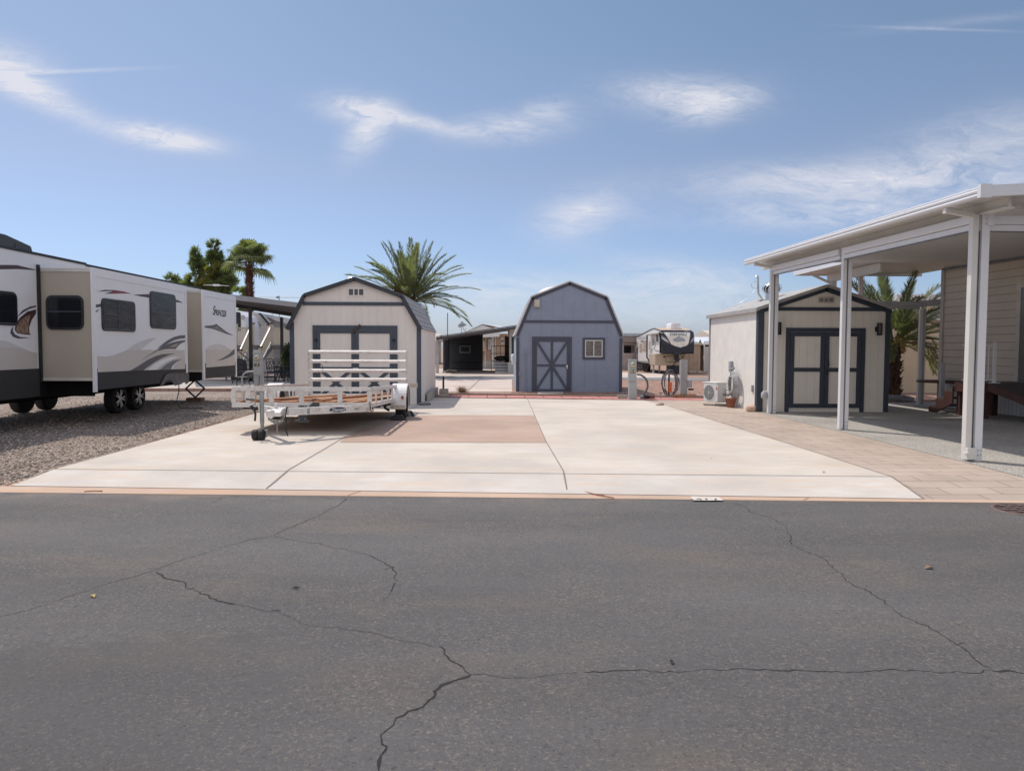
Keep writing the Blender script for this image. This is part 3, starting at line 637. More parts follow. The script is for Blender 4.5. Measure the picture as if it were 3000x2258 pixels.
# double doors
dx0, dz1 = q(Z3, 851, 533); dx1 = q(Z3, 1617, 533)[0]; dm = q(Z3, 1235, 533)[0]; dz0 = q(Z3, 1235, 1240)[1]+.14
fr = MB(); fr.box(dx0, dx1, Y-.03, Y-.001, dz1-.115, dz1); fr.box(dx0, dx0+.105, Y-.03, Y-.001, 0.12, dz1-.115); fr.box(dx1-.105, dx1, Y-.03, Y-.001, 0.12, dz1-.115); fr.build('door_frame', m_navy, T)
mid = q(Z3, 1235, 925)[1]
for s, (a, b) in enumerate(((dx0+.115, dm-.006), (dm+.006, dx1-.115))):
    mb = MB(); mb.box(a, b, Y-.02, Y-.001, .14, dz1-.125); dr = mb.build('door', m_wpaint, T)
    mb = MB(); frame2(mb, a, b, .14, dz1-.125, .10, Y-.045, Y-.021); mb.box(a+.10, b-.10, Y-.045, Y-.021, mid-.045, mid+.045)
    # X brace below
    zt, zb = mid-.05, .24
    for (p, r_) in (((a+.12, zt),(b-.12, zb)), ((b-.12, zt),(a+.12, zb))):
        mb.bar((p[0], Y-.031-(.004 if p[0] < r_[0] else 0), p[1]), (r_[0], Y-.031-(.004 if p[0] < r_[0] else 0), r_[1]), .018, .10, up=(0,0,1))
    mb.build('door_brace', m_navy, dr)
for hx in (dx0+.105, dx1-.105):
    for hz_ in (.42, dz1-.42): mb = MB(); mb.box(hx-.05, hx+.05, Y-.052, Y-.047, hz_-.035, hz_+.035); mb.tube([(hx,Y-.055,hz_-.04),(hx,Y-.055,hz_+.04)], .008, 6); mb.build('hinge', m_dkmetal, T)
mb = MB(); mb.box(dm-.06, dm+.10, Y-.08, Y-.046, mid-.03, mid+.03); mb.lathe([(.02,0),(.02,.05)], (dm+.03, Y-.12, mid), 'y', 10); mb.build('latch', m_metal, T)
mb = MB(); x0, z0 = q(Z3, 1168, 272); x1, z1 = q(Z3, 1322, 196)
frame2(mb, x0, x1, z0, z1, .035, Y-.03, Y-.001); mb.box(x0+.16, x0+.19, Y-.028, Y-.002, z0+.035, z1-.035); mb.box(x1-.19, x1-.16, Y-.028, Y-.002, z0+.035, z1-.035)
v = mb.build('gable_vent', m_wplain, T)
mb = MB(); mb.box(x0+.036, x1-.036, Y-.012, Y-.001, z0+.036, z1-.036)
for k in range(5): mb.bar((x0+.04, Y-.02, z0+.06+k*.035), (x1-.04, Y-.02, z0+.06+k*.035), .014, .004, 1)
mb.build('vent_louvre', [m_ventgrey, M('louvre', (.3,.31,.34), .5)], v)
mb = MB(); a = q(Z3, 1212, 600); b = q(Z3, 1284, 528); mb.bar((a[0], Y-.07, a[1]), (b[0], Y-.07, b[1]), .03, .05); mb.build('door_prop', M('rusty bar', (.09,.06,.045), .8), T)
turbine(T, (D(1033,900,Y+2.2).x, Y+2.2, pk[1]-.27), .27)
# blocks along the shed's right wall
mblk = M('concrete block', (.42,.39,.34), .9, bump=.004, bs=50, vs=6)
for i in range(8):
    y0 = 22.35+i*.43; mb = MB(); mb.box(wr+.05, wr+.14, y0, y0+.40, 0, .24+.015*(i%3)); 
    where = ('nearest the street','second from the street','third from the street','fourth from the street','fourth from the planter','third from the planter','second from the planter','nearest the planter')[i]
    solo(mb, 'edging_block', mblk, 'upright grey block leaning on the white barn shed, ' + where, 'block', 'grey blocks along the shed wall', bevel=.012)
mb = MB(); c = P(*Z4(142, 1322)); mb.blob((c.x, c.y, .035), (.19,.13,.05), 3, rough=.1); solo(mb, 'flat_stone', M('dark stone', (.2,.19,.18), .9), 'flat dark stone on the slab at the white barn shed corner', 'stone')
T = thing('block_planter', 'small square planter of stacked grey blocks holding a short dark post', 'planter', (P(*Z4(320,1240)).x, 24.4, 0))
x0 = D(*Z4(281,1240), 24.3).x; x1 = D(*Z4(364,1240), 24.3).x
for k in range(2):
    mb = MB(); mb.box(x0, x1, 24.3, 24.65, k*.135, k*.135+.13); mb.build('block', mblk, T, bevel=.008)
mb = MB(); p = D(*Z4(322,1100), 24.47); mb.box(p.x-.03, p.x+.03, 24.44, 24.5, .27, .68); mb.build('post', m_dkmetal, T)
# ---- blue gambrel shed
Y = 27.5; YB = 31.6
pk = q(Z4, 1527, 152); kL = q(Z4, 1163, 296); kR = q(Z4, 1882, 296); tL = q(Z4, 1012, 660); tR = q(Z4, 2030, 662)
wl = q(Z4, 1017, 1000)[0]; wr = q(Z4, 2023, 1000)[0]
m_bl = M('blue siding', (.27,.315,.41), .75, groove=('x', .405, .010, .28), var=.05); m_bls = M('blue side siding', (.27,.33,.41), .75, groove=('y', .40, .012, .45), var=.05)
m_bt = M('dark blue trim', (.070,.080,.118), .6, var=.05)
T = thing('gambrel_shed', 'blue gambrel barn shed with dark blue crossed door and small window', 'shed', ((wl+wr)/2, Y, 0))
el = onln(kL, tL, wl)-.02; er = onln(kR, tR, wr)-.02
shp = [(wl,-.01),(wr,-.01),(wr,er),(kR[0],kR[1]-.02),(pk[0],pk[1]-.02),(kL[0],kL[1]-.02),(wl,el)]
mb = MB(); mb.prism(shp, 'y', Y, Y+.08); mb.build('front_wall', m_bl, T)
mb = MB(); mb.prism([(a*.999 if i else a, b) for i, (a, b) in enumerate(shp)], 'y', YB-.08, YB); mb.build('rear_wall', m_bl, T)
for a in (wl, wr-.08): mb = MB(); mb.box(a, a+.08, Y+.08, YB-.08, -.01, min(el,er)); mb.build('side_wall', m_bls, T)
mb = MB()
for a, b in ((tL,kL),(kL,pk),(pk,kR),(kR,tR)): roofpanel(mb, a, b, Y-.05, YB+.1, .05)
mb.build('roof', M_shingle('light shingle', (.45,.45,.47), 'y', .16), T)
mb = MB(); mg = MB()
for a, b in ((tL,kL),(kL,pk),(pk,kR),(kR,tR)):
    va, vb = Vector((a[0],0,a[1])), Vector((b[0],0,b[1])); d = (vb-va).normalized(); n = Vector((-d.z,0,d.x)); n = n if n.z > 0 else -n
    mb.prism([(p.x,p.z) for p in (va-n*.11, vb-n*.11, vb, va)], 'y', Y-.03, Y-.001); mg.prism([(p.x,p.z) for p in (va+n*.002, vb+n*.002, vb+n*.052, va+n*.052)], 'y', Y-.09, Y-.052)
mb.build('rake_trim', m_bt, T); mg.build('drip_edge', M('pale drip edge', (.6,.6,.62), .5), T)
zt = q(Z4, 1500, 516)[1]; zb = q(Z4, 1500, 540)[1]; mb = MB(); mb.box(q(Z4,1100,520)[0], q(Z4,1950,520)[0], Y-.028, Y-.002, zb, zt); mb.build('belt_trim', m_bt, T)
for x0, x1 in ((wl-.01, wl+.10), (wr-.10, wr+.01)): mb = MB(); mb.box(x0, x1, Y-.035, Y-.031, 0, 2.2) if 0 else mb.box(x0, x1, Y-.034, Y-.0315, 0, 0.01); mb = MB(); mb.box(x0, x1, Y-.032, Y-.001, -.01, er-.1); mb.build('corner_trim', m_bt, T)
x0, z1 = q(Z4, 1167, 670); x1, z0 = q(Z4, 1542, 1196); w = .10
mb = MB(); frame2(mb, x0, x1, .01, z1, w, Y-.03, Y-.001, bottom=False); mb.build('door_frame', m_bt, T)
a, b, c0, c1 = x0+w+.01, x1-w-.01, .03, z1-w-.01
mb = MB(); mb.box(a, b, Y-.02, Y-.001, c0, c1); dr = mb.build('door', m_bl, T)
mb = MB(); frame2(mb, a, b, c0, c1, .075, Y-.045, Y-.021); mx_ = (a+b)/2; mz = q(Z4,1300,944)[1]
mb.box(mx_-.045, mx_+.045, Y-.045, Y-.021, c0+.075, c1-.075); mb.box(a+.075, mx_-.046, Y-.045, Y-.021, mz-.04, mz+.04); mb.box(mx_+.046, b-.075, Y-.045, Y-.021, mz-.04, mz+.04)
for (p, r_) in (((a+.07, c1-.08),(b-.07, c0+.08)), ((b-.07, c1-.08),(a+.07, c0+.08))):
    yy = Y-.052-(.004 if p[0] < r_[0] else 0); mb.bar((p[0], yy, p[1]), (r_[0], yy, r_[1]), .012, .085)
mb.build('door_brace', m_bt, dr)
hp = q(Z4, 1497, 950); mb = MB(); mb.lathe([(.035,0),(.035,.03),(.015,.03),(.015,.07)][::-1], (hp[0], Y-.115, hp[1]), 'y', 12); mb.tube([(hp[0], Y-.11, hp[1]), (hp[0]+.02, Y-.12, hp[1]-.1)], .012); mb.build('door_handle', m_chrome, dr)
x0, z1 = q(Z4, 1650, 680); x1, z0 = q(Z4, 1860, 888)
mb = MB(); frame2(mb, x0, x1, z0, z1, .085, Y-.03, Y-.001); wn = mb.build('window', m_bt, T)
mb = MB(); frame2(mb, x0+.09, x1-.09, z0+.09, z1-.09, .03, Y-.025, Y-.001); xm = (x0+x1)/2; mb.box(xm-.015, xm+.015, Y-.022, Y-.002, z0+.12, z1-.12); mb.build('window_frame', m_white, wn)
mb = MB(); mb.box(x0+.12, x1-.12, Y-.008, Y-.002, z0+.12, z1-.12)
mb.build('pane', M('lace curtain glass', (.22,.21,.19), .15, var=.5, vs=22, col2=(.03,.03,.03)), wn)
x0, z1 = q(Z4, 1187, 318); x1, z0 = q(Z4, 1240, 392); mb = MB(); mb.box(x0, x1, Y-.09, Y-.031, z0, z1); mb.box(x0+.03, x1-.03, Y-.11, Y-.091, z0+.03, z1-.06); mb.build('light_box', M('cream box', (.56,.52,.42), .5), T, bevel=.008)
x0, z1 = q(Z4, 1100, 796); x1, z0 = q(Z4, 1117, 832); mb = MB(); mb.box(x0, x1, Y-.07, Y-.001, z0, z1); mb.tube([((x0+x1)/2+.01, Y-.03, z0), ((x0+x1)/2+.03, Y-.03, 0)], .022); mb.build('conduit', m_bl, T)
mb = MB(); a = q(Z4,1040,1042); mb.box(a[0], a[0]+.09, Y-.05, Y-.001, a[1], a[1]+.13); mb.build('outlet_box', m_bl, T)
mb = MB(); p = D(*Z4(985,960), 28.1); mb.box(wl-.16, wl-.001, 28.0, 28.3, 1.0, 1.12); mb.lathe([(.07,0),(.075,.2),(.04,.27),(0,.28)], (wl-.12, 28.15, 1.12), n=14); mb.build('meter_box', m_white, T)
mb = MB()  # white skylight dome on the far slope
c = D(*Z4(1340, 280), 29.4); 
for k in range(1): mb.blob((D(1622,1000,29.4).x, 29.4, D(1622,874,29.4).z), (.72,.9,.46), 2, rough=0, n=14)
mb.sm = [True]*len(mb.sm); mb.build('roof_dome', M('white dome', (.85,.85,.87), .3, var=.02), T)
# ---- right shed (low gable)
Y = 18.85; YB = 23.2
pk = q(Z6, 1200, 296); tL = q(Z6, 545, 500); tR = q(Z6, 1845, 520); wl = 6.69; wr = q(Z6, 1797, 1400)[0]
sl = (pk[1]-tR[1])/(tR[0]-pk[0]); tL = (wl-.07, pk[1]-sl*(pk[0]-wl+.07))
m_cr = M('cream siding', (.78,.73,.65), .75, groove=('x', .205, .008, .3), var=.04); m_crs = M('cream side siding', (.76,.73,.68), .75, groove=('y', .205, .010, .35), var=.05)
m_n2 = M('navy trim', (.040,.052,.075), .6, var=.08)
T = thing('garden_shed', 'cream gable shed with navy double doors and two wall lamps under the white carport end', 'shed', ((wl+wr)/2, Y, 0))
ez = onln(tL, pk, wl)-.03
shp = [(wl,0),(wr,0),(wr,onln(pk,tR,wr)-.03),(pk[0],pk[1]-.03),(wl,ez)]
mb = MB(); mb.prism(shp, 'y', Y, Y+.08); mb.build('front_wall', m_cr, T)
mb = MB(); mb.prism([(wl+.08,0),(wr-.08,0),(wr-.08,ez-.02),(pk[0],pk[1]-.05),(wl+.08,ez-.02)], 'y', YB-.08, YB); mb.build('rear_wall', m_cr, T)
for a in (wl, wr-.08): mb = MB(); mb.box(a, a+.08, Y+.08, YB, 0, ez); mb.build('side_wall', m_crs, T)
mb = MB()
for a, b in ((tL,pk),(pk,tR)): roofpanel(mb, a, b, Y-.08, YB+.1, .045)
mb.build('roof', M_shingle('pale shingle', (.50,.49,.47), 'y', .045, .3), T)
mb = MB(); mg = MB()
for a, b in ((tL,pk),(pk,tR)):
    va, vb = Vector((a[0],0,a[1])), Vector((b[0],0,b[1])); d = (vb-va).normalized(); n = Vector((-d.z,0,d.x))
    mb.prism([(p.x,p.z) for p in (va-n*.13, vb-n*.13, vb-n*.03, va-n*.03)], 'y', Y-.028, Y-.001); mg.prism([(p.x,p.z) for p in (va-n*.028, vb-n*.028, vb+n*.048, va+n*.048)], 'y', Y-.12, Y-.082)
mb.build('rake_trim', m_n2, T); mg.build('fascia', M('grey fascia', (.40,.385,.37), .6), T)
mb = MB(); mb.box(tL[0]-.02, tL[0], Y-.08, YB+.1, tL[1]-.06, tL[1]+.045); mb.box(tL[0], wl-.001, Y-.08, YB+.1, tL[1]-.03, tL[1]-.01); mb.build('eave_board', _MC['grey fascia'], T)
zt, zb = q(Z6,1000,500)[1], q(Z6,1000,535)[1]; mb = MB(); mb.box(wl+.12, wr-.1, Y-.03, Y-.002, zb, zt); mb.build('belt_trim', m_n2, T)
mb = MB(); mb.box(wl-.02, wl+.13, Y-.035, Y-.001, 0, ez-.02); mb.box(wl-.022, wl-.001, Y, Y+.12, 0, ez-.04); mb.build('corner_trim', m_n2, T)
mb = MB(); mb.box(wr-.11, wr+.01, Y-.035, Y-.001, 0, ez-.02); mb.build('corner_trim', m_n2, T)
mb = MB(); mb.box(wl-.022, wl-.001, YB-.1, YB, 0, ez-.06); mb.build('corner_trim', M('grey trim', (.25,.26,.28), .6), T)
x0, z1 = q(Z6, 808, 700); x1 = q(Z6, 1582, 700)[0]; dm = q(Z6, 1182, 900)[0]; dz = q(Z6, 1000, 1478)[1]; mid = q(Z6,1000,1108)[1]
mb = MB(); mb.box(x0, x1, Y-.032, Y-.001, z1-.10, z1); mb.box(x0, x0+.10, Y-.032, Y-.001, 0.0, z1-.10); mb.box(x1-.10, x1, Y-.032, Y-.001, 0, z1-.10); mb.build('door_frame', m_n2, T)
for s, (a, b) in enumerate(((x0+.11, dm-.006), (dm+.006, x1-.11))):
    mb = MB(); mb.box(a, b, Y-.02, Y-.001, dz, z1-.11); dr = mb.build('door', m_cr, T)
    mb = MB(); frame2(mb, a, b, dz, z1-.11, .105, Y-.046, Y-.021); mb.box(a+.105, b-.105, Y-.046, Y-.021, mid-.05, mid+.05); mb.build('door_trim', m_n2, dr)
    if s: mb = MB(); mb.box(a+.03, a+.09, Y-.075, Y-.047, mid-.13, mid); mb.tube([(a+.08, Y-.06, mid+.05), (a+.09, Y-.09, mid+.12), (a+.08, Y-.06, mid+.33)], .012); mb.build('door_handle', m_dkmetal, dr)
mb = MB(); a0 = q(Z6,1118,398); a1 = q(Z6,1278,460); frame2(mb, a0[0], a1[0], a1[1], a0[1], .03, Y-.03, Y-.001)
w_ = (a1[0]-a0[0]-.06)/3
for k in (1, 2): mb.box(a0[0]+.03+w_*k-.01, a0[0]+.03+w_*k+.01, Y-.028, Y-.002, a1[1]+.03, a0[1]-.03)
v = mb.build('gable_vent', M('cream vent', (.6,.56,.5), .6), T); mb = MB(); mb.box(a0[0]+.03, a1[0]-.03, Y-.01, Y-.002, a1[1]+.03, a0[1]-.03)
for k in range(5): mb.box(a0[0]+.03, a1[0]-.03, Y-.022, Y-.011, a1[1]+.04+k*.026, a1[1]+.048+k*.026, 1)
mb.build('vent_louvre', [m_ventgrey, _MC['cream vent']], v)
for (lx, rx, ty, by) in ((700,746,647,768), (1676,1726,653,775)):
    a0 = q(Z6, lx, ty); a1 = q(Z6, rx, by); xc = (a0[0]+a1[0])/2 if lx > 900 else a1[0]-.065
    mb = MB(); mb.box(xc-.07, xc-.02, Y-.06, Y-.001, (a0[1]+a1[1])/2-.06, (a0[1]+a1[1])/2+.06)
    mb.lathe([(.065,0),(.065,.02),(.055,.02),(.055,.03)], (xc, Y-.11, a1[1]), n=14); mb.lathe([(.065,0),(.065,.02)], (xc, Y-.11, a0[1]-.02), n=14)
    for k in range(12): an = 2*pi*k/12; mb.tube([(xc+.06*cos(an), Y-.11+.06*sin(an), a1[1]+.02), (xc+.06*cos(an), Y-.11+.06*sin(an), a0[1]-.02)], .005, 4)
    w = mb.build('wall_lamp', m_black, T); mb = MB(); mb.lathe([(.045,0),(.045,abs(a0[1]-a1[1])-.05)], (xc, Y-.11, a1[1]+.025), n=12); mb.build('lamp_glass', M('smoked glass', (.08,.08,.09), .1), w)
c = SX(*Z6(655, 430), 7.45); turbine(T, (7.66, 20.6, onln(tL, pk, 7.66)-.02), .27)
mb = MB(); bx, by_ = 7.62, 21.2; bz = onln(tL, pk, 7.62)+.04
mb.box(bx-.10, bx+.14, by_-.1, by_+.1, bz, bz+.03); mb.tube([(bx,by_,bz+.03),(bx-.12,by_,bz+.2),(bx-.15,by_,bz+.72)], .028, 8); mb.tube([(bx-.15,by_,bz+.62),(bx-.22,by_-.05,bz+.7)], .012)
mb.tube([(bx-.15,by_,bz+.38),(bx-.4,by_,bz+.08),(bx-.75,by_+.3,bz-.14)], .008, 5)
mb.tube([(bx-.15,by_,bz+.55)]+[(bx-.24+.09*cos(t), by_, bz+.45+.1*sin(t)) for t in [pi/3+k*pi/5 for k in range(10)]], .008, 5); mb.build('antenna_mast', m_metal, T)
# side wall fittings
mb = MB(); a = SX(*Z6(255,1052), wl); b = SX(*Z6(298,1125), wl); mb.box(wl-.075, wl-.001, b.y+.05, b.y+.24, b.z-.02, a.z+.08); mb.tube([(wl-.03, (a.y+b.y)/2, b.z), (wl-.03, (a.y+b.y)/2+.02, .55)], .012); mb.build('disconnect_box', M('pale grey box', (.36,.38,.41), .5), T, bevel=.006)
mb = MB(); a = SX(*Z6(487,1292), wl); mb.box(wl-.04, wl-.001, a.y-.05, a.y+.05, a.z-.09, a.z+.09); mb.build('outlet_box', M('grey box', (.3,.31,.3), .5), T, bevel=.01)
# ================================================================== FLATBED TRAILER
m_trw = M('worn white paint steel', (.70,.67,.645), .5, var=.08, dirt=.85, vs=4)
m_rust = M('rusty white steel', (.60,.52,.45), .6, var=.1, dirt=.9, vs=5)
m_deck = M('deck boards', (.50,.27,.14), .8, var=.2, groove=('x', .14, .008, .8), stretch=(6,1,1))
m_galv = M('dull zinc', (.34,.37,.36), .5, .4, var=.15, vs=8)
YF, YR = 13.87, 18.72
def zt(y): return .872 + (.712-.872)*(y-YF)/(YR-YF)      # top rail height
xFL, xFR = D(680,1136,YF).x, D(1086,1136,YF).x; xRL, xRR = -4.74, -2.24
def xl(y): return xFL + (xRL-xFL)*(y-YF)/(YR-YF)
def xr(y): return xFR + (xRR-xFR)*(y-YF)/(YR-YF)
T = thing('utility_trailer', 'rusty white open flatbed trailer with a raised four bar ramp gate', 'trailer', (-3.6, 16.4, 0))
def V3(x, y, dz): return Vector((x, y, zt(y)+dz))
H = .375
fr = MB()
for dz, h in ((-.04, .075), (-H+.035, .085)):
    fr.bar(V3(xFL,YF,dz), V3(xFR,YF,dz), .045, h)
    fr.bar(V3(xl(YF+.03),YF+.03,dz), V3(xl(YR),YR,dz), .045, h-.004); fr.bar(V3(xr(YF+.03),YF+.03,dz), V3(xr(YR),YR,dz), .045, h-.004)
fr.bar(V3(xl(YR),YR+.03,-H+.035), V3(xr(YR),YR+.03,-H+.035), .05, .08)
fr.build('bed_frame', m_trw, T)
ups = [D(*Z3(x, 1180), YF).x for x in (144, 270, 480, 751, 1098)]
for x in [xFL+.025] + ups[1:] + [xFR-.02]: mb = MB(); mb.bar((x, YF, zt(YF)-.079), (x, YF, zt(YF)-H+.079), .085, .03, up=(0,1,0)); mb.build('stake', m_trw, T)
for y in (14.4, 15.05, 15.75, 16.3, 17.5, 18.1, 18.7):
    for f in (xl, xr): mb = MB(); mb.bar((f(y), y, zt(y)-.079), (f(y), y, zt(y)-H+.079), .03, .07, up=(0,1,0)); mb.build('stake', m_trw, T)
mb = MB(); a, b, c, e = V3(xl(YF)+.03,YF+.03,-H+.05), V3(xr(YF)-.03,YF+.03,-H+.05), V3(xr(YR)-.03,YR,-H+.05), V3(xl(YR)+.03,YR,-H+.05)
mb.slab([a,b,c,e], .04); mb.build('deck', m_deck, T)
mb = MB()
for i in range(6): y = 14.3+i*.8; mb.bar(V3(xl(y)+.04,y,-H-.03), V3(xr(y)-.04,y,-H-.03), .05, .07)
for x in (-4.3, -2.8): mb.bar(V3(x,YF,-H-.03), V3(x,YR,-H-.03), .06, .08)
mb.build('crossmember', m_dkmetal, T)
# gate
zb = [q_ for q_ in (1.49, 1.255, 1.02, .795)]
mb = MB()
gl, gr = D(907,1060,YR+.1).x, D(1190,1060,YR+.1).x
for z in zb: mb.prism([(YR-.005,z-.005),(YR+.0,z-.04),(YR+.03,z-.04),(YR+.03,z+.02),(YR+.10,z+.045),(YR+.095,z+.052),(YR+.02,z+.032),(YR-.0,z+.015)], 'x', gl, gr)
mb.build('gate_rail', m_trw, T)
mb = MB()
for x in (gl-.02, gr+.02): mb.box(x-.025, x+.025, YR+.06, YR+.10, .36, 1.53)
mb.box(gl, gr, YR+.06, YR+.1, .38, .44); mb.build('gate_frame', m_trw, T)
mb = MB(); x0 = D(*Z3(1715,1080), YR).x; x1 = D(*Z3(1798,1080), YR).x; mb.box(xr(YR)+.02, x1, YR-.02, YR+.03, zt(YR)-.10, zt(YR)+.01)
mb.lathe([(.012,0),(.012,.01)], (x1-.08, YR-.03, zt(YR)-.05), 'y', 8); mb.lathe([(.012,0),(.012,.01)], (x1-.14, YR-.03, zt(YR)-.05), 'y', 8); mb.build('gate_latch', m_rust, T)
mb = MB(); p = D(*Z3(870,865), YR+.05)
mb.tube([(p.x,YR+.03,p.z+.02),(p.x+.09,YR+.02,p.z+.03),(p.x+.14,YR+.02,p.z-.05),(p.x+.2,YR+.02,p.z-.08),(p.x+.21,YR+.02,p.z-.2)], .008, 5); mb.build('wire_tie', m_dkmetal, T)
# wheels and fenders
def wheel(x0, x1, y, r, z, name='wheel', rimside=1, parent=T, rimm=None, rr=.62, spokes=0):
    mb = MB(); w = x1-x0
    mb.lathe([(r*rr,0),(r*.93,0.0),(r*.985,.02),(r,.05),(r,w-.05),(r*.985,w-.02),(r*.93,w),(r*rr,w)], (x0, y, z), 'x', 32)
    t = mb.build('tyre', m_rubber, parent)
    mb = MB(); xc = x1 if rimside > 0 else x0; s = -rimside
    if not spokes:
        mb.lathe([(r*rr, 0), (r*rr*.93, s*.012), (r*rr*.86, s*.05), (r*.3, s*.03), (r*.2, s*-.0), (0.0, s*-.0)], (xc, y, z), 'x', 28)
        mb.build('rim', rimm or m_white, t)
    else:
        mb.lathe([(r*rr, 0), (r*rr*.93, s*.0), (r*rr*.88, s*.03)], (xc, y, z), 'x', 28)
        mb.lathe([(r*.22, s*.03), (r*.18, s*-.01), (0, s*-.01)], (xc, y, z), 'x', 16)
        for k in range(spokes):
            for dd in (-.13, .13):
                a = 2*pi*k/spokes+dd; b = 2*pi*k/spokes+dd*1.6
                mb.bar((xc+s*.02, y+cos(a)*r*.12, z+sin(a)*r*.12), (xc+s*.02, y+cos(b)*r*rr*.92, z+sin(b)*r*rr*.92), .03, r*.15, up=(1,0,0))
        mb.lathe([(r*rr*.9, s*.06), (0, s*.06)], (xc, y, z), 'x', 24, m=1)
        mb.build('rim', [rimm or m_chrome, m_dkmetal], t)
    return t
WY, WR = 16.95, .335
wheel(-2.28, -2.06, WY, WR, WR, rimside=1); wheel(-5.12, -4.90, WY, WR, WR, rimside=-1)
for (a, b) in ((-2.36, -2.02), (-5.17, -4.84)):
    mb = MB(); pts = []; n = 18
    for i in range(n+1):
        t = radians(-14)+ (pi+radians(28))*i/n; pts.append((WY+.44*cos(t), WR+.03+.43*sin(t)))
    for (y0, z0), (y1, z1) in zip(pts, pts[1:]): mb.add([(a,y0,z0),(b,y0,z0),(b,y1,z1),(a,y1,z1),(a,y0*1,z0-.004),(b,y0,z0-.004),(b,y1,z1-.004),(a,y1,z1-.004)], [(0,1,2,3),(7,6,5,4),(0,4,5,1),(1,5,6,2),(2,6,7,3),(3,7,4,0)])
    for xx in (a, b):   # side lip
        for (y0, z0), (y1, z1) in zip(pts, pts[1:]):
            k0 = .90; mb.add([(xx,y0,z0),(xx,WY+(y0-WY)*k0,WR+.03+(z0-WR-.03)*k0),(xx,WY+(y1-WY)*k0,WR+.03+(z1-WR-.03)*k0),(xx,y1,z1)], [(0,1,2,3)])
    mb.box(a, b, WY-.445, WY-.435, .25, .36); mb.sm = [False]*len(mb.f)
    f = mb.build('fender', m_white, T)
    mb = MB(); mb.box(a+.01, b-.01, WY-.46, WY-.446, .24, .33); mb.build('fender_step', m_rust, f)
    if a > -3:
        mb = MB(); mb.box(b-.10, b-.05, WY-.47, WY-.44, .47, .54); mb.build('side_marker', M('red lens', (.35,.05,.03), .25), f)
mb = MB(); mb.tube([(-4.9,WY,WR),(-2.28,WY,WR)], .04); mb.box(-2.62,-2.45,WY-.35,WY+.2,.30,.46); mb.tube([(-2.55,WY-.3,.42),(-2.5,WY-.3,.25),(-2.42,WY-.25,.2)], .03); mb.build('axle', m_dkmetal, T)
# tongue
cx, cy, cz = -3.69, 12.72, .50
mb = MB(); mb.bar((cx+.10, cy+.05, cz), (xFR-.02, YF+.12, cz-.03), .075, .125); a_ = mb.build('tongue_beam', m_trw, T)
mb = MB(); mb.bar((cx-.05, cy+.05, cz), (xFL+.35, YF+.25, cz-.03), .075, .12); mb.build('tongue_beam', m_trw, T)
mb = MB(); mb.prism([(cy-.22,cz-.06),(cy-.24,cz+.01),(cy-.1,cz+.06),(cy+.16,cz+.07),(cy+.16,cz-.06)], 'x', cx-.13, cx+.06)
mb.box(cx-.10, cx-.05, cy-.05, cy+.0, cz+.06, cz+.16); mb.lathe([(.06,-.05),(.075,.0),(.07,.06),(.03,.08)], (cx-.12, cy-.2, cz-.02), 'z', 14); mb.build('coupler', m_trw, T, bevel=.008)
mb = MB(); rn = random.Random(2)
def chain(mb, pts, r=.005, lk=.028):
    pts = [Vector(p) for p in pts]; k = 0
    for a, b in zip(pts, pts[1:]):
        n = max(1, int((b-a).length/lk))
        for i in range(n):
            c = a+(b-a)*(i+.5)/n; d = (b-a).normalized(); s = d.cross(Vector((0,0,1)) if abs(d.z)<.9 else Vector((1,0,0))).normalized(); s = s if k%2 else d.cross(s); k += 1
            mb.tube([c+d*lk*.7*cos(t)+s*lk*.42*sin(t) for t in [2*pi*j/8 for j in range(9)]], r, 4, caps=False)
chain(mb, [(cx-.18,cy-.05,cz+.08),(cx-.22,cy-.08,cz-.05),(cx-.15,cy-.1,cz-.13),(cx-.02,cy-.15,cz-.15),(cx+.08,cy-.15,cz-.08),(cx+.12,cy-.1,cz+.06)])
chain(mb, [(cx-.14,cy-.1,cz+.05),(cx-.17,cy-.1,cz-.1),(cx-.05,cy-.18,cz-.17),(cx+.06,cy-.15,cz-.15),(cx+.10,cy-.12,cz),(cx+.14,cy-.08,cz+.10)])
chain(mb, [(cx-.20,cy-.02,cz+.05),(cx-.2,cy-.06,cz-.12),(cx-.1,cy-.14,cz-.16),(cx,cy-.12,cz-.2),(cx+.07,cy-.1,cz-.1)])
mb.build('safety_chain', m_galv, T)
mb = MB(); mb.tube([(cx-.03,cy-.12,cz-.12),(cx-.035,cy-.12,cz-.34)], .009, 6); mb.build('latch_pin', m_galv, T)
mb = MB(); mb.tube([(cx+.13,cy-.1,cz+.10),(cx+.11,cy-.12,cz-.05),(cx+.13,cy-.13,cz-.2),(cx+.12,cy-.12,cz-.33),(cx+.15,cy-.12,cz-.40)], .011, 6); mb.build('light_cable', m_black, T)
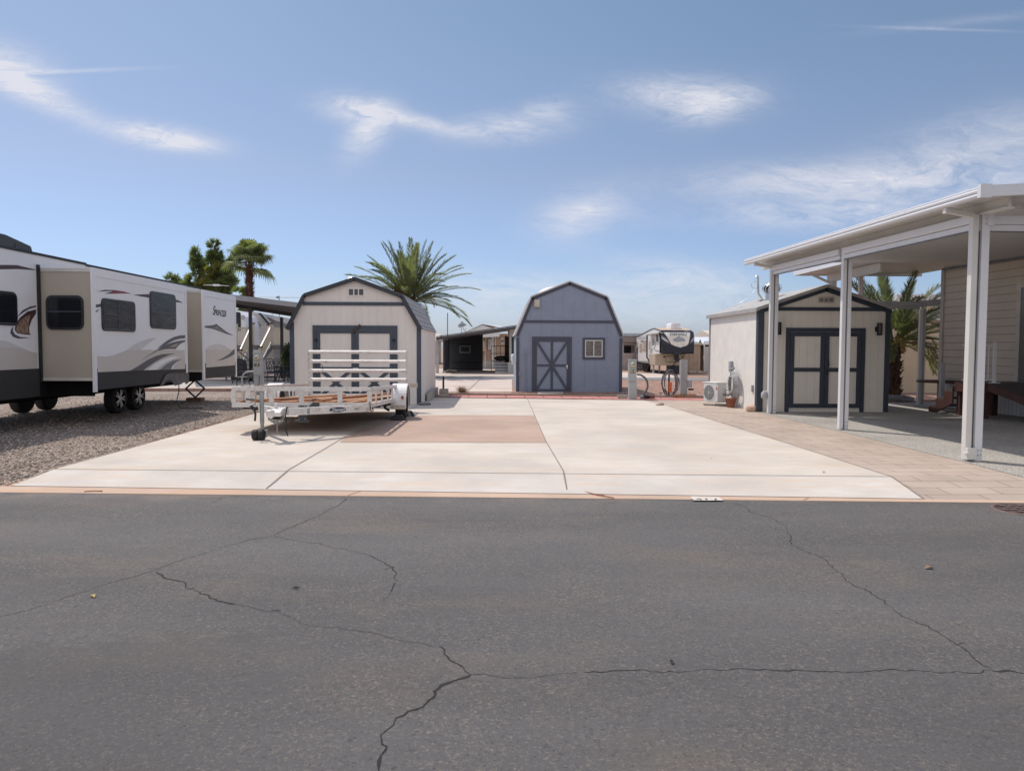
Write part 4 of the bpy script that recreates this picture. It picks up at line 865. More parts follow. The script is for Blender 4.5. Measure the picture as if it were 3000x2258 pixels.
# jack
jp = D(*Z3(393, 1300), 12.88); jx = jp.x
mb = MB(); mb.tube([(jx,12.88,.82),(jx,12.88,.28)], .037, 16); mb.tube([(jx,12.88,.28),(jx,12.88,.17)], .030, 14); jk = mb.build('jack', m_galv, T)
mb = MB(); mb.box(jx-.09, jx+.09, 12.83, 12.93, .165, .175); mb.prism([(12.84,.05),(12.92,.05),(12.93,.165),(12.83,.165)], 'x', jx+.075, jx+.083); mb.build('wheel_bracket', m_galv, jk)
for a in (jx-.155, jx-.05): mb = MB(); mb.lathe([(.03,0),(.085,0),(.093,.02),(.093,.075),(.085,.095),(.03,.095)], (a, 12.86, .093), 'x', 24); mb.build('jack_wheel', m_rubber, jk)
mb = MB(); mb.tube([(jx-.03,12.84,.70),(jx-.09,12.8,.74),(jx-.09,12.8,.62),(jx-.2,12.8,.60)], .011, 6); mb.tube([(jx-.24,12.8,.715),(jx-.10,12.8,.70)], .017, 8, 1); mb.tube([(jx-.17,12.8,.58),(jx-.10,12.8,.54),(jx-.05,12.8,.56)], .035, 10, 1); mb.build('jack_crank', [m_galv, m_black], jk)
mb = MB(); mb.tube([(jx-.10,12.78,.54),(jx-.08,12.78,.46),(jx-.09,12.78,.34)], .018, 6); mb.build('strap', m_black, T)
# spare mount bracket + stickers
m_brk = M('dark bracket', (.055,.065,.075), .5)
d0 = D(*Z3(772,1330), 13.15); d1 = D(*Z3(848,1270), 13.55)
mb = MB(); mb.box(d0.x-.07, d0.x+.07, 13.05, 13.09, cz-.20, cz+.09); mb.bar((d0.x, 13.03, cz-.05), (d1.x, 13.6, cz+.09), .05, .07); mb.box(d1.x-.06, d1.x+.06, YF-.045, YF-.03, cz-.05, .58)
mb.box(d0.x-.13, d0.x+.1, 13.02, 13.12, cz-.205, cz-.17)
for dx in (-.05, .05):
    for dz in (-.15, -.02, .07): mb.lathe([(.012,0),(.012,.02)], (d0.x+dx, 13.03, cz+dz), 'y', 8, 1)
mb.build('spare_bracket', [m_brk, m_galv], T)
bd0 = Vector((cx+.10, cy+.05, cz)); bd1 = Vector((xFR-.02, YF+.12, cz-.03)); bdir = (bd1-bd0).normalized(); bn = bdir.cross(Vector((0,0,1))).normalized()
if bn.y > 0: bn = -bn
def onbeam(t, off=.0385): return bd0 + (bd1-bd0)*t + bn*off
ang = atan2(bdir.y, bdir.x)
c = onbeam(.565); mb = MB(); n = 28
pts = [c + bdir*.175*cos(2*pi*i/n) + Vector((0,0,1))*.047*sin(2*pi*i/n) for i in range(n)]
pb = [p+bn*.002 for p in pts]; mb.add(pts+pb, [tuple(range(n)), tuple(range(n, 2*n))[::-1]]+[(i,(i+1)%n,(i+1)%n+n,i+n) for i in range(n)]); st = mb.build('maker_badge', M('blue badge', (.03,.06,.11), .35), T)
text('Zieman', .088, M('badge white', (.6,.63,.66), .4), st, c+bn*.005+Vector((0,0,-.002)), (pi/2, 0, ang), sx=1.05, shear=.35, bold=.002)
c = onbeam(.22); mb = MB(); mb.bar(c-Vector((0,0,.045)), c+Vector((0,0,.045)), .06, .003, up=bn); mb.build('sticker', M('grey sticker', (.42,.42,.43), .5, var=.4, vs=60), T)
c = onbeam(.80); mb = MB(); mb.bar(c-bdir*.05, c+bdir*.05, .003, .03); mb.build('sticker', _MC['grey sticker'], T)
# hook
mb = MB(); hx = xFR-.01; mb.tube([(hx,YF-.05,.60),(hx+.01,YF-.05,.47),(hx+.02,YF-.05,.43),(hx+.05,YF-.05,.42),(hx+.07,YF-.05,.46)], .009, 6); mb.build('tie_hook', m_dkmetal, T)
# ---- planks on the bed
def mw(n, c): return M(n, c, .85, var=.16, stretch=(10,1,14), vs=1.2, bump=.002, bs=30)
wd = [mw('lumber a', (.50,.27,.15)), mw('lumber b', (.36,.16,.09)), mw('lumber c', (.58,.34,.20))]
PL = [((-4.95,14.25),(-4.15,16.9),0,1,'lowest reddish lumber board at the far rail corner of the trailer bed'),
      ((-4.70,14.15),(-3.75,14.25),0,0,'short cut board lying crosswise behind the jack on the trailer bed'),
      ((-4.52,14.05),(-3.55,17.2),1,0,'long tan board on top of the pile running back from the jack'),
      ((-4.25,14.1),(-3.35,14.9),0,1,'dark red board wedged under the long tan board on the trailer'),
      ((-3.72,14.1),(-2.95,16.6),1,2,'pale orange board angled across the middle of the trailer pile'),
      ((-3.62,14.0),(-2.75,14.35),0,0,'short board flat behind the middle stake of the trailer'),
      ((-3.35,14.1),(-2.75,17.3),1,0,'board ending just behind the fourth stake of the trailer'),
      ((-3.05,14.05),(-2.42,16.8),2,1,'topmost reddish board crossing the pile toward the wheel'),
      ((-2.78,14.05),(-2.52,17.9),0,2,'pale board lying along the rail nearest the wheel'),
      ((-4.05,15.3),(-3.2,17.6),0,2,'pale board at the gate end of the trailer bed')]
for (a, b, lv, mi, lab) in PL:
    z0 = zt(a[1])-H+.055+lv*.042; z1 = zt(b[1])-H+.055+lv*.05
    lz = z0+.02
    mb = MB(); p0 = Vector((a[0],a[1],z0+.021)); p1 = Vector((b[0],b[1],z1+.021)); mb.bar(p0, p1, .14, .038)
    solo(mb, 'wood_plank', wd[mi], lab, 'plank', 'lumber boards on the trailer', bevel=.003)
mb = MB(); mb.tube([(-4.1,14.1,.61),(-3.3,14.5,.605),(-2.5,15.6,.60)], .01, 6); solo(mb, 'steel_rod', m_dkmetal, 'thin dark rod lying across the boards on the trailer', 'rod')
# wheel chocks
for (x0, x1, y0, y1, lab) in ((-2.33,-2.03,16.30,16.56,'black rubber chock in front of the trailer wheel'), (-2.2,-1.95,17.30,17.55,'black rubber chock behind the trailer wheel')):
    mb = MB(); s = 1 if y0 < 17 else -1; ya, yb = (y0, y1) if s > 0 else (y1, y0)
    mb.add([(x0-.03,ya,0),(x1+.03,ya,0),(x1+.03,yb,0),(x0-.03,yb,0),(x0+.06,ya+s*.05,.13),(x1-.06,ya+s*.05,.13),(x1-.06,ya+s*.11,.13),(x0+.06,ya+s*.11,.13)], [(0,3,2,1),(4,5,6,7),(0,1,5,4),(1,2,6,5),(2,3,7,6),(3,0,4,7)])
    solo(mb, 'wheel_chock', m_rubber, lab, 'wheel chock', bevel=.01)
# ================================================================== PEDESTALS, HOSES, CONDENSER
m_ped = M('pedestal grey', (.40,.42,.43), .5, var=.05); m_num = M('number plate black', (.015,.015,.012), .5); m_numy = M('number cream', (.75,.72,.40), .5)
def pedestal(lab, x, y, h, w, num, back=False):
    T = thing('utility_pedestal', lab, 'utility pedestal', (x, y, 0))
    mb = MB(); mb.box(x-w/2, x+w/2, y, y+.2, 0, h*.46); mb.box(x-w/2-.012, x+w/2-.02, y-.02, y+.2, h*.46, h-.03) if not back else mb.box(x-w/2, x+w/2, y, y+.2, h*.46, h)
    if not back: mb.box(x-w/2-.03, x+w/2, y-.03, y+.21, h-.03, h)
    mb.build('cabinet', m_ped, T, bevel=.006)
    if not back:
        mb = MB(); mb.box(x-w/2, x+w/2-.03, y-.035, y-.021, h*.46, h*.78); mb.build('cover_door', m_ped, T, bevel=.004)
        mz = h*.87; mb = MB(); mb.lathe([(.05,-.02),(.095,-.02),(.095,.0),(.08,.01),(.075,.08),(.05,.10),(0,.10)][::-1], (x-.015, y-.12, mz), 'y', 20)
        v = MB(); v.lathe([(0,-.13),(.055,-.12),(.075,-.10),(.078,-.03),(.095,-.03),(.095,0)], (x-.015, y-.02, mz), 'y', 22); v.build('meter', M('meter glass', (.55,.53,.42), .15), T)
        v = MB(); v.box(x-.045, x+.02, y-.158, y-.148, mz-.004, mz+.022); v.build('meter_dial', m_dkmetal, T)
        nb = MB(); nb.box(x-.11, x+.06, y-.042, y-.036, h*.66, h*.66+.10); n_ = nb.build('number_plate', m_num, T); text(num, .115, m_numy, n_, (x-.025, y-.045, h*.66+.05), (pi/2,0,0), sx=.9, bold=.003)
    else:
        mb = MB(); mb.box(x-.02, x+w/2-.01, y-.02, y-.001, h*.42, h-.03); mb.build('cover_door', m_ped, T, bevel=.004)
        mb = MB(); mb.box(x+w/2+.002, x+w/2+.16, y-.03, y+.14, h*.22, h*.42); mb.build('junction_box', m_ped, T, bevel=.006)
        mb = MB(); mb.box(x+w/2+.05, x+w/2+.22, y-.02, y+.1, h*.14, h*.19); mb.build('plug', m_black, T, bevel=.006)
    return T
p = D(*Z3(360,1150), 25.7); T = pedestal('grey metering pedestal numbered 15 behind the flatbed trailer', p.x, 25.7, 1.44, .29, '15')
mb = MB(); mb.tube([(p.x-.55,25.7,0),(p.x-.55,25.7,.55),(p.x-.50,25.7,.68),(p.x-.38,25.7,.76),(p.x-.15,25.7,.78)], .028, 8); mb.build('conduit_hoop', m_ped, T)
mb = MB(); mb.tube([(p.x+.05,25.66,.62),(p.x+.06,25.62,.4),(p.x-.02,25.6,.2),(p.x-.12,25.6,0.02)], .012, 6); mb.build('power_cord', m_black, T)
p = D(*Z5(343,1330), 23.5); pedestal('grey metering pedestal numbered 014 at the driveway corner', p.x, 23.5, 1.27, .25, '014')
p = D(*Z5(1033,1270), 25.7); pedestal('tall plain grey pedestal seen from behind with a junction box on its side', p.x, 25.7, 1.22, .24, '', True)
# sewer hose arch
b5 = [(400,1000),(450,1008),(500,1040),(535,1090),(545,1150),(535,1200),(505,1250),(480,1290),(475,1325)]
mb = MB(); mb.tube([D(*Z5(*a), 23.7) for a in b5], .032, 10); mb.lathe([(.10,0),(.10,.05),(.07,.12),(.05,.12)], (D(*Z5(480,1330),23.7).x, 23.7, 0.0)); solo(mb, 'sewer_hose', M('grey hose', (.13,.13,.135), .6), 'thick grey hose arching from the 014 pedestal down to a ground pipe', 'hose')
mb = MB(); a = D(*Z5(520,1330), 23.75); mb.tube([(a.x-.12,23.75,.05),(a.x+.1,23.75,.06)], .05, 8); mb.blob((a.x+.03,23.7,.06), (.09,.07,.06), 8); mb.box(a.x-.1,a.x-.02,23.6,23.8,0,.12); solo(mb, 'valve', m_dkmetal, 'dark pipe valves on the ground right of the 014 pedestal', 'pipe valve')
mb = MB(); a = P(*Z5(560,1345)); b = P(*Z5(680,1345)); mb.box(a.x, b.x, 23.75, 23.95, 0, .11); solo(mb, 'red_block', M('red block', (.22,.10,.08), .9), 'short dark red block behind the hose valves', 'block')
mb = MB(); a = P(*Z5(150,1335)); b = P(*Z5(278,1335)); mb.box(a.x, b.x, 23.75, 23.9, 0, .11); solo(mb, 'kerb_block', mblk, 'low grey block at the foot of the 014 pedestal', 'block')
mb = MB(); a = D(*Z5(718,1320),24); mb.tube([(a.x,24,0),(a.x,24,.2)], .02); mb.tube([(a.x-.06,24,.17),(a.x+.07,24,.17)], .02); solo(mb, 'water_tap', m_galv, 'small standing water tap between the hose valves and the hose coil', 'tap')
# hose coil on a post
p = D(*Z5(829,1300), 24.9); x = p.x
T = thing('hose_stand', 'dark post hung with coiled black and grey hoses in the red gravel', 'hose stand', (x, 24.9, 0))
zt_ = D(*Z5(829,990),24.9).z
mb = MB(); mb.tube([(x,24.9,0),(x,24.9,zt_)], .03, 8); mb.build('post', m_dkmetal, T)
rn = random.Random(5); hm = [M('hose black', (.02,.02,.025), .5), M('hose grey', (.28,.28,.33), .5)]
for k in range(7):
    cxx, czz = x+rn.uniform(-.03,.05), .47+rn.uniform(-.05,.04); rx, rz = rn.uniform(.20,.30), rn.uniform(.36,.45); y = 24.87-.02*k
    mb = MB(); mb.tube([(cxx+rx*cos(t), y+.01*sin(3*t), max(.03, czz+rz*sin(t))) for t in [2*pi*j/24 for j in range(25)]], .0115, 6, caps=False); mb.build('hose_coil', hm[k%2], T)
mb = MB(); a = D(*Z5(845,1165), 24.8); mb.box(a.x-.03, a.x+.06, 24.78, 24.84, a.z-.2, a.z+.14); mb.build('plug_adapter', M('orange plastic', (.75,.16,.05), .5), T)
mb = MB(); mb.tube([(x-.28,24.85,zt_-.35)]+[(x-.25+.5*k/6, 24.85, zt_-.12+.10*sin(pi*k/6)) for k in range(7)]+[(x+.27,24.85,zt_-.35)], .008, 5); mb.build('wire_hook', m_galv, T)
mb = MB()
for k in range(260):
    a = P(*Z5(rn.uniform(880,1200), rn.uniform(1292,1325))); h = rn.uniform(.05,.16); d = rn.uniform(-.06,.06); mb.add([a, a+Vector((.012,0,0)), a+Vector((d,rn.uniform(-.04,.04),h))], [(0,1,2)])
tag(mb.build('dry_grass', M('dry grass', (.30,.17,.08), .9)), 'dry reddish brown grass at the foot of the plain pedestal', 'grass', kind='stuff')
mb = MB(); c = P(*Z5(728,1420)); mb.blob((c.x,c.y,.03), (.08,.05,.045), 11, rough=.15); mb.blob((c.x-.1,c.y,.015), (.07,.04,.02), 12); solo(mb, 'rock', M('tan rock', (.42,.33,.27), .9), 'small tan rock alone on the pavers near the driveway corner', 'rock')
# condenser
m_ac = M('condenser white', (.70,.70,.68), .4, var=.03); Yc = 20.75
x0 = D(*Z5(1365,1400), Yc).x; x1 = D(*Z5(1480,1400), Yc).x+.02; x0w = x0
T = thing('condenser', 'white outdoor air conditioner unit beside the cream garden shed', 'air conditioner', (x0+.2, Yc, 0))
zt2 = D(*Z5(1400,1110), Yc).z; xx1 = D(*Z5(1615,1390), Yc+.02).x
# box: fan face narrow toward the street-left, long side toward the camera
mb = MB(); mb.add([(x0,21.25,.10),(x0+.22,Yc,.10),(xx1,Yc+.05,.10),(xx1-.25,21.45,.10),(x0,21.25,zt2-.03),(x0+.22,Yc,zt2-.03),(xx1,Yc+.05,zt2-.03),(xx1-.25,21.45,zt2-.03)],
                  [(0,3,2,1),(4,5,6,7),(0,1,5,4),(1,2,6,5),(2,3,7,6),(3,0,4,7)]); mb.build('casing', m_ac, T, bevel=.012)
mb = MB(); mb.add([(x0-.015,21.26,zt2-.029),(x0+.22,Yc-.015,zt2-.029),(xx1+.015,Yc+.04,zt2-.029),(xx1-.25,21.47,zt2-.029),(x0-.015,21.26,zt2),(x0+.22,Yc-.015,zt2),(xx1+.015,Yc+.04,zt2),(xx1-.25,21.47,zt2)],
                  [(0,3,2,1),(4,5,6,7),(0,1,5,4),(1,2,6,5),(2,3,7,6),(3,0,4,7)]); mb.build('lid', m_ac, T, bevel=.008)
f0 = Vector((x0,21.25,0)); f1 = Vector((x0+.22,Yc,0)); fd = (f1-f0).normalized(); fn = Vector((fd.y,-fd.x,0)); fn = fn if fn.x < 0 else -fn; fc = f0+fd*.24+Vector((0,0,.1+(zt2-.13)*.5)); R_ = .215
mb = MB(); n = 24
ring = [fc+fn*.004+(fd*cos(2*pi*i/n)+Vector((0,0,1))*sin(2*pi*i/n))*R_ for i in range(n)]; mb.add(ring, [tuple(range(n))], 1)
for r_ in (.05,.09,.13,.17,.21): mb.tube([fc+fn*.018+(fd*cos(2*pi*i/n)+Vector((0,0,1))*sin(2*pi*i/n))*r_ for i in range(n+1)], .004, 4, caps=False)
for i in range(12): a = 2*pi*i/12; mb.tube([fc+fn*.02, fc+fn*.014+(fd*cos(a)+Vector((0,0,1))*sin(a))*R_], .003, 4)
mb.build('fan_grille', [m_ac, m_ventgrey], T)
mb = MB(); c = f0+fd*.52; s0, s1 = c+fn*.004, c+fd*.09+fn*.004; mb.add([s0+Vector((0,0,.13)), s1+Vector((0,0,.13)), s1+Vector((0,0,zt2-.06)), s0+Vector((0,0,zt2-.06))], [(0,1,2,3)])
for k in range(5): z = .17+k*.055; mb.add([s0+fn*.003+fd*.01+Vector((0,0,z)), s1+fn*.003-fd*.01+Vector((0,0,z)), s1+fn*.003-fd*.01+Vector((0,0,z+.006)), s0+fn*.003+fd*.01+Vector((0,0,z+.006))], [(0,1,2,3)], 2)
zc = zt2-.17; mb.add([s0+fn*.003+fd*.01+Vector((0,0,zc-.04)), s1+fn*.003-fd*.01+Vector((0,0,zc-.04)), (s0+s1)/2+fn*.003+Vector((0,0,zc+.08))], [(0,1,2)], 1)
mb.build('warning_label', [M('label white', (.78,.78,.8), .5), M('label red', (.55,.07,.05), .5), M('label grey', (.4,.4,.42), .5)], T)
sd = Vector((xx1-x0-.30, .05, 0)).normalized(); sb = Vector((x0+.22, Yc, 0)); sn = Vector((0,-1,0))
mb = MB(); a = sb+sd*.19; mb.box(a.x, a.x+.12, Yc-.005, Yc+.02, zt2-.14, zt2-.11); mb.build('grab_handle', M('bright plastic', (.82,.82,.8), .4), T)
mb = MB()
for dx in (0, .07): mb.tube([(x0+.40+dx,Yc-.01,zt2-.32),(x0+.44+dx,Yc-.03,zt2-.36),(xx1-.05+dx*.8,Yc-.08,.32),(xx1+.02+dx*.3,Yc-.06,.26),(xx1+.02+dx*.3,Yc,.10)], .012, 6)
mb.build('refrigerant_line', m_dkmetal, T)
mb = MB(); mb.tube([(x0-.02,21.0,.02),(x0+.2,20.95,.02)], .025); mb.box(x0-.05, x0+.12, 21.0, 21.12, 0, .05); mb.box(x0+.25, xx1+.1, Yc-.02, Yc+.25, 0, .05); mb.build('base_pad', M('pad', (.36,.33,.30), .9), T)
# insulated line coil + pot
mb = MB(); cx_, cz_ = wl-.17, .60
wlx = 6.69; cxx = wlx-.12; yc = 20.35
for k in range(4):
    rx, rz = .30-.03*k, .37-.04*k; mb.tube([(cxx-.03*k, yc+rx*cos(t)*1.1, max(.2, .62+rz*sin(t)+.02*sin(5*t+k))) for t in [2*pi*j/22 for j in range(23)]], .030-.003*k, 8, caps=False)
mb.tube([(cxx-.02,yc+.1,.95),(cxx-.05,yc+.22,1.03),(cxx,yc+.05,1.08)], .04, 8); mb.tube([(cxx-.06,yc+.45,.42),(cxx-.1,yc+.1,.36),(cxx-.08,yc-.2,.46)], .05, 8)
solo(mb, 'insulated_line_coil', M('grey insulation', (.42,.41,.42), .7, var=.25, vs=6), 'coil of grey white insulated line hung on the cream shed wall above the clay pot', 'pipe coil')
T = thing('flower_pot', 'brown clay flower pot under the insulated line coil', 'pot', (wlx-.22, yc-.05, 0))
mb = MB(); mb.lathe([(.10,0),(.145,.22),(.16,.22),(.16,.27),(.14,.27),(.12,.20),(0,.20)], (wlx-.22, yc-.05, 0), n=20); mb.build('pot', M('clay', (.30,.12,.075), .85), T)
mb = MB(); mb.blob((wlx-.22,yc-.05,.25), (.10,.10,.05), 4); mb.build('foam_scrap', M('foam scrap', (.6,.56,.5), .8), T)
mb = MB(); c = P(*Z6(488,1515)); mb.blob((c.x, c.y, .07), (.21,.14,.10), 21, rough=.16, n=6); solo(mb, 'rock', M('red brown rock', (.45,.25,.18), .9, col2=(.62,.46,.36), vs=5), 'red brown rock by the navy corner of the cream shed', 'rock')
# downspout elbow, cover at third post
mb = MB(); c = D(*ZG(745,1410), 18.35); mb.blob((c.x+.03, 18.42, c.z), (.085,.07,.12), 5, rough=.08, flat=.08); mb.tube([(c.x-.02,18.42,c.z+.02),(c.x+.12,18.44,c.z+.10)], .035); solo(mb, 'hose_bag', M('grey sack', (.48,.48,.49), .8, var=.1, vs=12), 'grey wrapped bundle tied to the farthest carport post', 'bundle', loc=(c.x, 18.4, c.z-.15))
# ================================================================== TRAVEL TRAILER (left)
m_rvw = M('rv white', (.80,.79,.79), .3, var=.02); m_rvt = M('rv tan', (.44,.39,.325), .4, var=.02); m_rvs = M('rv skirt', (.046,.044,.046), .6, spec=.25, var=.06)
m_rvb = M('rv band tan', (.58,.53,.48), .4, var=.02); m_rvg = M('rv band grey', (.62,.60,.585), .4, var=.02); m_dk = M('decal charcoal', (.075,.078,.095), .4, var=.03); m_mar = M('decal maroon', (.075,.035,.04), .4); m_red = M('decal red', (.25,.03,.04), .4); m_slate = M('decal slate', (.13,.15,.17), .4)
m_cream = M('rv cream', (.66,.62,.55), .4, var=.03); m_gold = M('decal bronze', (.35,.25,.18), .4, var=.4, vs=14, col2=(.10,.04,.04))
XM, XS = -9.05, -8.0; ZBT = .68
T = thing('travel_trailer', 'long white and tan travel trailer with slide outs parked on the grey gravel', 'travel trailer', (XM, 16, 0))
def sx(z, x, y, X): p = SX(*z(x, y), X); return (p.y, p.z)
def decal(parent, pts, z, X, mat, off=.004, name='stripe'):
    pp = [sx(z, a, b, X) for a, b in pts]; mb = MB(); mb.prism(pp, 'x', X+off-.003, X+off); return mb.build(name, mat, parent)
RY0, RY1 = 10.6, 22.95
zr0 = 3.43
mb = MB(); mb.prism([(RY0+.9,.62),(RY0,1.3),(RY0,2.7),(RY0+.5,3.36),(RY0+.9,zr0),(RY1,zr0-.03),(RY1,.62)], 'x', XM-2.5, XM)
body = mb.build('body', m_rvw, T, bevel=.03)
mb = MB(); m_ub = M('underbody black', (.012,.012,.013), .95, spec=.1, var=.1); mb.box(XM-2.45, XM-.05, RY0+1, RY1-.05, .58, .66); mb.tube([(XM-1.25,RY0+1,.5),(XM-1.25,RY0-1.1,.5)], .05); mb.box(XM-2.2,XM-2.1,12.5,22.5,.47,.579); mb.box(XM-.75,XM-.65,12.5,22.5,.47,.579); mb.build('chassis', m_ub, T)
mb = MB(); mb.box(XM-.02, XM+.02, RY0+1, 16.6, zr0-.035, zr0+.015); mb.box(XM-.02, XM+.02, 16.6, RY1, zr0-.06, zr0-.01); mb.build('roof_trim', m_dkmetal, T)
# main side skirt and bands (street end)
mb = MB(); mb.box(XM+.002, XM+.012, RY0+1, 16.44, .62, 1.17); mb.build('skirt', m_rvs, T)
decal(T, [(-120,1228),(302,1216),(298,1066),(240,1052),(160,1015),(60,972),(0,963),(-120,960)], Z1, XM, m_rvg, .005, 'band')
decal(T, [(-120,1226),(302,1215),(298,1066),(240,1052),(160,1030),(0,1020),(-120,1020)], Z1, XM, m_rvb, .009, 'band')
decal(T, [(-120,352),(60,350),(140,352),(285,388),(290,393),(140,384),(-120,388)], Z1, XM, m_mar)
decal(T, [(140,772),(180,722),(240,690),(291,680),(291,692),(240,706),(190,735)], Z1, XM, m_dk)
decal(T, [(120,880),(125,840),(160,780),(220,730),(291,712),(291,745),(255,800),(235,860),(238,905),(250,918),(200,915),(140,905)], Z1, XM, m_mar, .005)
decal(T, [(128,878),(135,845),(165,800),(215,765),(245,755),(230,820),(225,880),(232,905),(180,905),(140,898)], Z1, XM, m_gold, .009, 'emblem')
decal(T, [(84,905),(88,875),(108,852),(102,885),(120,915),(160,935),(245,942),(150,949),(105,935)], Z1, XM, m_dk)
# windows
def window(parent, X, y0, y1, z0, z1, r=.10, split=None, vs=None, glass=None):
    mb = MB(); mb.prism(rrect(y0, y1, z0, z1, r), 'x', X+.001, X+.022); w = mb.build('window', M('window frame', (.022,.024,.032), .35), parent)
    mb = MB(); mb.prism(rrect(y0+.04 if y0 < y1 else y0-.04, y1-.04, z0+.04, z1-.04, r*.7), 'x', X+.0225, X+.025); mb.build('pane', glass or m_glass, w)
    if split is not None:
        mb = MB()
        for (kind, t, a, b) in split:
            if kind == 'h': z = z0+(z1-z0)*t; mb.box(X+.0255, X+.031, y0+(y1-y0)*a, y0+(y1-y0)*b, z-.012, z+.012)
            else: y = y0+(y1-y0)*t; mb.box(X+.0257, X+.0325, y-.012, y+.012, z0+(z1-z0)*a, z0+(z1-z0)*b)
        mb.build('mullion', M('mullion', (.06,.07,.09), .4), w)
    return w
m_rg = M('reflective glass', (.035,.042,.052), .25, var=.6, vs=3, stretch=(1,1,6), spec=.35)
a = sx(Z1, 130, 575, XM); b = sx(Z1, 130, 845, XM); window(T, XM, 12.6, a[0], b[1]+.0, a[1], .12, [('h',.06,0.02,.98)])
# slide outs
def slide(y0, y1, hz, name):
    mb = MB(); mb.box(XM+.02, XS-.03, y0+.02, y1-.02, .92, hz-.05); s = mb.build(name, m_rvt, T)
    mb = MB(); mb.box(XS-.029, XS, y0+.10, y1-.10, 1.17, hz-.17); mb.build('slide_wall', m_rvw, s)
    mb = MB(); mb.box(XS-.03, XS+.012, y0, y0+.098, ZBT+.02, hz); mb.box(XS-.03, XS+.012, y1-.098, y1, ZBT+.02, hz); mb.box(XS-.03, XS+.012, y0+.1, y1-.1, hz-.168, hz); mb.build('slide_trim', M('rv trim', (.80,.79,.80), .35, var=.02), s)
    mb = MB(); mb.box(XS-.025, XS+.004, y0+.1, y1-.1, ZBT+.06, 1.168); mb.build('slide_skirt', m_rvs, s)
    mb = MB(); mb.box(XM+.02, XS-.03, y0+.005, y0+.019, hz-.09, hz-.02); mb.box(XM+.02, XS-.03, y0+.004, y0+.019, .93, .985); mb.build('slide_flange', M('flange', (.60,.58,.54), .35), s)
    return s
s1y0 = SX(268, 783, XS).y; s1y1 = SX(545, 848, XS).y; s2y0 = SX(592, 858, XS).y; s2y1 = SX(690, 878, XS).y
hz = SX(268, 783, XS).z
S1 = slide(s1y0, s1y1, hz, 'slide_out'); S2 = slide(s2y0, s2y1, hz, 'slide_out')
mb = MB(); mb.box(XM+.001, XM+.05, s1y0-.05, s1y0+.0, .9, hz+.04); mb.build('slide_seal', m_black, S1)
mb = MB(); mb.box(XM+.001, XM+.018, s1y0-.05, RY1-.05, .60, .915); mb.box(XM-.3, XS-.2, s1y0+.3, s1y0+.4, .6, .915); mb.build('underbody_panel', m_ub, T)
# end window of the first slide
Y = s1y0
def qd(z, x, y): p = D(*z(x, y), Y); return (p.x, p.z)
a = qd(Z1, 370, 597); b = qd(Z1, 682, 878)
mb = MB(); mb.prism(rrect(a[0], b[0], b[1], a[1], .12), 'y', Y-.005, Y+.015); w = mb.build('window', _MC['window frame'], S1)
mb = MB(); mb.prism(rrect(a[0]+.045, b[0]-.045, b[1]+.045, a[1]-.045, .08), 'y', Y-.009, Y-.006); mb.build('pane', m_glass, w)
mb = MB(); mz = (a[1]+b[1])/2+.02; mb.box(a[0]+.045, b[0]-.045, Y-.016, Y-.0095, mz-.012, mz+.012); mb.build('mullion', _MC['mullion'], w)
# side windows slide 1
a = sx(Z1, 820, 618, XS); b = sx(Z1, 1098, 895, XS); window(S1, XS, a[0], b[0], sx(Z1,830,885,XS)[1], a[1], .10, [('v',.46,.03,.97),('h',.52,.04,.46),('h',.06,.03,.97)], glass=m_rg)
a = sx(ZR, 338, 10, XS); b = sx(ZR, 800, 690, XS); window(S1, XS, a[0], b[0], b[1]-.0, sx(ZR,345,12,XS)[1], .12, [('h',.45,.03,.97)], glass=m_rg)
# slide 1 graphics
decal(S1, [(790,567),(850,553),(930,555),(1010,567),(1065,584),(985,582),(960,583),(900,585),(848,583),(900,570),(920,562)], Z1, XS, m_mar)
decal(S1, [(895,580),(930,558),(1010,568),(1062,583),(985,580)], Z1, XS, m_red, .008)
decal(S1, [(1085,592),(1210,588),(1212,616),(1150,608)], Z1, XS, m_mar)
decal(S1, [(800,165),(850,180),(930,222),(850,212),(800,212)], ZR, XS, m_mar)
decal(S1, [(779,672),(822,667),(822,690),(779,697)], Z1, XS, m_dk); decal(S1, [(779,722),(810,711),(779,737)], Z1, XS, m_dk)
decal(S1, [(285.3,1043),(306,1044.4),(322,1042.5),(335,1039),(348,1034.8),(360,1030),(374.6,1024.6),(540.6,1025.2),(542.3,1080.7),(380,1085.7),(286,1090.2)], zm(0,0,1), XS, m_rvb, .005, 'band')
decal(S1, [(1040,1042),(1080,1005),(1140,975),(1210,950),(1278,941),(1200,990),(1140,1042)], Z1, XS, m_rvg, .007, 'band')
decal(S1, [(483,1012),(560,950),(650,880),(760,820),(860,790),(958,785),(958,835),(860,845),(760,875),(650,930),(560,985)], ZR, XS, m_dk, .0115)
decal(S1, [(195,1222),(330,1130),(490,1030),(640,945),(760,905),(860,882),(958,872),(958,895),(880,930),(830,980),(790,1028),(700,1022),(600,1030),(480,1055),(360,1120)], ZR, XS, m_dk, .0115)
decal(S1, [(640,990),(760,945),(870,912),(830,955),(785,1000)], ZR, XS, M('decal taupe', (.22,.18,.16), .4), .0155)
decal(S1, [(690,982),(830,932),(800,970),(730,980)], ZR, XS, M('decal beige', (.45,.38,.33), .4), .0195)
decal(S1, [(0,1402),(130,1330),(300,1220),(440,1150),(560,1115),(785,1102),(680,1130),(560,1180),(440,1245),(330,1320),(230,1394)], ZR, XS, m_dk, .0115)
decal(S1, [(300,1392),(420,1290),(560,1210),(700,1165),(880,1158),(800,1180),(660,1235),(540,1310),(455,1385)], ZR, XS, m_rvw, .0105)
decal(S1, [(520,1385),(620,1300),(740,1230),(895,1202),(800,1250),(740,1310),(710,1374)], ZR, XS, m_slate, .0145)
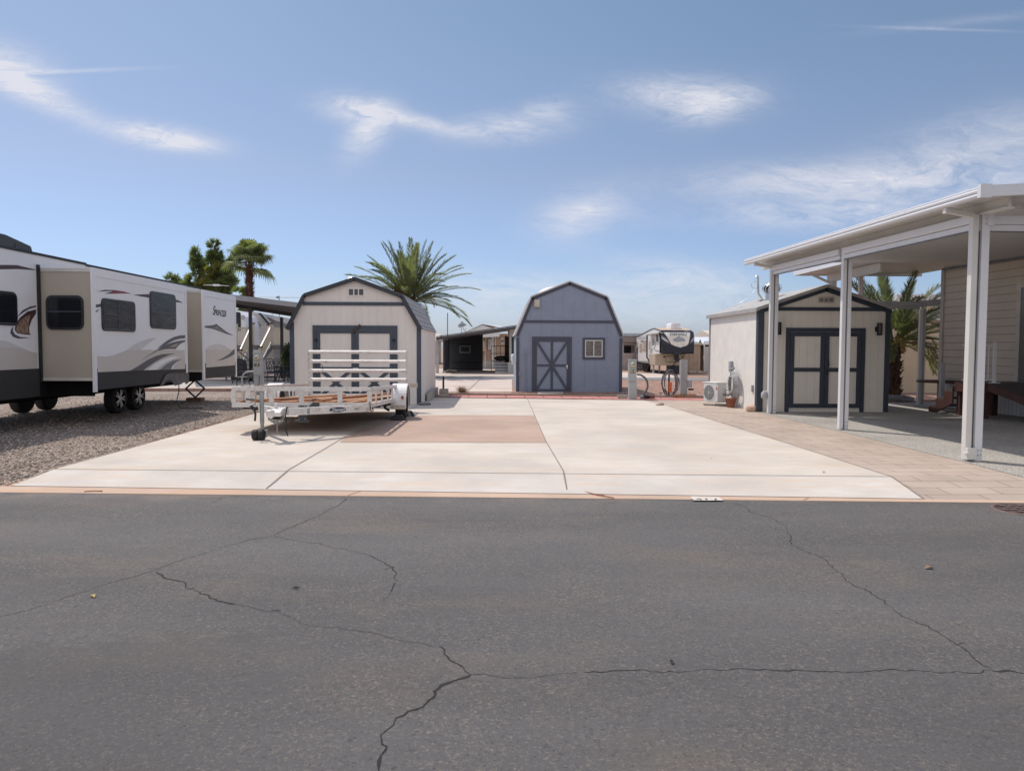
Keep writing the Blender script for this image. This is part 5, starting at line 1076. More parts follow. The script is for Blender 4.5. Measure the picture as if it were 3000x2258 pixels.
decal(S1, [(712,1372),(725,1330),(770,1285),(905,1212),(790,1290),(750,1335),(742,1368)], ZR, XS, m_rvw, .0185)
# slide 2 graphics
decal(S2, [(1310,622),(1440,612),(1495,595),(1502,583),(1600,660),(1700,735),(1810,788),(1700,768),(1560,715),(1420,668),(1310,652)], ZR, XS, m_dk)
decal(S2, [(1400,650),(1505,632),(1600,690),(1690,745),(1560,705)], ZR, XS, _MC['decal taupe'], .008)
decal(S2, [(1480,640),(1512,630),(1550,660),(1520,650)], ZR, XS, _MC['decal beige'], .012)
decal(S2, [(1322,1028),(1400,970),(1480,942),(1540,937),(1620,955),(1690,990),(1760,1036)], ZR, XS, m_rvg, .005, 'band')
decal(S2, [(1322,1033),(1822,1040),(1832,1306),(1328,1347)], ZR, XS, m_rvb, .007, 'band')
decal(S2, [(1508,1228),(1620,1180),(1730,1110),(1822,1020),(1824,1110),(1720,1170),(1620,1212)], ZR, XS, m_dk, .010)
c = SX(*ZR(1465, 356), XS); c2 = SX(*ZR(1585, 392), XS)
mt_ = M('decal letter', (.06,.055,.06), .4)
text('S', .36, mt_, S2, (XS+.004, c.y-.02, c.z-.01), (pi/2, 0, pi/2), sx=1.0, shear=.3, bold=.004)
text('PRINTER', .235, mt_, S2, (XS+.004, c2.y-.05, c2.z-.02), (pi/2, 0, pi/2), sx=1.05, shear=.3, bold=.003)
c = SX(*ZR(1628, 450), XS); text('by Keystone', .06, mt_, S2, (XS+.004, c.y, c.z), (pi/2, 0, pi/2), shear=.3)
# wheel arch on the skirt
pts = [(505,1665),(545,1590),(580,1520),(620,1465),(680,1448),(1010,1438),(1015,1600),(965,1640),(930,1600),(870,1640),(760,1665),(730,1610),(670,1565),(610,1585),(575,1650)]
decal(S1, pts, ZR, XS, M('wheel arch', (.10,.10,.105), .5, var=.3, vs=6), .03, 'wheel_arch')
for y in (18.05, 19.0): wheel(XM-.27, XM-.04, y, .355, .355, parent=T, rimside=1, rr=.66, spokes=5)
for y in (18.05, 19.0): wheel(XM-2.5, XM-2.27, y, .355, .355, parent=T, rimside=-1, rr=.66)
# scissor jack
jy = 22.4; mb = MB(); jx_ = XM+.0
c = Vector((XM-.1, jy, 0))
for s in (-1, 1): mb.bar((jx_, jy, .62), (jx_+s*.28, jy, .36), .05, .04); mb.bar((jx_+s*.28, jy, .36), (jx_, jy, .10), .05, .04)
mb.build('stabiliser_jack', m_black, T)
mb = MB(); mb.box(jx_-.22, jx_+.22, jy-.15, jy+.15, 0, .09); solo(mb, 'timber_block', M('red brown block', (.22,.10,.07), .9), 'reddish wooden block under the scissor jack of the travel trailer', 'block')
mb = MB(); mb.tube([(-8.3,19.5,.7),(-8.3,19.5,.45),(-8.32,19.4,.2),(-8.2,19.3,.03),(-7.9,19.3,.02),(-7.7,19.5,.02)], .012, 6); mb.build('power_cord', m_black, T)
# roof air conditioner and antenna
T2 = T; mb = MB(); mb.prism([(13.6,zr0),(13.7,3.76),(14.2,3.86),(15.3,3.86),(16.1,3.74),(16.22,zr0)], 'x', -10.75, -9.9); ac = mb.build('roof_air_conditioner', M('black shroud', (.035,.034,.034), .45), T, bevel=.04)
mb = MB()
for k in range(9): mb.box(-9.899, -9.885, 15.55+k*.06, 15.58+k*.06, 3.5, 3.70)
mb.build('grille', M('grille', (.07,.08,.1), .5), ac)
mb = MB(); p = D(*ZB(805,900), 21.9); zt_ = D(*ZB(805,822), 21.9).z; mb.tube([(p.x,21.9,3.40),(p.x,21.9,zt_)], .025); mb.box(p.x-.09, p.x+.09, 21.85, 21.95, zt_, zt_+.05)
l = D(*ZB(603,820),21.9).x; r = D(*ZB(1000,834),21.9).x; mb.add([(l,21.88,zt_+.02),(p.x,21.85,zt_+.015),(r,21.88,zt_),(r,21.92,zt_),(p.x,21.95,zt_+.015),(l,21.92,zt_+.02),(l,21.88,zt_+.03),(p.x,21.85,zt_+.035),(r,21.88,zt_+.01),(r,21.92,zt_+.01),(p.x,21.95,zt_+.035),(l,21.92,zt_+.03)], [(0,1,4,5),(1,2,3,4),(6,11,10,7),(7,10,9,8),(0,6,7,1),(1,7,8,2),(3,4,10,9),(4,5,11,10)])
mb.build('tv_antenna', m_white, T)
# ================================================================== FIFTH WHEEL (far)
YD = 47.0; m_dw = M('far rv white', (.72,.71,.69), .35, var=.03); m_db = M('far rv navy', (.022,.028,.045), .3); m_dt = M('far rv tan', (.46,.38,.29), .4, var=.04); m_dc = M('far rv cream', (.86,.83,.76), .35); m_dg = M('far rv grey', (.36,.37,.42), .4)
def dd(x, y, Yp=YD): p = D(*ZD(x, y), Yp); return (p.x, p.z)
xa = dd(860, 900)[0]; xb = dd(1800, 900)[0]; zt1 = dd(1300, 275)[1]; zc = dd(1300, 945)[1]; zd = dd(1300, 1290)[1]; YE = 55.5
T = thing('fifth_wheel_trailer', 'cream and navy fifth wheel camper with a mountain emblem across the back street', 'fifth wheel camper', (xa+1.1, YD, 0))
xt0, xt1 = dd(762, 1100)[0], dd(1660, 1100)[0]
zpk = D(*ZD(660, 222), 49.2).z
mb = MB(); mb.prism([(YD+.12,zc),(YD+.12,zt1-.25),(YD+.6,zt1),(49.2,zpk),(50.3,zpk-.05),(YE,2.48),(YE,.65),(49.8,.65),(49.8,zc)], 'x', xa, xb); body = mb.build('body', m_dw, T)
mb = MB(); mb.prism([(YD+.5,zt1+.012),(49.2,zpk+.012),(50.3,zpk-.04),(YE,2.5),(YE,2.52),(50.3,zpk-.01),(49.2,zpk+.05),(YD+.5,zt1+.04)], 'x', xa+.05, xb-.05); mb.build('roof', M('tan membrane', (.55,.42,.31), .7), T)
mb = MB(); mb.prism([(YD+.6,zt1-.01),(49.2,zpk-.01),(50.3,zpk-.06),(YE,2.47),(YE,2.53),(50.3,zpk),(49.2,zpk+.05),(YD+.6,zt1+.05)], 'x', xa-.03, xa-.001); mb.build('roof_trim', m_dk, T)
prof = [(YD+.11,zc),(YD+.02,zc+.05),(YD,zc+.6),(YD+.05,zt1-.35),(YD+.22,zt1-.08),(YD+.55,zt1)]
mb = MB(); mb.prism(prof+[(YD+.6,zt1),(YD+.6,zc)], 'x', xa, xb); cap = mb.build('front_cap', m_db, T, bevel=.03)
def cdec(pts, mat, off, name='panel'):
    pp = [dd(a, b) for a, b in pts]; mb = MB()
    def yz(z):
        for (y0,z0),(y1,z1) in zip(prof, prof[1:]):
            if z0-1e-6 <= z <= z1: return y0+(y1-y0)*(z-z0)/(z1-z0)
        return prof[-1][0] if z > zt1 else prof[0][0]
    # subdivide outline so it follows the cap
    q_ = []
    for (a, b) in zip(pp, pp[1:]+pp[:1]):
        for i in range(6): q_.append((a[0]+(b[0]-a[0])*i/6, a[1]+(b[1]-a[1])*i/6))
    cx_ = sum(p[0] for p in q_)/len(q_); zs = [p[1] for p in q_]; vs = []; 
    # strips by height
    n = 10; z0, z1 = min(zs), max(zs)
    def span(z):
        xs = []
        for (a, b) in zip(q_, q_[1:]+q_[:1]):
            if (a[1]-z)*(b[1]-z) < 0: xs.append(a[0]+(b[0]-a[0])*(z-a[1])/(b[1]-a[1]))
        return (min(xs), max(xs)) if xs else None
    rows = []
    for i in range(n+1):
        z = z0+(z1-z0)*(i/n*.998+.001); s_ = span(z)
        if s_: rows.append((s_[0], s_[1], z, yz(z)-off))
    for r0, r1 in zip(rows, rows[1:]):
        mb.add([(r0[0],r0[3],r0[2]),(r0[1],r0[3],r0[2]),(r1[1],r1[3],r1[2]),(r1[0],r1[3],r1[2])], [(0,1,2,3)])
    return mb.build(name, mat, cap)
cdec([(905,285),(1705,285),(1690,420),(1650,600),(1620,700),(1400,765),(1150,690),(1080,560),(960,350)], m_dc, .014)
cdec([(860,410),(930,450),(1040,540),(1085,640),(980,580),(865,500)], m_dg, .016); cdec([(865,460),(960,520),(1070,620),(1085,640),(960,570),(865,500)], m_white, .02)
cdec([(1808,430),(1808,545),(1740,600),(1680,650),(1720,540)], m_dg, .016)
c = dd(1345, 372); text('DENALI', .215, M('denali letter', (.20,.21,.23), .4), cap, (c[0], YD+.0, c[1]-.03), (pi/2, 0, 0), sx=1.45, bold=.008)
mnt = [(1185,545),(1230,500),(1290,470),(1340,450),(1365,430),(1400,460),(1450,485),(1510,500),(1555,545),(1540,580),(1440,600),(1300,603),(1210,585)]
cdec(mnt, M('mountain decal', (.16,.18,.23), .5, var=.9, vs=7, col2=(.45,.46,.5)), .02, 'emblem')
mb = MB(); mb.prism([(YD+.9,zd),(YD+.9,zc-.002),(49.8,zc-.002),(49.8,zd)], 'x', xt0, xt1); lb_ = mb.build('lower_body', m_dt, T, bevel=.05)
a, b = dd(975,1005,YD+.9), dd(1330,1185,YD+.9); mb = MB(); mb.prism(rrect(a[0],b[0],b[1],a[1],.08), 'y', YD+.885, YD+.899); hb = mb.build('hatch', M('dark brown seal', (.10,.06,.04), .5), lb_)
mb = MB(); mb.prism(rrect(a[0]+.035,b[0]-.035,b[1]+.035,a[1]-.035,.06), 'y', YD+.878, YD+.884); mb.build('hatch_door', m_dt, hb)
mb = MB()
for (u, v) in ((938,1028),(1470,1040)): a = dd(u, v, YD+.9); mb.box(a[0]-.05,a[0]+.05,YD+.88,YD+.899,a[1]-.05,a[1]+.05)
mb.build('marker_plate', m_dkmetal, lb_)
mb = MB(); a = dd(1330,900); mb.box(a[0]-.25,a[0]+.25,YD-.02,YD+.6,zc-.04,zc+.14); mb.prism([(YD+.15,zc),(YD+.65,zc),(YD+.45,zc-.42),(YD+.3,zc-.42)], 'x', a[0]-.12, a[0]+.12); mb.box(a[0]-.05,a[0]+.22,YD+.2,YD+.5,zc-.5,zc-.3)
mb.tube([(a[0]+.1,YD+.4,zc-.4),(a[0]-.25,YD+.35,zd)], .03); mb.build('hitch_pin', m_db, T)
mb = MB(); mb.box(a[0]-.35,a[0]+.5,YD+1,YD+1.6,zd-.5,zd-.001); mb.tube([(a[0]-.0,YD+.9,zd),(a[0]-.1,YD+.7,.35)], .04); mb.build('generator_box', m_db, T)
p = dd(1140,150, 48.7); q2 = dd(1355,230,48.7); mb = MB(); mb.prism(rrect(dd(1085,150,48.7)[0], q2[0], D(*ZD(1200,225),48.7).z-.05, D(*ZD(1200,68),48.7).z, .10), 'y', 48.2, 49.6); mb.build('roof_air_conditioner', M('bright white', (.85,.85,.87), .4), T, bevel=.03)
mb = MB(); a = dd(945,200,50); mb.tube([(a[0],50,a[1]-.2),(a[0],50,a[1]+.06)], .04); a = dd(860,195,51); mb.box(a[0]-.25,a[0]+.12,50.9,51.3,a[1]-.15,a[1]+.01); mb.build('roof_vent', m_white, T)
# side details (x = xa)
def sd2(x, y): p = SX(*ZD(x, y), xa); return (p.y, p.z)
def sdec(pts, mat, off=.006, name='stripe'): mb = MB(); mb.prism([sd2(a, b) for a, b in pts], 'x', xa-off, xa-off+.004); return mb.build(name, mat, T)
m_tanw = M('tan shade', (.42,.32,.26), .6)
def swin(x0, y0, x1, y1, mat, name='window'):
    return sdec([(x0,y0),(x1,y0-3),(x1,y1),(x0,y1)], mat, .012, name)
swin(160,600,190,915,m_tanw); swin(235,655,312,905,m_tanw); swin(345,555,448,862,m_tanw); swin(605,512,640,700,m_tanw); swin(712,395,772,595,_MC['window frame'])
sdec([(205,490),(455,480),(455,512),(205,525)], m_dg); sdec([(205,465),(455,440),(455,446),(205,471)], m_dk)
d_ = sdec([(495,540),(548,535),(548,1150),(495,1180)], m_dw, .01, 'door'); swin(505,590,538,820,m_tanw,'door_window')
for q_ in ([(235,570),(290,548),(350,575),(340,590),(280,565)], [(245,600),(300,590),(345,610),(350,640),(300,610)], [(640,520),(680,600),(690,700),(670,790),(655,800),(680,700),(665,600)], [(610,755),(680,850),(760,882),(800,880),(800,860),(740,860),(690,840)], [(490,800),(560,870),(610,890),(560,890)], [(545,810),(615,812),(610,830),(570,830)], [(570,1050),(620,1110),(670,1140),(610,1110)], [(490,1010),(540,1080),(560,1120),(520,1080)], [(620,1045),(700,1050),(755,1020),(755,1060),(700,1072)], [(300,810),(335,820),(400,890),(410,905),(370,880)], [(188,740),(230,760),(225,775)]): sdec(q_, m_dk, .009)
for (x0,y0,x1,y1) in ((608,955,692,970),(608,1050,692,1225)): sdec([(x0,y0),(x1,y0),(x1,y1),(x0,y1)], m_dw, .013, 'compartment_door')
sdec([(608,985),(692,982),(692,992),(608,995)], m_dk, .015)
# awning rolled at the side, its arms
mb = MB(); a = SX(*ZD(450,395), xa-.25); b = SX(*ZD(800,340), xa-.25); mb.tube([a, b], .07, 10); mb.box(xa-.25, xa-.001, b.y, a.y, a.z+.02, a.z+.06)
mb.build('awning', M('awning shell', (.5,.5,.48), .5), T)
mb = MB(); mb.tube([a, (xa-.25, a.y, 1.05), (xa-.05, a.y, .75)], .05, 6); mb.tube([b, (xa-.04, b.y, 1.6)], .05, 6); mb.build('awning_arm', m_dkmetal, T)
for y in (51.8, 52.8):
    wheel(xa+.02, xa+.25, y, .38, .38, parent=T, rimside=-1); wheel(xb-.25, xb-.02, y, .38, .38, parent=T)
mb = MB(); mb.box(xt0+.1,xt0+.2,49,49.1,0,.7); mb.box(xt0+.5,xt0+.6,49,49.1,0,.7); mb.box(xt1-.3,xt1-.2,49,49.1,0,.7); mb.build('landing_leg', m_ped, T)
mb = MB(); mb.box(xa+.1, xb-.1, 49.9, YE-.1, .5, .66); mb.build('chassis', m_black, T)
# steps beside it
T = thing('entry_steps', 'dark metal entry steps with handrail beside the fifth wheel camper', 'steps', (xa-.6, 50, 0))
mb = MB(); x0 = xa-.85; s0 = SX(*ZD(540,1220), xa-.3)
for k in range(4): mb.box(xa-.95, xa-.12, 50.2+.3*k, 50.48+.3*k, .74-.17*k, .78-.17*k)
mb.prism([(49.9,.72),(50.3,.72),(51.4,.1),(51.4,0),(51.2,0)], 'x', xa-1.0, xa-.96); mb.prism([(49.9,.72),(50.3,.72),(51.4,.1),(51.4,0),(51.2,0)], 'x', xa-.12, xa-.08)
mb.box(xa-.95,xa-.12,49.6,50.18,.74,.78); mb.build('treads', m_dkmetal, T)
mb = MB()
for dz in (.9,.65,.4,.2): mb.tube([(xa-.98,49.9,.78+dz),(xa-.98,52.0,dz-.15 if dz > .2 else .05)], .022, 5)
mb.tube([(xa-.98,49.9,.0),(xa-.98,49.9,1.7)], .03, 5); mb.build('handrail', m_dkmetal, T)
# ================================================================== WHITE CARPORT (right)
m_al = M('white aluminium', (.72,.72,.74), .38, var=.02, dirt=.04); m_alw = M('warm white aluminium', (.68,.66,.62), .45, var=.03); m_pan = M('roof pan underside', (.62,.61,.59), .5, var=.03, groove=('y', .165, .03, .75)); m_grey = M('channel grey', (.17,.17,.2), .5)
zr = lambda y: .016*(y-9.7)
T = thing('carport', 'large white aluminium carport with corrugated ceiling over the pale slab', 'carport', (8, 14, 0))
xg = 6.38; YN, YFa = 9.72, 19.05
# gutter: three rounded ribs
def rib(z0, z1, out):
    mb_ = []
    for i in range(7): t = -pi/2+pi*i/6; mb_.append((xg-out*cos(t)-0.0, (z0+z1)/2+(z1-z0)/2*sin(t)))
    return mb_+[(xg+.05, z1), (xg+.05, z0)]
mb = MB()
gz0, gz1 = SX(2881, 577, xg).z, SX(2878, 544, xg).z
hh = gz1-gz0
for (a, b, o) in ((0,.42,.045),(.42,.80,.04),(.80,1.0,.015)):
    pr = rib(gz0+hh*a, gz0+hh*b-.002, o); v0 = [Vector((x, YN, z)) for x, z in pr]; v1 = [Vector((x, YFa, z+zr(YFa))) for x, z in pr]; n = len(pr)
    mb.add(v0+v1, [(i,(i+1)%n,(i+1)%n+n,i+n) for i in range(n)]+[tuple(range(n))[::-1], tuple(range(n,2*n))])
mb.build('gutter', m_al, T)
def rz(x): return (x-xg)*.012
mb = MB(); XR = 16.5
tz = gz0+.055
mb.add([(xg+.05,YN+.03,tz),(XR,YN+.03,tz+rz(XR)),(XR,YFa,tz+rz(XR)+zr(YFa)),(xg+.05,YFa,tz+zr(YFa))]+[(xg+.05,YN+.03,tz+.10),(XR,YN+.03,tz+.10+rz(XR)),(XR,YFa,tz+.10+rz(XR)+zr(YFa)),(xg+.05,YFa,tz+.10+zr(YFa))],
       [(0,3,2,1),(4,5,6,7),(0,1,5,4),(1,2,6,5),(2,3,7,6),(3,0,4,7)]); mb.build('roof_panel', m_pan, T)
mb = MB()     # front fascia, two ribs and corner cap
for (a, b, o) in ((0,.5,.03),(.5,1.0,.015)):
    mb.add([(xg-.02,YN-o,gz0+hh*a),(XR,YN-o,gz0+hh*a+rz(XR)*5),(XR,YN-o,gz0+hh*b-.003+rz(XR)*5),(xg-.02,YN-o,gz0+hh*b-.003),(xg-.02,YN+.028,gz0+hh*a),(XR,YN+.028,gz0+hh*a+rz(XR)*5),(XR,YN+.028,gz0+hh*b-.003+rz(XR)*5),(xg-.02,YN+.028,gz0+hh*b-.003)],
           [(0,1,2,3),(7,6,5,4),(0,4,5,1),(3,2,6,7),(0,3,7,4),(1,5,6,2)])
mb.box(xg-.06, xg+.09, YN-.05, YN+.02, gz0-.01, gz1+.012); mb.build('fascia', m_al, T)
XB = 6.93
mb = MB()     # long beam above posts (I shape)
for (z0, z1, x0, x1) in ((3.54,3.56,XB-.07,XB+.07),(3.56,3.70,XB-.02,XB+.02),(3.70,3.72,XB-.07,XB+.07)):
    z0 = z0-.02; z1 = z1-.02
    mb.add([(x0,9.98,z0),(x1,9.98,z0),(x1,9.98,z1),(x0,9.98,z1),(x0,19.3,z0+zr(19.3)),(x1,19.3,z0+zr(19.3)),(x1,19.3,z1+zr(19.3)),(x0,19.3,z1+zr(19.3))], [(0,1,2,3),(7,6,5,4),(0,4,5,1),(1,5,6,2),(2,6,7,3),(3,7,4,0)])
mb.build('beam', m_alw, T)
mb = MB(); a = SX(2340, 738, XB-.08); b = SX(2392, 725, XB-.08); mb.box(XB-.10, XB-.075, b.y, a.y, a.z-.05, a.z+.06)
for k in (.15,.3,.42,.6,.72,.85): mb.lathe([(.012,0),(.012,-.012)], (XB-.10, b.y+(a.y-b.y)*k, a.z+.02), 'x', 8, 1)
mb.build('splice_plate', [m_alw, m_dkmetal], T)
PY = [10.56, 14.66, 18.4]
mb_h = MB(); mb_r = MB(); mb_g = MB()
for y0, y1 in ((PY[0]+.06, PY[1]-.08), (PY[1]+.08, PY[2]-.08)):
    for mb, z0, z1, x0, x1 in ((mb_h, 3.405, 3.525, XB-.14, XB-.02), (mb_r, 3.315, 3.395, XB-.10, XB-.04), (mb_g, 3.297, 3.313, XB-.09, XB-.05)):
        mb.add([(x0,y0,z0+zr(y0)),(x1,y0,z0+zr(y0)),(x1,y0,z1+zr(y0)),(x0,y0,z1+zr(y0)),(x0,y1,z0+zr(y1)),(x1,y1,z0+zr(y1)),(x1,y1,z1+zr(y1)),(x0,y1,z1+zr(y1))], [(0,1,2,3),(7,6,5,4),(0,4,5,1),(1,5,6,2),(2,6,7,3),(3,7,4,0)])
mb_h.box(XB+.12, 13, PY[0]-.02, PY[0]+.08, 3.40, 3.53); mb_r.box(XB+.12, 13, PY[0]-.0, PY[0]+.06, 3.31, 3.395); mb_g.box(XB+.12, 13, PY[0]+.01, PY[0]+.05, 3.295, 3.31)
mb_h.build('screen_housing', m_al, T, bevel=.01); mb_r.build('screen_rail', m_al, T); mb_g.build('screen_edge', m_grey, T)
for i, y in enumerate(PY):
    x0 = [D(2838,1300,y).x, D(2466,1240,y).x, D(2258,1190,y).x][i]; x1 = [D(2872,1300,y).x, D(2482,1240,y).x, D(2272,1190,y).x][i]; xd0 = [D(2821,1300,y).x, D(2455,1240,y).x, D(2248,1190,y).x][i]
    zt_ = 3.54+zr(y)
    mb = MB()
    if i == 0: mb.box(x0+.055, x1, y-.05, y+.05, 0, zt_)
    else: mb.box(x0+.035, x1, y-.05, y+.05, 0, zt_)
    p = mb.build('post', m_al, T, bevel=.008)
    w = .055 if i == 0 else .035
    mb = MB(); mb.box(x0+.002, x0+w-.001, y-.03, y+.03, .0, zt_-.02); mb.build('screen_track', m_grey if i else M('track grey', (.45,.45,.46), .4), p)
    mb = MB(); mb.box(xd0, x0, y-.06, y+.04, .02, zt_-.02); 
    mb.build('downspout', m_alw if i == 0 else m_al, p, bevel=.006)
    if i == 0:
        mb = MB(); mb.box(xd0-.0, x0+.055, y-.11, y-.061, .03, .2); mb.box(xd0-.045, xd0+.01, y-.14, y-.08, .10, .14); mb.build('post_foot', m_alw, p, bevel=.006)
        mb = MB(); mb.tube([(x0+.028,y-.04,.16),(x0+.028,y-.04,3.3)], .005, 5); mb.build('screen_cord', m_dkmetal, p)
    # gutter arm
    if i != 1:
        mb = MB(); mb.bar((xg+.03, y-.02, gz0-.035+zr(y)), (xd0+.03, y-.02, 3.50+zr(y)), .075, .07); mb.box(xg-.01, xg+.07, y-.06, y+.02, gz0-.08+zr(y), gz0+.0+zr(y)); mb.build('gutter_outlet', m_alw, p, bevel=.006)
    mb = MB()
    for k in range(2):
        for zz in (.09, .16, 3.40, 3.47): mb.lathe([(.009,0),(.009,-.006)], (x1-.02-.045*k, y-.051, zz), 'y', 8)
    mb.build('screw', m_galv, p)
    mb = MB(); mb.box(x1-.04, x1+.05, y-.058, y-.052, 3.36+zr(y), 3.54+zr(y)); mb.build('bracket', m_al, p)
mb = MB(); mb.bar((12.655, 10, tz+rz(12.6)-.03+zr(10)), (12.655, 20.9, tz+rz(12.6)-.03+zr(20.9)), .06, .07); mb.build('wall_ledger', m_grey, T)
# rear roof section
T = thing('patio_cover', 'lower white patio cover behind the main carport above the palm', 'patio cover', (11, 22, 0))
g0 = D(2331, 797, 24.6); g1z = g0.z
mb = MB(); xg2 = g0.x
mb.add([(xg2,19.2,g1z-.08),(14.2,19.2,g1z-.02),(14.2,24.6,g1z-.02),(xg2,24.6,g1z-.08),(xg2,19.2,g1z+.02),(14.2,19.2,g1z+.08),(14.2,24.6,g1z+.08),(xg2,24.6,g1z+.02)], [(0,3,2,1),(4,5,6,7),(0,1,5,4),(1,2,6,5),(2,3,7,6),(3,0,4,7)]); mb.build('roof_panel', m_pan, T)
mb = MB(); mb.box(xg2-.05, xg2-.002, 19.2, 24.65, g1z-.12, g1z+.03); mb.box(xg2-.002, 14.2, 24.61, 24.65, g1z-.12, g1z-.0); mb.build('gutter', m_al, T)
pxa, pxb = D(2444, 830, 23.9).x, D(2522, 830, 23.9).x
mb = MB(); mb.box(pxa-.02, pxa+.02, 21.0, 24.4, g1z-.34, g1z-.1); mb.box(pxa-.07, pxa+.07, 21.0, 24.4, g1z-.36, g1z-.341); mb.build('beam', m_alw, T)
for x in (pxa, pxb): mb = MB(); mb.box(x-.06, x+.06, 23.85, 23.97, 0, g1z-.36 if x == pxa else g1z-.08); mb.build('post', m_alw, T)
mb = MB(); mb.bar((xg2+.2,23.9,g1z-.13), (pxa-.06,23.9,g1z-.45), .07, .07); mb.build('gutter_outlet', m_alw, T)
# pergola frame between
Yp = 21.6; z0, z1 = D(2700,905,Yp).z, D(2700,886,Yp).z; xl_ = D(2565,890,Yp).x
T = thing('pergola', 'grey metal patio frame on one slim post in front of the palm', 'pergola', (12.3, Yp, 0))
mb = MB(); mb.box(xl_, 12.42, Yp-.04, Yp+.06, z0+.08, z1+.02); mb.box(xl_, 12.42, Yp-.02, Yp+.03, z0, z0+.07); mb.bar((12.425,Yp,(z0+z1)/2+.05), (13.2,Yp-.3,(z0+z1)/2+.12), .08, .18); mb.build('beam', M('pergola grey', (.42,.43,.45), .4), T)
xp = D(2700,1000,Yp).x; mb = MB(); mb.box(xp-.085, xp+.0, Yp-.045, Yp+.045, 0, z0); mb.build('post', m_alw, T); mb = MB(); mb.box(xp+.001, xp+.08, Yp-.06, Yp+.0, 0, z0); mb.build('downspout', _MC['pergola grey'], T)
# house at the right
m_hs = M('taupe lap siding', (.60,.52,.425), .75, lap=(.20,.6), var=.04); m_skirt = M('ribbed skirting', (.62,.62,.62), .6, groove=('y', .14, .02, .5), var=.03)
T = thing('house', 'taupe lap sided house wall under the white carport roof', 'house', (14.5, 15, 0))
mb = MB(); mb.box(12.7, 17, 8.5, 20.95, .72, tz+rz(12.7)+.26); mb.build('wall', m_hs, T)
mb = MB(); mb.box(12.66, 12.80, 20.951, 20.99, .7, 3.92); mb.box(12.66, 12.699, 20.85, 20.95, .70, 3.92); mb.build('corner_trim', M('taupe trim', (.56,.50,.43), .7), T)
mb = MB(); mb.box(12.76, 16.9, 8.6, 20.9, 0, .72); mb.build('skirting', m_skirt, T)
a = SX(2977, 1000, 12.7); b = SX(3010, 1000, 12.7); zt_ = SX(2977, 828, 12.7).z
mb = MB(); mb.box(12.67, 12.699, a.y-.14, a.y, .85, zt_); mb.box(12.67, 12.699, a.y-1.2, a.y-.14, zt_-.14, zt_); mb.box(12.67,12.699,a.y-1.34,a.y-1.2,.85,zt_); mb.build('door_trim', M('trim taupe light', (.62,.57,.50), .6), T)
mb = MB(); mb.box(12.68, 12.698, a.y-1.199, a.y-.141, .85, zt_-.141); mb.build('door', M('dim glass door', (.16,.15,.14), .3), T)
# deck, ramp, steps
m_rw = M('redwood', (.085,.035,.028), .6, var=.2, vs=4); m_dk2 = M('deck grey', (.075,.07,.072), .7, groove=('x', .14, .012, .6))
zd_ = .84
T = thing('deck', 'dark red timber deck with steps and ramp against the taupe house', 'deck', (12, 17.8, 0))
mb = MB(); mb.box(11.35, 12.65, 16.95, 18.05, zd_-.035, zd_); mb.build('deck_floor', m_dk2, T)
mb = MB(); mb.box(11.31, 11.345, 16.9, 18.05, zd_-.24, zd_-.01); mb.box(11.345, 12.65, 16.91, 16.945, zd_-.24, zd_-.01); mb.build('rim_board', m_rw, T)
for (x, y) in ((11.38,17.0),(11.38,17.9),(12.45,17.0),(12.2,17.9)): mb = MB(); mb.box(x-.02, x+.11, y, y+.12, 0, zd_-.24); mb.build('post', m_rw, T)
mb = MB(); mb.bar((11.36,16.88,zd_-.08), (12.1,14.6,-.02+.05), .04, .18); mb.build('ramp_stringer', m_rw, T)
mb = MB(); mb.add([(11.40,16.9,zd_-.01),(12.65,16.9,zd_-.01),(12.9,14.6,.03),(12.12,14.6,.03),(11.40,16.9,zd_-.04),(12.65,16.9,zd_-.04),(12.9,14.6,.0),(12.12,14.6,.0)], [(0,1,2,3),(7,6,5,4),(0,4,5,1),(1,5,6,2),(2,6,7,3),(3,7,4,0)]); mb.build('ramp', m_dk2, T)
st = [D(2755,1184,18.6), D(2775,1162,18.6), D(2793,1140,18.6)]
mb = MB(); tr = MB()
for k in range(4):
    z = zd_-.21*(k+1)
    if z < .05: break
    mb.box(11.32, 12.3, 18.06+.30*k, 18.06+.30*(k+1)+.03, z-.04, z)
mb.build('stair_tread', m_dk2, T)
for x in (11.30, 12.3): mb = MB(); mb.prism([(18.055,.72),(18.055,.30),(18.75,0),(19.05,0),(19.05,.16),(18.75,.16),(18.75,.37),(18.42,.37),(18.42,.58),(18.1,.58)], 'x', x-.03, x+.01); mb.build('stair_stringer', m_rw, T)
T2 = thing('deck_railing', 'short white metal railing standing on the red timber deck', 'railing', (11.5, 16.98, zd_))
a = D(2884,1000,16.98); b = D(2916,995,16.98); mb.box(b.x-.03, b.x+.03, 16.95, 17.01, zd_, zd_+.95); mb.box(b.x-.09, b.x+.12, 16.93, 17.04, zd_, zd_+.02); mb.build('newel', m_al, T2)
mb = MB(); mb.box(a.x-.5, b.x-.03, 16.965, 16.995, zd_+.86, zd_+.90); mb.box(a.x-.5, b.x-.03, 16.965, 16.995, zd_+.06, zd_+.09); mb.build('rail', m_al, T2)
for k in range(6): mb = MB(); x = b.x-.14-.11*k; mb.box(x-.01, x+.01, 16.97, 16.99, zd_+.09, zd_+.86); mb.build('baluster', m_al, T2)
p = D(2757,1200,19.1); mb = MB(); mb.box(p.x-.05, p.x+.05, 19.05, 19.15, 0, D(2757,1062,19.1).z); mb.box(p.x-.12, p.x+.1, 19.0, 19.2, 0, .03)
solo(mb, 'newel_post', M('grey white post', (.45,.46,.48), .4), 'single grey white newel post at the foot of the deck steps', 'post')
Yt = 20.3; a = D(*ZH(492,1165), Yt); b = D(*ZH(925,1170), Yt)
T = thing('side_table', 'round dark wooden side table behind the newel post', 'table', ((a.x+b.x)/2, Yt, 0))
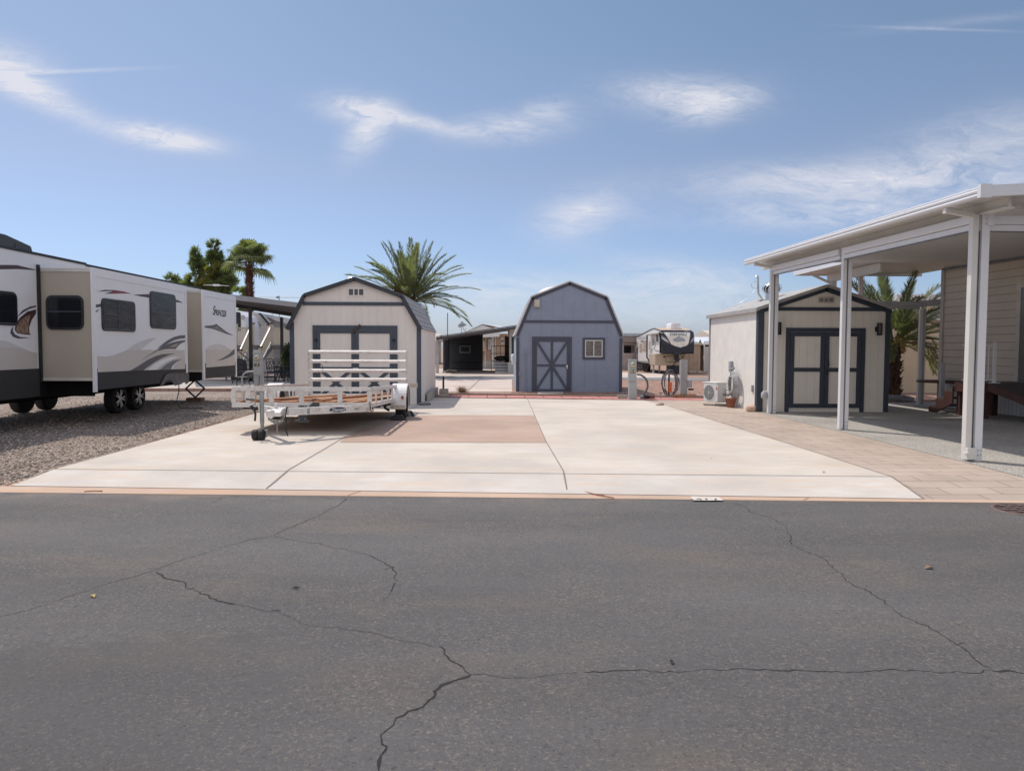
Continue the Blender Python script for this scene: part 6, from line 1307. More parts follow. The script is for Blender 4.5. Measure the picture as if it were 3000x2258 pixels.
mb = MB(); mb.lathe([(0,0),((b.x-a.x)/2,0),((b.x-a.x)/2,.06),(0,.06)], ((a.x+b.x)/2, Yt, a.z-.05), n=28); mb.build('tabletop', M('dark brown wood', (.10,.055,.04), .6), T)
mb = MB(); mb.tube([((a.x+b.x)/2,Yt,0),((a.x+b.x)/2,Yt,a.z-.05)], .05); mb.build('leg', m_galv, T)
# tan shed + two storey house behind the palm
Yh = 27.5; T = thing('garden_shed', 'plain tan gable shed behind the palm on the carport side', 'shed', (14.5, Yh, 0))
a = D(*ZH(190,1340), Yh); pk2 = D(*ZH(330,395), Yh); e2 = D(*ZH(700,520), Yh); el_ = pk2.x-(e2.x-pk2.x)
mb = MB(); mb.prism([(el_,0),(16.6,0),(16.6,e2.z),(e2.x,e2.z),(pk2.x,pk2.z),(el_,e2.z)], 'y', Yh, Yh+3); mb.build('wall', M('tan panel', (.60,.49,.36), .75, groove=('x', 1.2, .02, .35), var=.04), T)
mb = MB()
for s in (-1, 1): roofpanel(mb, (pk2.x, pk2.z), (pk2.x+s*(e2.x-pk2.x+.5), e2.z-(pk2.z-e2.z)*.5/(e2.x-pk2.x)), Yh-.15, Yh+3.1, .10)
mb.build('roof', M('grey white roof', (.6,.62,.66), .5), T)
Yq = 36; T = thing('house', 'cream two storey house upper wall seen between palm fronds', 'house', (22, Yq, 0))
a = D(2635,960,Yq); b = D(2800,868,Yq); z_ = D(2700,905,Yq).z
mb = MB(); mb.box(a.x, 27, Yq, Yq+6, 0, D(2700,878,Yq).z); mb.build('wall', M('cream lap', (.62,.53,.36), .7, lap=(.25,.6)), T)
mb = MB(); mb.box(a.x-.4, 27.3, Yq-.4, Yq+6, D(2700,884,Yq).z, D(2700,864,Yq).z); mb.build('eave', M('pale eave', (.68,.68,.70), .5), T)
for (x0_, x1_) in ((2733,2749), (2688,2700)):
    u0, u1 = D(x0_,905,Yq), D(x1_,918,Yq); mb = MB(); frame2(mb, u0.x-.1, u1.x+.1, u1.z-.1, u0.z+.1, .09, Yq-.06, Yq-.001); w = mb.build('window', m_white, T)
    mb = MB(); mb.box(u0.x, u1.x, Yq-.03, Yq-.002, u1.z, u0.z); mb.build('pane', m_glass, w)
# ================================================================== PALMS, TREES
m_date = [M_leaf('date green', (.25,.275,.18), tr=.5), M_leaf('date olive', (.34,.33,.18), tr=.5), M_leaf('date dry', (.40,.30,.15))]
m_boot = M('palm trunk', (.085,.05,.035), .9, var=.5, vs=7, bump=.02, bs=14); m_fruit = M('date fruit', (.20,.045,.02), .6, var=.4, vs=20)
def frond(mb, base, az, el, L, droop, rn, nl=84, lw=.027, ll=.54, mi=0, twist=0):
    n = 14; pts = []; p = Vector(base); e = el
    for i in range(n+1):
        pts.append(p.copy()); t = i/n; e2 = el - droop*t*t
        p += Vector((cos(az)*cos(e2), sin(az)*cos(e2), sin(e2)))*L/n
    mb.tube(pts, [.020*(1-.85*i/n)+.003 for i in range(n+1)], 4, 1, caps=False)
    for k in range(nl):
        t = .14+.86*k/nl; i = min(n-1, int(t*n)); f = t*n-i; q = pts[i]*(1-f)+pts[i+1]*f; d = (pts[i+1]-pts[i]).normalized()
        side = d.cross(Vector((0,0,1))); side = side.normalized() if side.length > .1 else Vector((sin(az), -cos(az), 0)); up = side.cross(d)
        for s in (-1, 1):
            l = ll*L/3*sin(pi*(.12+.80*t))**.7*rn.uniform(.8,1.15); a = radians(44-20*t+rn.uniform(-9,9)); v = radians(rn.uniform(5,40))
            dr = d*cos(a)+(side*s*cos(v)+up*sin(v))*sin(a); tip = q+dr*l-Vector((0,0,.10*l)); w = up.cross(dr).normalized()*lw*rn.uniform(.7,1.2)
            midp = q+dr*l*.45
            mb.add([q-w*.3, midp-w, tip, midp+w], [(0,1,2,3)], mi if rn.random() > .12 else 1)
def date_palm(lab, x, y, zc, L, trunk_r, seed, fr_list, n_rand=26, name='date_palm', nl=90, lw=.019):
    T = thing(name, lab, 'palm tree', (x, y, 0)); rn = random.Random(seed)
    mb = MB(); n = 22
    pr = []; k = int(zc/.09)
    for i in range(k+1):
        t = i/k; pr.append((trunk_r*(1.12-.15*t)*(1+.13*((i%2)*2-1)), zc*t))
    mb.lathe(pr, (x, y, 0), n=18)
    for i in range(int(zc*60)):      # old leaf bases
        a = rn.random()*2*pi; z = rn.uniform(.1, zc+.1); r = trunk_r*rn.uniform(1.0,1.12); c = Vector((x+cos(a)*r, y+sin(a)*r, z)); o = Vector((cos(a), sin(a), 0)); tt = Vector((-sin(a), cos(a), 0))
        mb.add([c-tt*.06, c+tt*.06, c+o*.10+Vector((0,0,.13))+tt*.02, c+o*.10+Vector((0,0,.13))-tt*.02, c+o*.02+Vector((0,0,.08))], [(0,1,2,3),(0,3,4),(1,4,2)])
    mb.build('trunk', m_boot, T)
    mb = MB()
    for (a, e, l, d) in fr_list: frond(mb, (x+cos(a)*.1, y+sin(a)*.1, zc), a, e, L*l, d, rn, nl=nl, lw=lw)
    for i in range(n_rand):
        a = rn.random()*2*pi; e = radians(rn.uniform(-15, 82)); frond(mb, (x+cos(a)*.12, y+sin(a)*.12, zc-.05), a, e, L*rn.uniform(.75,1.0), radians(rn.uniform(25,70))*(1 if e < 1 else .5), rn, nl=nl, lw=lw)
    mb.build('crown', m_date, T)
    mb = MB()
    for i in range(7):
        a = rn.random()*2*pi; frond(mb, (x+cos(a)*.15, y+sin(a)*.15, zc-.15), a, radians(rn.uniform(5,40)), L*rn.uniform(.35,.6), radians(120), rn, 30, .022, .5, 2)
    mb.build('dry_fronds', m_date, T)
    return T
yP = 42; c = D(1202, 868, yP); R_ = radians
# listed fronds: (azimuth, elevation, length, droop) -- azimuth 0 = +x (right), pi = left
FR = [(R_(90),R_(88),1,.05),(R_(165),R_(72),1,.1),(R_(200),R_(66),.98,.12),(R_(20),R_(78),1.0,.1),(R_(-20),R_(70),.98,.12),(R_(5),R_(62),.98,.1),(R_(-15),R_(50),1.0,.35),(R_(15),R_(42),1.0,.5),(R_(-10),R_(34),1.05,.6),
      (R_(0),R_(20),1.1,.6),(R_(-25),R_(8),1.1,.75),(R_(25),R_(2),1.0,.9),(R_(-5),R_(-8),1.05,.85),(R_(180),R_(40),1.0,.45),(R_(195),R_(30),1.05,.5),(R_(170),R_(22),1.0,.7),(R_(185),R_(52),.95,.25),(R_(210),R_(12),.9,.8),
      (R_(150),R_(80),.95,.1),(R_(-60),R_(75),.9,.2),(R_(-100),R_(60),.8,.5),(R_(-80),R_(40),.8,.9),(R_(60),R_(60),.9,.4),(R_(120),R_(50),.9,.5)]
T = date_palm('tall date palm with arching fronds rising behind the white barn shed', c.x, yP, c.z-.25, 3.5, .32, 3, FR, 52)
mb = MB(); rn = random.Random(8); f = D(1170, 842, yP-.5)
for i in range(120): p = Vector((f.x+rn.gauss(0,.14), yP-.5+rn.gauss(0,.12), f.z-.1+rn.gauss(0,.28))); mb.blob(p, (.05,.05,.06), i, n=3, rough=.1)
mb.build('date_clusters', m_fruit, T)
yP = 24.6; c = D(2613, 975, yP)
FR = [(R_(105),R_(80),1,.2),(R_(175),R_(62),1.05,.7),(R_(185),R_(48),1.05,.9),(R_(160),R_(70),1,.5),(R_(5),R_(60),1.05,.8),(R_(-10),R_(45),1.1,.9),(R_(15),R_(30),1.1,.9),(R_(-20),R_(15),1.1,1.0),(R_(0),R_(5),1.1,1.2),(R_(30),R_(-5),1.0,1.2),(R_(-30),R_(-10),.95,1.2),(R_(-80),R_(75),.9,.4),(R_(-50),R_(55),.95,.8),(R_(80),R_(65),1,.5),(R_(200),R_(20),.9,1),(R_(2),R_(38),1.3,1.1),(R_(-8),R_(22),1.3,1.3),(R_(182),R_(58),1.3,.9),(R_(172),R_(66),1.3,.7)]
date_palm('date palm with a shaggy dark trunk between the cream garden shed and the tan shed', c.x+.08, yP, c.z-.25, 2.75, .22, 13, FR, 22, nl=120, lw=.0125)
mb = MB(); cc = P(*ZH(230,1385)); mb.blob((cc.x, cc.y, .03), (.62,.35,.16), 15, rough=.12); solo(mb, 'boulder', M('grey boulder', (.20,.19,.19), .9), 'low grey boulder at the foot of the shaggy palm', 'boulder')
# fan palm
def fan_palm(lab, x, y, zc, L, r, seed, n=34):
    T = thing('fan_palm', lab, 'palm tree', (x, y, 0)); rn = random.Random(seed)
    mb = MB(); k = int(zc/.12); mb.lathe([(r*(1.15-.25*i/k)*(1+.08*((i%2)*2-1)), (zc-.1)*i/k) for i in range(k+1)], (x, y, 0), n=16)
    for i in range(700):
        a = rn.random()*2*pi; z = zc-rn.random()**1.2*3.2; rr = r*rn.uniform(.95,1.15); c = Vector((x+cos(a)*rr, y+sin(a)*rr, z)); o = Vector((cos(a), sin(a), 0)); tt = Vector((-sin(a), cos(a), 0))
        mb.add([c-tt*.05, c+tt*.05, c+o*.16+Vector((0,0,.14))], [(0,1,2)])
    mb.build('trunk', M('red brown trunk', (.16,.075,.055), .9, var=.5, vs=6), T)
    mb = MB(); C0 = Vector((x, y, zc))
    for i in range(n):
        az = 2*pi*i/n*3.1+rn.uniform(-.3,.3); el = radians(-22+108*(i/n)**.9+rn.uniform(-8,8)); d = Vector((cos(az)*cos(el), sin(az)*cos(el), sin(el))); pl = L*rn.uniform(.42,.55)
        hub = C0+d*pl-Vector((0,0,.12*pl)); mb.tube([C0, C0+d*pl*.5+Vector((0,0,.04)), hub], .018, 4, 1, caps=False)
        side = d.cross(Vector((0,0,1))); side = side.normalized() if side.length > .1 else Vector((1,0,0)); up = side.cross(d)
        for k in range(26):
            a = radians(-125+250*k/25); fd = d*cos(a)+side*sin(a)+up*.12; fl = L*.52*(1-.25*abs(a)/2.2)*rn.uniform(.9,1.1); w = (d*-sin(a)+side*cos(a))*L*.026
            m1 = hub+fd*fl*.55; m2 = m1+fd*fl*.25-Vector((0,0,fl*.14)); tip = m2+fd*fl*.15-Vector((0,0,fl*rn.uniform(.25,.42)))
            mi = 0 if el < 1.0 else 1
            mb.add([hub, m1-w, m1+w, m2-w*.55, m2+w*.55, tip], [(0,1,2),(1,3,4,2),(3,5,4)], mi)
    mb.build('crown', [M_leaf('fan green', (.24,.27,.16), tr=.5), M_leaf('fan bright', (.31,.34,.13), tr=.5)], T)
yP = 50; c = D(728, 778, yP); fan_palm('fan palm with red brown trunk standing above the grey patio roof', c.x+.05, yP, c.z+.15, 2.05, .23, 6)
# pine
def needle_tree(lab, blobs, y, seed, tufts, name='pine_tree', trunks=(), size=.34, mats=None, nb=7):
    b0 = D(*blobs[0][:2], y); T = thing(name, lab, 'tree', (b0.x, y, 0)); rn = random.Random(seed)
    mb = MB(); tot = sum(b[2]*b[3] for b in blobs); s = y/FPX
    for (px, py, rx, ry, mi) in blobs:
        c = D(px, py, y); n = int(tufts*rx*ry/tot)
        cl = []
        for _ in range(max(5, n//22)):
            while True:
                u = Vector((rn.uniform(-1,1), rn.uniform(-1,1), rn.uniform(-1,1)))
                if .35 < u.length < 1: break
            cl.append(c+Vector((u.x*rx*s, u.y*min(rx,ry)*s, u.z*ry*s)))
        for _ in range(n):
            k = rn.choice(cl); o = k+Vector((rn.gauss(0,.2), rn.gauss(0,.2), rn.gauss(0,.2)))*size*1.15
            out = (o-c); out = out.normalized() if out.length else Vector((0,0,1)); out = (out+Vector((0,0,.9))).normalized()
            for j in range(nb):
                d = (out+Vector((rn.gauss(0,.5), rn.gauss(0,.5), rn.gauss(0,.45)))).normalized(); w = d.cross(Vector((rn.gauss(0,1),rn.gauss(0,1),rn.gauss(0,1)))).normalized()*size*.075; l = size*rn.uniform(.5,1)
                mb.add([o-w, o+w, o+d*l], [(0,1,2)], mi)
    mb.build('crown', mats, T)
    tb = MB()
    for pts, r in trunks: q_ = [D(a, b, y) for a, b in pts]; q_[0].z = min(q_[0].z, 0) if len(pts) > 2 else q_[0].z; tb.tube(q_, [r*(1-.6*i/(len(q_)-1)) for i in range(len(q_))], 7)
    if tb.v: tb.build('trunk', M('bark', (.09,.06,.045), .9, var=.3, vs=5), T)
m_pn = [M_leaf('pine dark', (.20,.25,.14), .3, .8, .55), M_leaf('pine mid', (.23,.27,.13), .3, .8, .55), M_leaf('pine olive', (.31,.32,.12), .25, .8, .55)]
needle_tree('tall dark pine with several clumped tops above the travel trailer roof', [(629,740,18,35,0),(622,765,26,25,0),(575,738,9,18,0),(574,765,17,22,0),(578,790,16,20,0),(630,800,38,32,2),(650,790,20,25,1),(600,830,24,22,2),(645,835,38,24,1),(672,830,18,24,0),(668,808,14,18,0),(545,838,26,14,1),(560,820,14,16,1),(512,825,14,10,1),(498,815,8,10,1),(590,850,60,14,1),(672,758,14,10,1),(655,845,20,22,0)], 60, 4, 5200,
            trunks=[([(628,1080),(628,900),(629,720)], .22), ([(628,900),(590,840),(574,745)], .12), ([(628,880),(560,850),(505,820)], .09), ([(628,870),(660,850),(680,815)], .09)], mats=m_pn, size=.42)
needle_tree('lower olive pine crown between the travel trailer and the fan palm trunk', [(705,856,20,9,1),(722,862,14,10,2),(700,925,22,14,1),(716,945,24,24,2),(735,950,14,16,1),(715,975,18,16,1),(715,900,14,20,1)], 55, 14, 1500, trunks=[([(715,1085),(715,1000),(712,880)], .12)], mats=m_pn, size=.36)
# bush
def leafy(lab, px, py, rx, ry, y, n, mats, seed, name='bush', cat='bush', ls=.10):
    c = D(px, py, y); s = y/FPX; rn = random.Random(seed); T = thing(name, lab, cat, (c.x, y, 0)); mb = MB()
    for i in range(n):
        while True:
            u = Vector((rn.uniform(-1,1), rn.uniform(-1,1), rn.uniform(-1,1)))
            if u.length < 1: break
        p = c+Vector((u.x*rx*s, u.y*rx*s, u.z*ry*s)); p.z = max(.05, p.z); d = Vector((rn.gauss(0,.6), rn.gauss(0,.6), rn.uniform(.1,1))).normalized(); w = d.cross(Vector((rn.gauss(0,1),rn.gauss(0,1),rn.gauss(0,1)))).normalized()*ls*.16
        mb.add([p, p+d*ls*.5+w, p+d*ls, p+d*ls*.5-w], [(0,1,2,3)], rn.randrange(len(mats)))
    mb.build('foliage', mats, T); tb = MB()
    for k in range(5): tb.tube([(c.x+rn.uniform(-.1,.1), y, 0), (c.x+rn.uniform(-rx,rx)*s*.5, y, c.z)], .015, 5)
    tb.build('stem', M('stem', (.12,.09,.06), .9), T)
leafy('green oleander bush beside the white barn shed behind the black chairs', 846, 1058, 17, 48, 38.4, 2600, [M_leaf('oleander', (.16,.21,.11)), M_leaf('oleander dark', (.08,.11,.06))], 3, ls=.22)
mb = MB(); c = P(*Z4(500,1200)); rn = random.Random(31)
for i in range(700):
    a = rn.random()*2*pi; e = rn.uniform(.15,1.4); l = rn.uniform(.15,.36)*(1.2 if e < .8 else .8); d = Vector((cos(a)*cos(e), sin(a)*cos(e), sin(e))); b = c+Vector((cos(a)*.05, sin(a)*.05, 0)); w = Vector((-sin(a), cos(a), 0))*.006
    mb.add([b-w, b+w, b+d*l], [(0,1,2)])
solo(mb, 'dry_shrub', M('straw', (.42,.34,.24), .9, var=.3, vs=9), 'small dry straw coloured shrub behind the red pavers', 'shrub')
# ================================================================== LEFT BACKGROUND
# grey patio roof on black posts
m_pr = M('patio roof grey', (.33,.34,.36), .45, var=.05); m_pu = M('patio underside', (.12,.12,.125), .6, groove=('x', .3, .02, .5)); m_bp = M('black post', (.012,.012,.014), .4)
T = thing('patio_cover', 'grey metal patio cover on black posts behind the travel trailer', 'patio cover', (-11, 36, 0))
n0 = D(500, 842, 32.0); n1 = D(925, 893, 37.0); f1 = D(925, 927, 39.3); f0 = D(500, 862, 39.3)
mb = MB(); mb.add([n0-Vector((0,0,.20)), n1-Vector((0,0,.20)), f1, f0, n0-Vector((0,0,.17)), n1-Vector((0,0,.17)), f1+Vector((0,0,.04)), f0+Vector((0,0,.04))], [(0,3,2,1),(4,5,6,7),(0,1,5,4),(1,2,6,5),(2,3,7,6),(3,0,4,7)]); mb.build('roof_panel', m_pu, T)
mb = MB(); d = (n1-n0).normalized(); mb.bar(n0-Vector((0,0,.11))-Vector((0,.05,0)), n1-Vector((0,0,.11))-Vector((0,.05,0)), .05, .23); mb.build('fascia', m_pr, T)
mb = MB(); b0 = D(640, 886, 34.2); b1 = D(905, 930, 39.2); mb.bar(b0-Vector((0,0,.02)), b1, .10, .18); mb.build('beam', m_bp, T)
for px, y in ((734.5, 35.3), (826, 38.6)):
    a = D(px, 1000, y); k = (y-b0.y)/(b1.y-b0.y); mb = MB(); mb.box(a.x-.07, a.x+.07, y-.06, y+.06, 0, b0.z+(b1.z-b0.z)*k-.08); mb.build('post', m_bp, T)
# raised deck with cream railings
m_cv = M('cream vinyl', (.66,.60,.50), .4, var=.03); m_brn = M('post cap brown', (.10,.06,.05), .5)
Yd = 40.2; zf = D(760,1011,Yd).z; zr_ = D(760,956,Yd).z
T = thing('raised_deck', 'cream railed raised deck with two sloping stair rails behind the grey pedestal 15', 'deck', (D(780,1000,Yd).x, Yd, 0))
xA, xB, xC, xD = D(693,1000,Yd).x, D(741,1000,Yd).x, D(795,1000,Yd).x, D(842,1000,Yd).x
mb = MB(); mb.box(xA-2, xD, Yd, Yd+3, zf-.2, zf); mb.build('deck_floor', M('deck trim', (.28,.26,.26), .7), T)
mb = MB(); mb.box(xC+.1, xD, Yd+.05, Yd+3, 0, zf-.201); mb.box(xA-2, xB, Yd+.05, Yd+.1, 0, zf-.201); mb.build('skirting', M('grey white panel', (.48,.48,.50), .6, groove=('x', .3, .01, .3)), T)
for x, y in ((xA, Yd), (xB, Yd), (xC, Yd), (xD, Yd+2.2), (xB, Yd+2.8)):
    mb = MB(); mb.box(x-.07, x+.07, y-.07, y+.07, zf, zr_+.12); p_ = mb.build('newel', m_cv, T); mb = MB(); mb.box(x-.10, x+.10, y-.10, y+.10, zr_+.121, zr_+.19); mb.build('post_cap', m_brn, p_)
def railing(p0, p1, lab='rail_panel', h=.92, n=9):
    p0 = Vector(p0); p1 = Vector(p1); mb = MB(); mb.bar(p0+Vector((0,0,h)), p1+Vector((0,0,h)), .06, .07); mb.bar(p0+Vector((0,0,.1)), p1+Vector((0,0,.1)), .05, .06)
    for i in range(1, n): q_ = p0+(p1-p0)*i/n; mb.box(q_.x-.02, q_.x+.02, q_.y-.02, q_.y+.02, q_.z+.12, q_.z+h-.03)
    return mb.build(lab, m_cv, T)
railing((xA+.07,Yd,zf), (xB-.07,Yd,zf)); railing((xB+.07,Yd+2.8,zf), (xC-.0,Yd+2.8,zf)); railing((xC+.05,Yd+.05,zf), (xD,Yd+2.2,zf), n=22)
# stairs toward the camera
for (pa, ya, pb, yb) in ((731,965,703,1028), (792,960,762,1020)):
    t_ = D(pa, ya, Yd-.1); b_ = D(pb, yb, Yd-1.75); mb = MB(); mb.bar(t_, b_, .06, .08); off = Vector((0,0,-.80)); mb.bar(t_+off, b_+off, .05, .06)
    for i in range(1, 11): q_ = t_+(b_-t_)*i/11; mb.box(q_.x-.018, q_.x+.018, q_.y-.018, q_.y+.018, q_.z-.80, q_.z)
    mb.box(b_.x-.07, b_.x+.07, b_.y-.07, b_.y+.07, 0, b_.z+.02); mb.build('stair_rail', m_cv, T); mb = MB(); mb.box(b_.x-.11, b_.x+.11, b_.y-.11, b_.y+.11, b_.z+.021, b_.z+.10); mb.build('post_cap', m_brn, T)
mb = MB()
for k in range(9): mb.box(xB+.15-.06*k, xC-.12-.06*k, Yd-.27*(k+1), Yd-.27*k, zf-.2*(k+1)-.04, zf-.2*(k+1))
mb.build('stair_tread', M('stair grey', (.20,.19,.19), .7), T)
mb = MB(); a = Vector((xC-.02, Yd, zf-.15)); b = Vector((xC-.55, Yd-2.3, .05)); mb.bar(a, b, .05, .26); mb.build('stair_stringer', M('stringer', (.24,.24,.26), .6), T)
# house and camper behind it
Yh = 49; T = thing('house', 'pale grey lap sided house with gable roof behind the raised deck', 'house', (D(800,1000,Yh).x, Yh, 0))
m_gl = M('grey lap siding', (.52,.52,.53), .7, lap=(.22,.6), var=.03)
def hp_(z, x, y, Y=Yh): p = D(*z(x, y), Y); return (p.x, p.z)
g = [hp_(ZC, 330, 430), hp_(ZC, 560, 440), hp_(ZC, 1180, 548)]
mb = MB(); mb.prism([(g[0][0],0),(g[2][0],0),(g[2][0],g[2][1]-.1),(g[1][0],g[1][1]-.1),(g[0][0],g[1][1]-.1)], 'y', Yh+.5, Yh+8); mb.build('wall', m_gl, T)
mb = MB(); a, b = hp_(ZC,560,440), hp_(ZC,1180,548); mb.prism([a, b, (b[0], b[1]-.45), (a[0]+1.2, a[1]-.55)], 'y', Yh+.1, Yh+.49); mb.build('eave', M('pale fascia', (.58,.60,.64), .5), T)
mb = MB(); mb.prism([hp_(ZC,440,415,Yh-1), hp_(ZC,560,440,Yh-1), hp_(ZC,752,668,Yh-1), hp_(ZC,752,1000,Yh-1), hp_(ZC,440,1000,Yh-1)], 'y', Yh-1, Yh+.09); mb.build('gable_wall', M('light lap siding', (.66,.64,.62), .7, lap=(.22,.5)), T)
mb = MB(); a, b = hp_(ZC,560,440,Yh-1.1), hp_(ZC,752,668,Yh-1.1); mb.prism([a, (a[0]+.12,a[1]), (b[0]+.12,b[1]), b], 'y', Yh-1.15, Yh-1.01); mb.build('gable_trim', m_dkmetal, T)
mb = MB(); a, b = hp_(ZC,470,560,Yh-1.3), hp_(ZC,575,670,Yh-1.3); mb.bar((a[0],Yh-1.3,a[1]), (b[0],Yh-1.3,b[1]), .2, .25); mb.build('roof_edge', m_galv, T)
for (x_, yt, yb) in ((905,165,500),): 
    a = D(*ZC(x_,150), 52); b = D(*ZC(x_,500), 52); mb = MB(); mb.tube([(a.x,52,b.z-.6),(a.x,52,a.z)], .03, 5); mb.tube([(a.x-2.0,52,D(*ZC(905,178),52).z),(a.x+1.9,52,D(*ZC(905,178),52).z)], .02, 4); mb.blob((a.x-.1,52,D(*ZC(905,178),52).z), (.16,.1,.08), 4, n=4)
    mb.tube([(a.x-.8,52,b.z-.1),(a.x-.1,52,D(*ZC(905,400),52).z)], .02, 4); solo(mb, 'tv_antenna', m_galv, 'thin rooftop television antenna above the grey patio cover', 'antenna')
Yc = 44.5; T = thing('camper', 'white camper with rounded corner and dark window behind the cream deck railing', 'camper', (D(690,1000,Yc).x, Yc, 0))
a = D(*ZC(350,700), Yc); t = D(*ZC(200,372), Yc)
mb = MB(); mb.prism([(a.x,.5),(a.x,t.z-1.0),(a.x-.15,t.z-.45),(a.x-.55,t.z-.1),(a.x-1.2,t.z),(a.x-6,t.z+.05),(a.x-6,.5)], 'y', Yc, Yc+2.5); mb.build('body', m_rvw, T, bevel=.04)
a0 = D(*ZC(168,425), Yc); a1 = D(*ZC(265,750), Yc); mb = MB(); mb.prism(rrect(a0.x, a1.x, a1.z, a0.z, .1), 'y', Yc-.02, Yc-.001); w = mb.build('window', _MC['window frame'], T); mb = MB(); mb.prism(rrect(a0.x+.06, a1.x-.06, a1.z+.06, a0.z-.06, .06), 'y', Yc-.03, Yc-.021); mb.build('pane', m_rg, w)
mb = MB(); c = D(*ZC(300,515), Yc); mb.lathe([(.14,-.02),(.12,0),(0,0)][::-1], (c.x, Yc, c.z), 'y', 16); mb.build('speaker_cover', M('vent plate', (.5,.48,.47), .5), T)
# patio chairs, table, slings
def patio_chair(lab, x, y, rz):
    T = thing('patio_chair', lab, 'chair', (x, y, 0), 'black cast metal patio chairs'); ro = ROOT[T.name]
    def b(mb, n, m): return mb.build(n, m, T)
    X = lambda *p: Vector(p)+ro
    mb = MB(); mb.box(x-.24, x+.24, y-.24, y+.22, .42, .50); b(mb, 'seat', M('seat cushion', (.03,.045,.09), .8))
    mb = MB(); 
    for s in (-.23, .23): mb.tube([X(s,.22,.42), X(s,.30,.8), X(s*.9,.34,1.02)], .018, 6)
    mb.tube([X(-.22,.34,1.02), X(-.1,.35,1.10), X(0,.35,1.06), X(.1,.35,1.10), X(.22,.34,1.02)], .018, 6)
    for (cx_, cz_, r) in ((-.1,.88,.085),(.1,.88,.085),(0,.74,.09),(-.12,.66,.07),(.12,.66,.07),(0,.95,.06),(0,.58,.07)): mb.tube([X(cx_+r*cos(t), .26+(cz_-.5)*.14, cz_+r*sin(t)) for t in [2*pi*j/9 for j in range(10)]], .013, 5, caps=False)
    b(mb, 'backrest', m_dkmetal)
    mb = MB()
    for s in (-.25, .25): mb.tube([X(s,.2,.66), X(s,-.15,.68), X(s,-.22,.6), X(s,-.22,.42)], .016, 5)
    b(mb, 'armrest', m_dkmetal)
    for sx_, sy in ((-.22,-.22),(.22,-.22),(-.22,.2),(.22,.2)): mb = MB(); mb.tube([X(sx_,sy,.43), X(sx_*1.05,sy*1.1,.2), X(sx_*1.2,sy*1.3,0)], .016, 5); b(mb, 'leg', m_dkmetal)
    T.rotation_euler = (0, 0, rz); return T
yC = 34.8; u = lambda px, y: D(px, 1100, y).x
c1 = patio_chair('black patio chair nearest the deck stairs with its curved back showing', u(805,yC), yC, radians(60))
c2 = copy_tree(c1, loc=(u(822,yC+.9), yC+.9, 0), rz=radians(30)); c2['label'] = 'black patio chair tucked just behind the first one at the table'
c3 = copy_tree(c1, loc=(u(850,yC+.2), yC+.2, 0), rz=radians(-70)); c3['label'] = 'black patio chair half hidden by the white barn shed corner'
T = thing('patio_table', 'black patio table between the black chairs', 'table', (u(830,yC), yC, 0)); x = u(830,yC)
mb = MB(); mb.lathe([(0,0),(.45,0),(.45,.03),(0,.03)], (x, yC, .70), n=24); mb.build('tabletop', m_dkmetal, T)
for s in (-1, 1):
    for t in (-1, 1): mb = MB(); mb.tube([(x+s*.1,yC+t*.1,.7),(x+s*.2,yC+t*.2,.35),(x+s*.33,yC+t*.33,0)], .022, 6); mb.build('leg', m_dkmetal, T)
def sling(lab, x, y, s):
    T = thing('sling_chair', lab, 'chair', (x, y, 0), 'black mesh sling chairs'); mb = MB()
    q_ = [(x-s*.35,y,.38),(x+s*.15,y,.36),(x+s*.50,y,1.12)]
    for p, r_ in zip(q_, q_[1:]): mb.add([(p[0],p[1]-.27,p[2]),(p[0],p[1]+.27,p[2]),(r_[0],r_[1]+.27,r_[2]),(r_[0],r_[1]-.27,r_[2]),(p[0],p[1]-.27,p[2]+.012),(p[0],p[1]+.27,p[2]+.012),(r_[0],r_[1]+.27,r_[2]+.012),(r_[0],r_[1]-.27,r_[2]+.012)], [(0,1,2,3),(7,6,5,4),(0,4,5,1),(1,5,6,2),(2,6,7,3),(3,7,4,0)])
    mb.build('sling', m_black, T); mb = MB()
    for d_ in (-.29,.29): mb.tube([(p[0],y+d_,p[2]) for p in q_], .018, 5); mb.tube([(x-s*.3,y+d_,0),(x-s*.3,y+d_,.6),(x+s*.3,y+d_,.62)], .018, 5); mb.tube([(x+s*.25,y+d_,0),(x+s*.12,y+d_,.38)], .018, 5)
    for xx, zz in ((x+s*.15,.36),(x-s*.3,.3)): mb.tube([(xx,y-.29,zz),(xx,y+.29,zz)], .018, 5)
    mb.build('frame', m_bp, T); return T
sling('black mesh sling chair leaning back beside the pedestal 15', u(722,31), 31, 1)
sling('black mesh sling chair under the camper end', u(703,33), 33, -1)
T = thing('wooden_steps', 'weathered grey wooden steps with dark handrail beyond the travel trailer rear', 'steps', (u(697,36), 36, 0))
mb = MB(); x = u(697,36)
for k in range(4): mb.box(x-.4+.22*k, x-.1+.22*k, 35.6, 36.4, .95-.22*k, 1.0-.22*k)
mb.build('treads', _MC['stair grey'], T); mb = MB(); mb.tube([(x-.5,35.6,1.75),(x-.2,35.6,1.72),(x+.7,35.6,1.0)], .03, 6)
for k in range(4): mb.box(x-.45+.3*k, x-.38+.3*k, 35.57, 35.63, 0, 1.68-.24*k)
mb.build('handrail', M('weathered wood', (.20,.18,.17), .8), T)
T = thing('storage_clutter', 'dark grill and bins standing under the patio cover', 'grill', (u(705,34.6), 34.6, 0))
mb = MB(); x = u(712,34.6); mb.box(x-.5, x+.1, 34.4, 34.9, .1, .8); mb.build('cabinet', m_black, T, bevel=.03); mb = MB(); mb.prism([(x-.5,.8),(x+.1,.8),(x+.05,1.0),(x-.15,1.1),(x-.4,1.05)], 'y', 34.4, 34.9); mb.build('lid', m_dkmetal, T, bevel=.03)
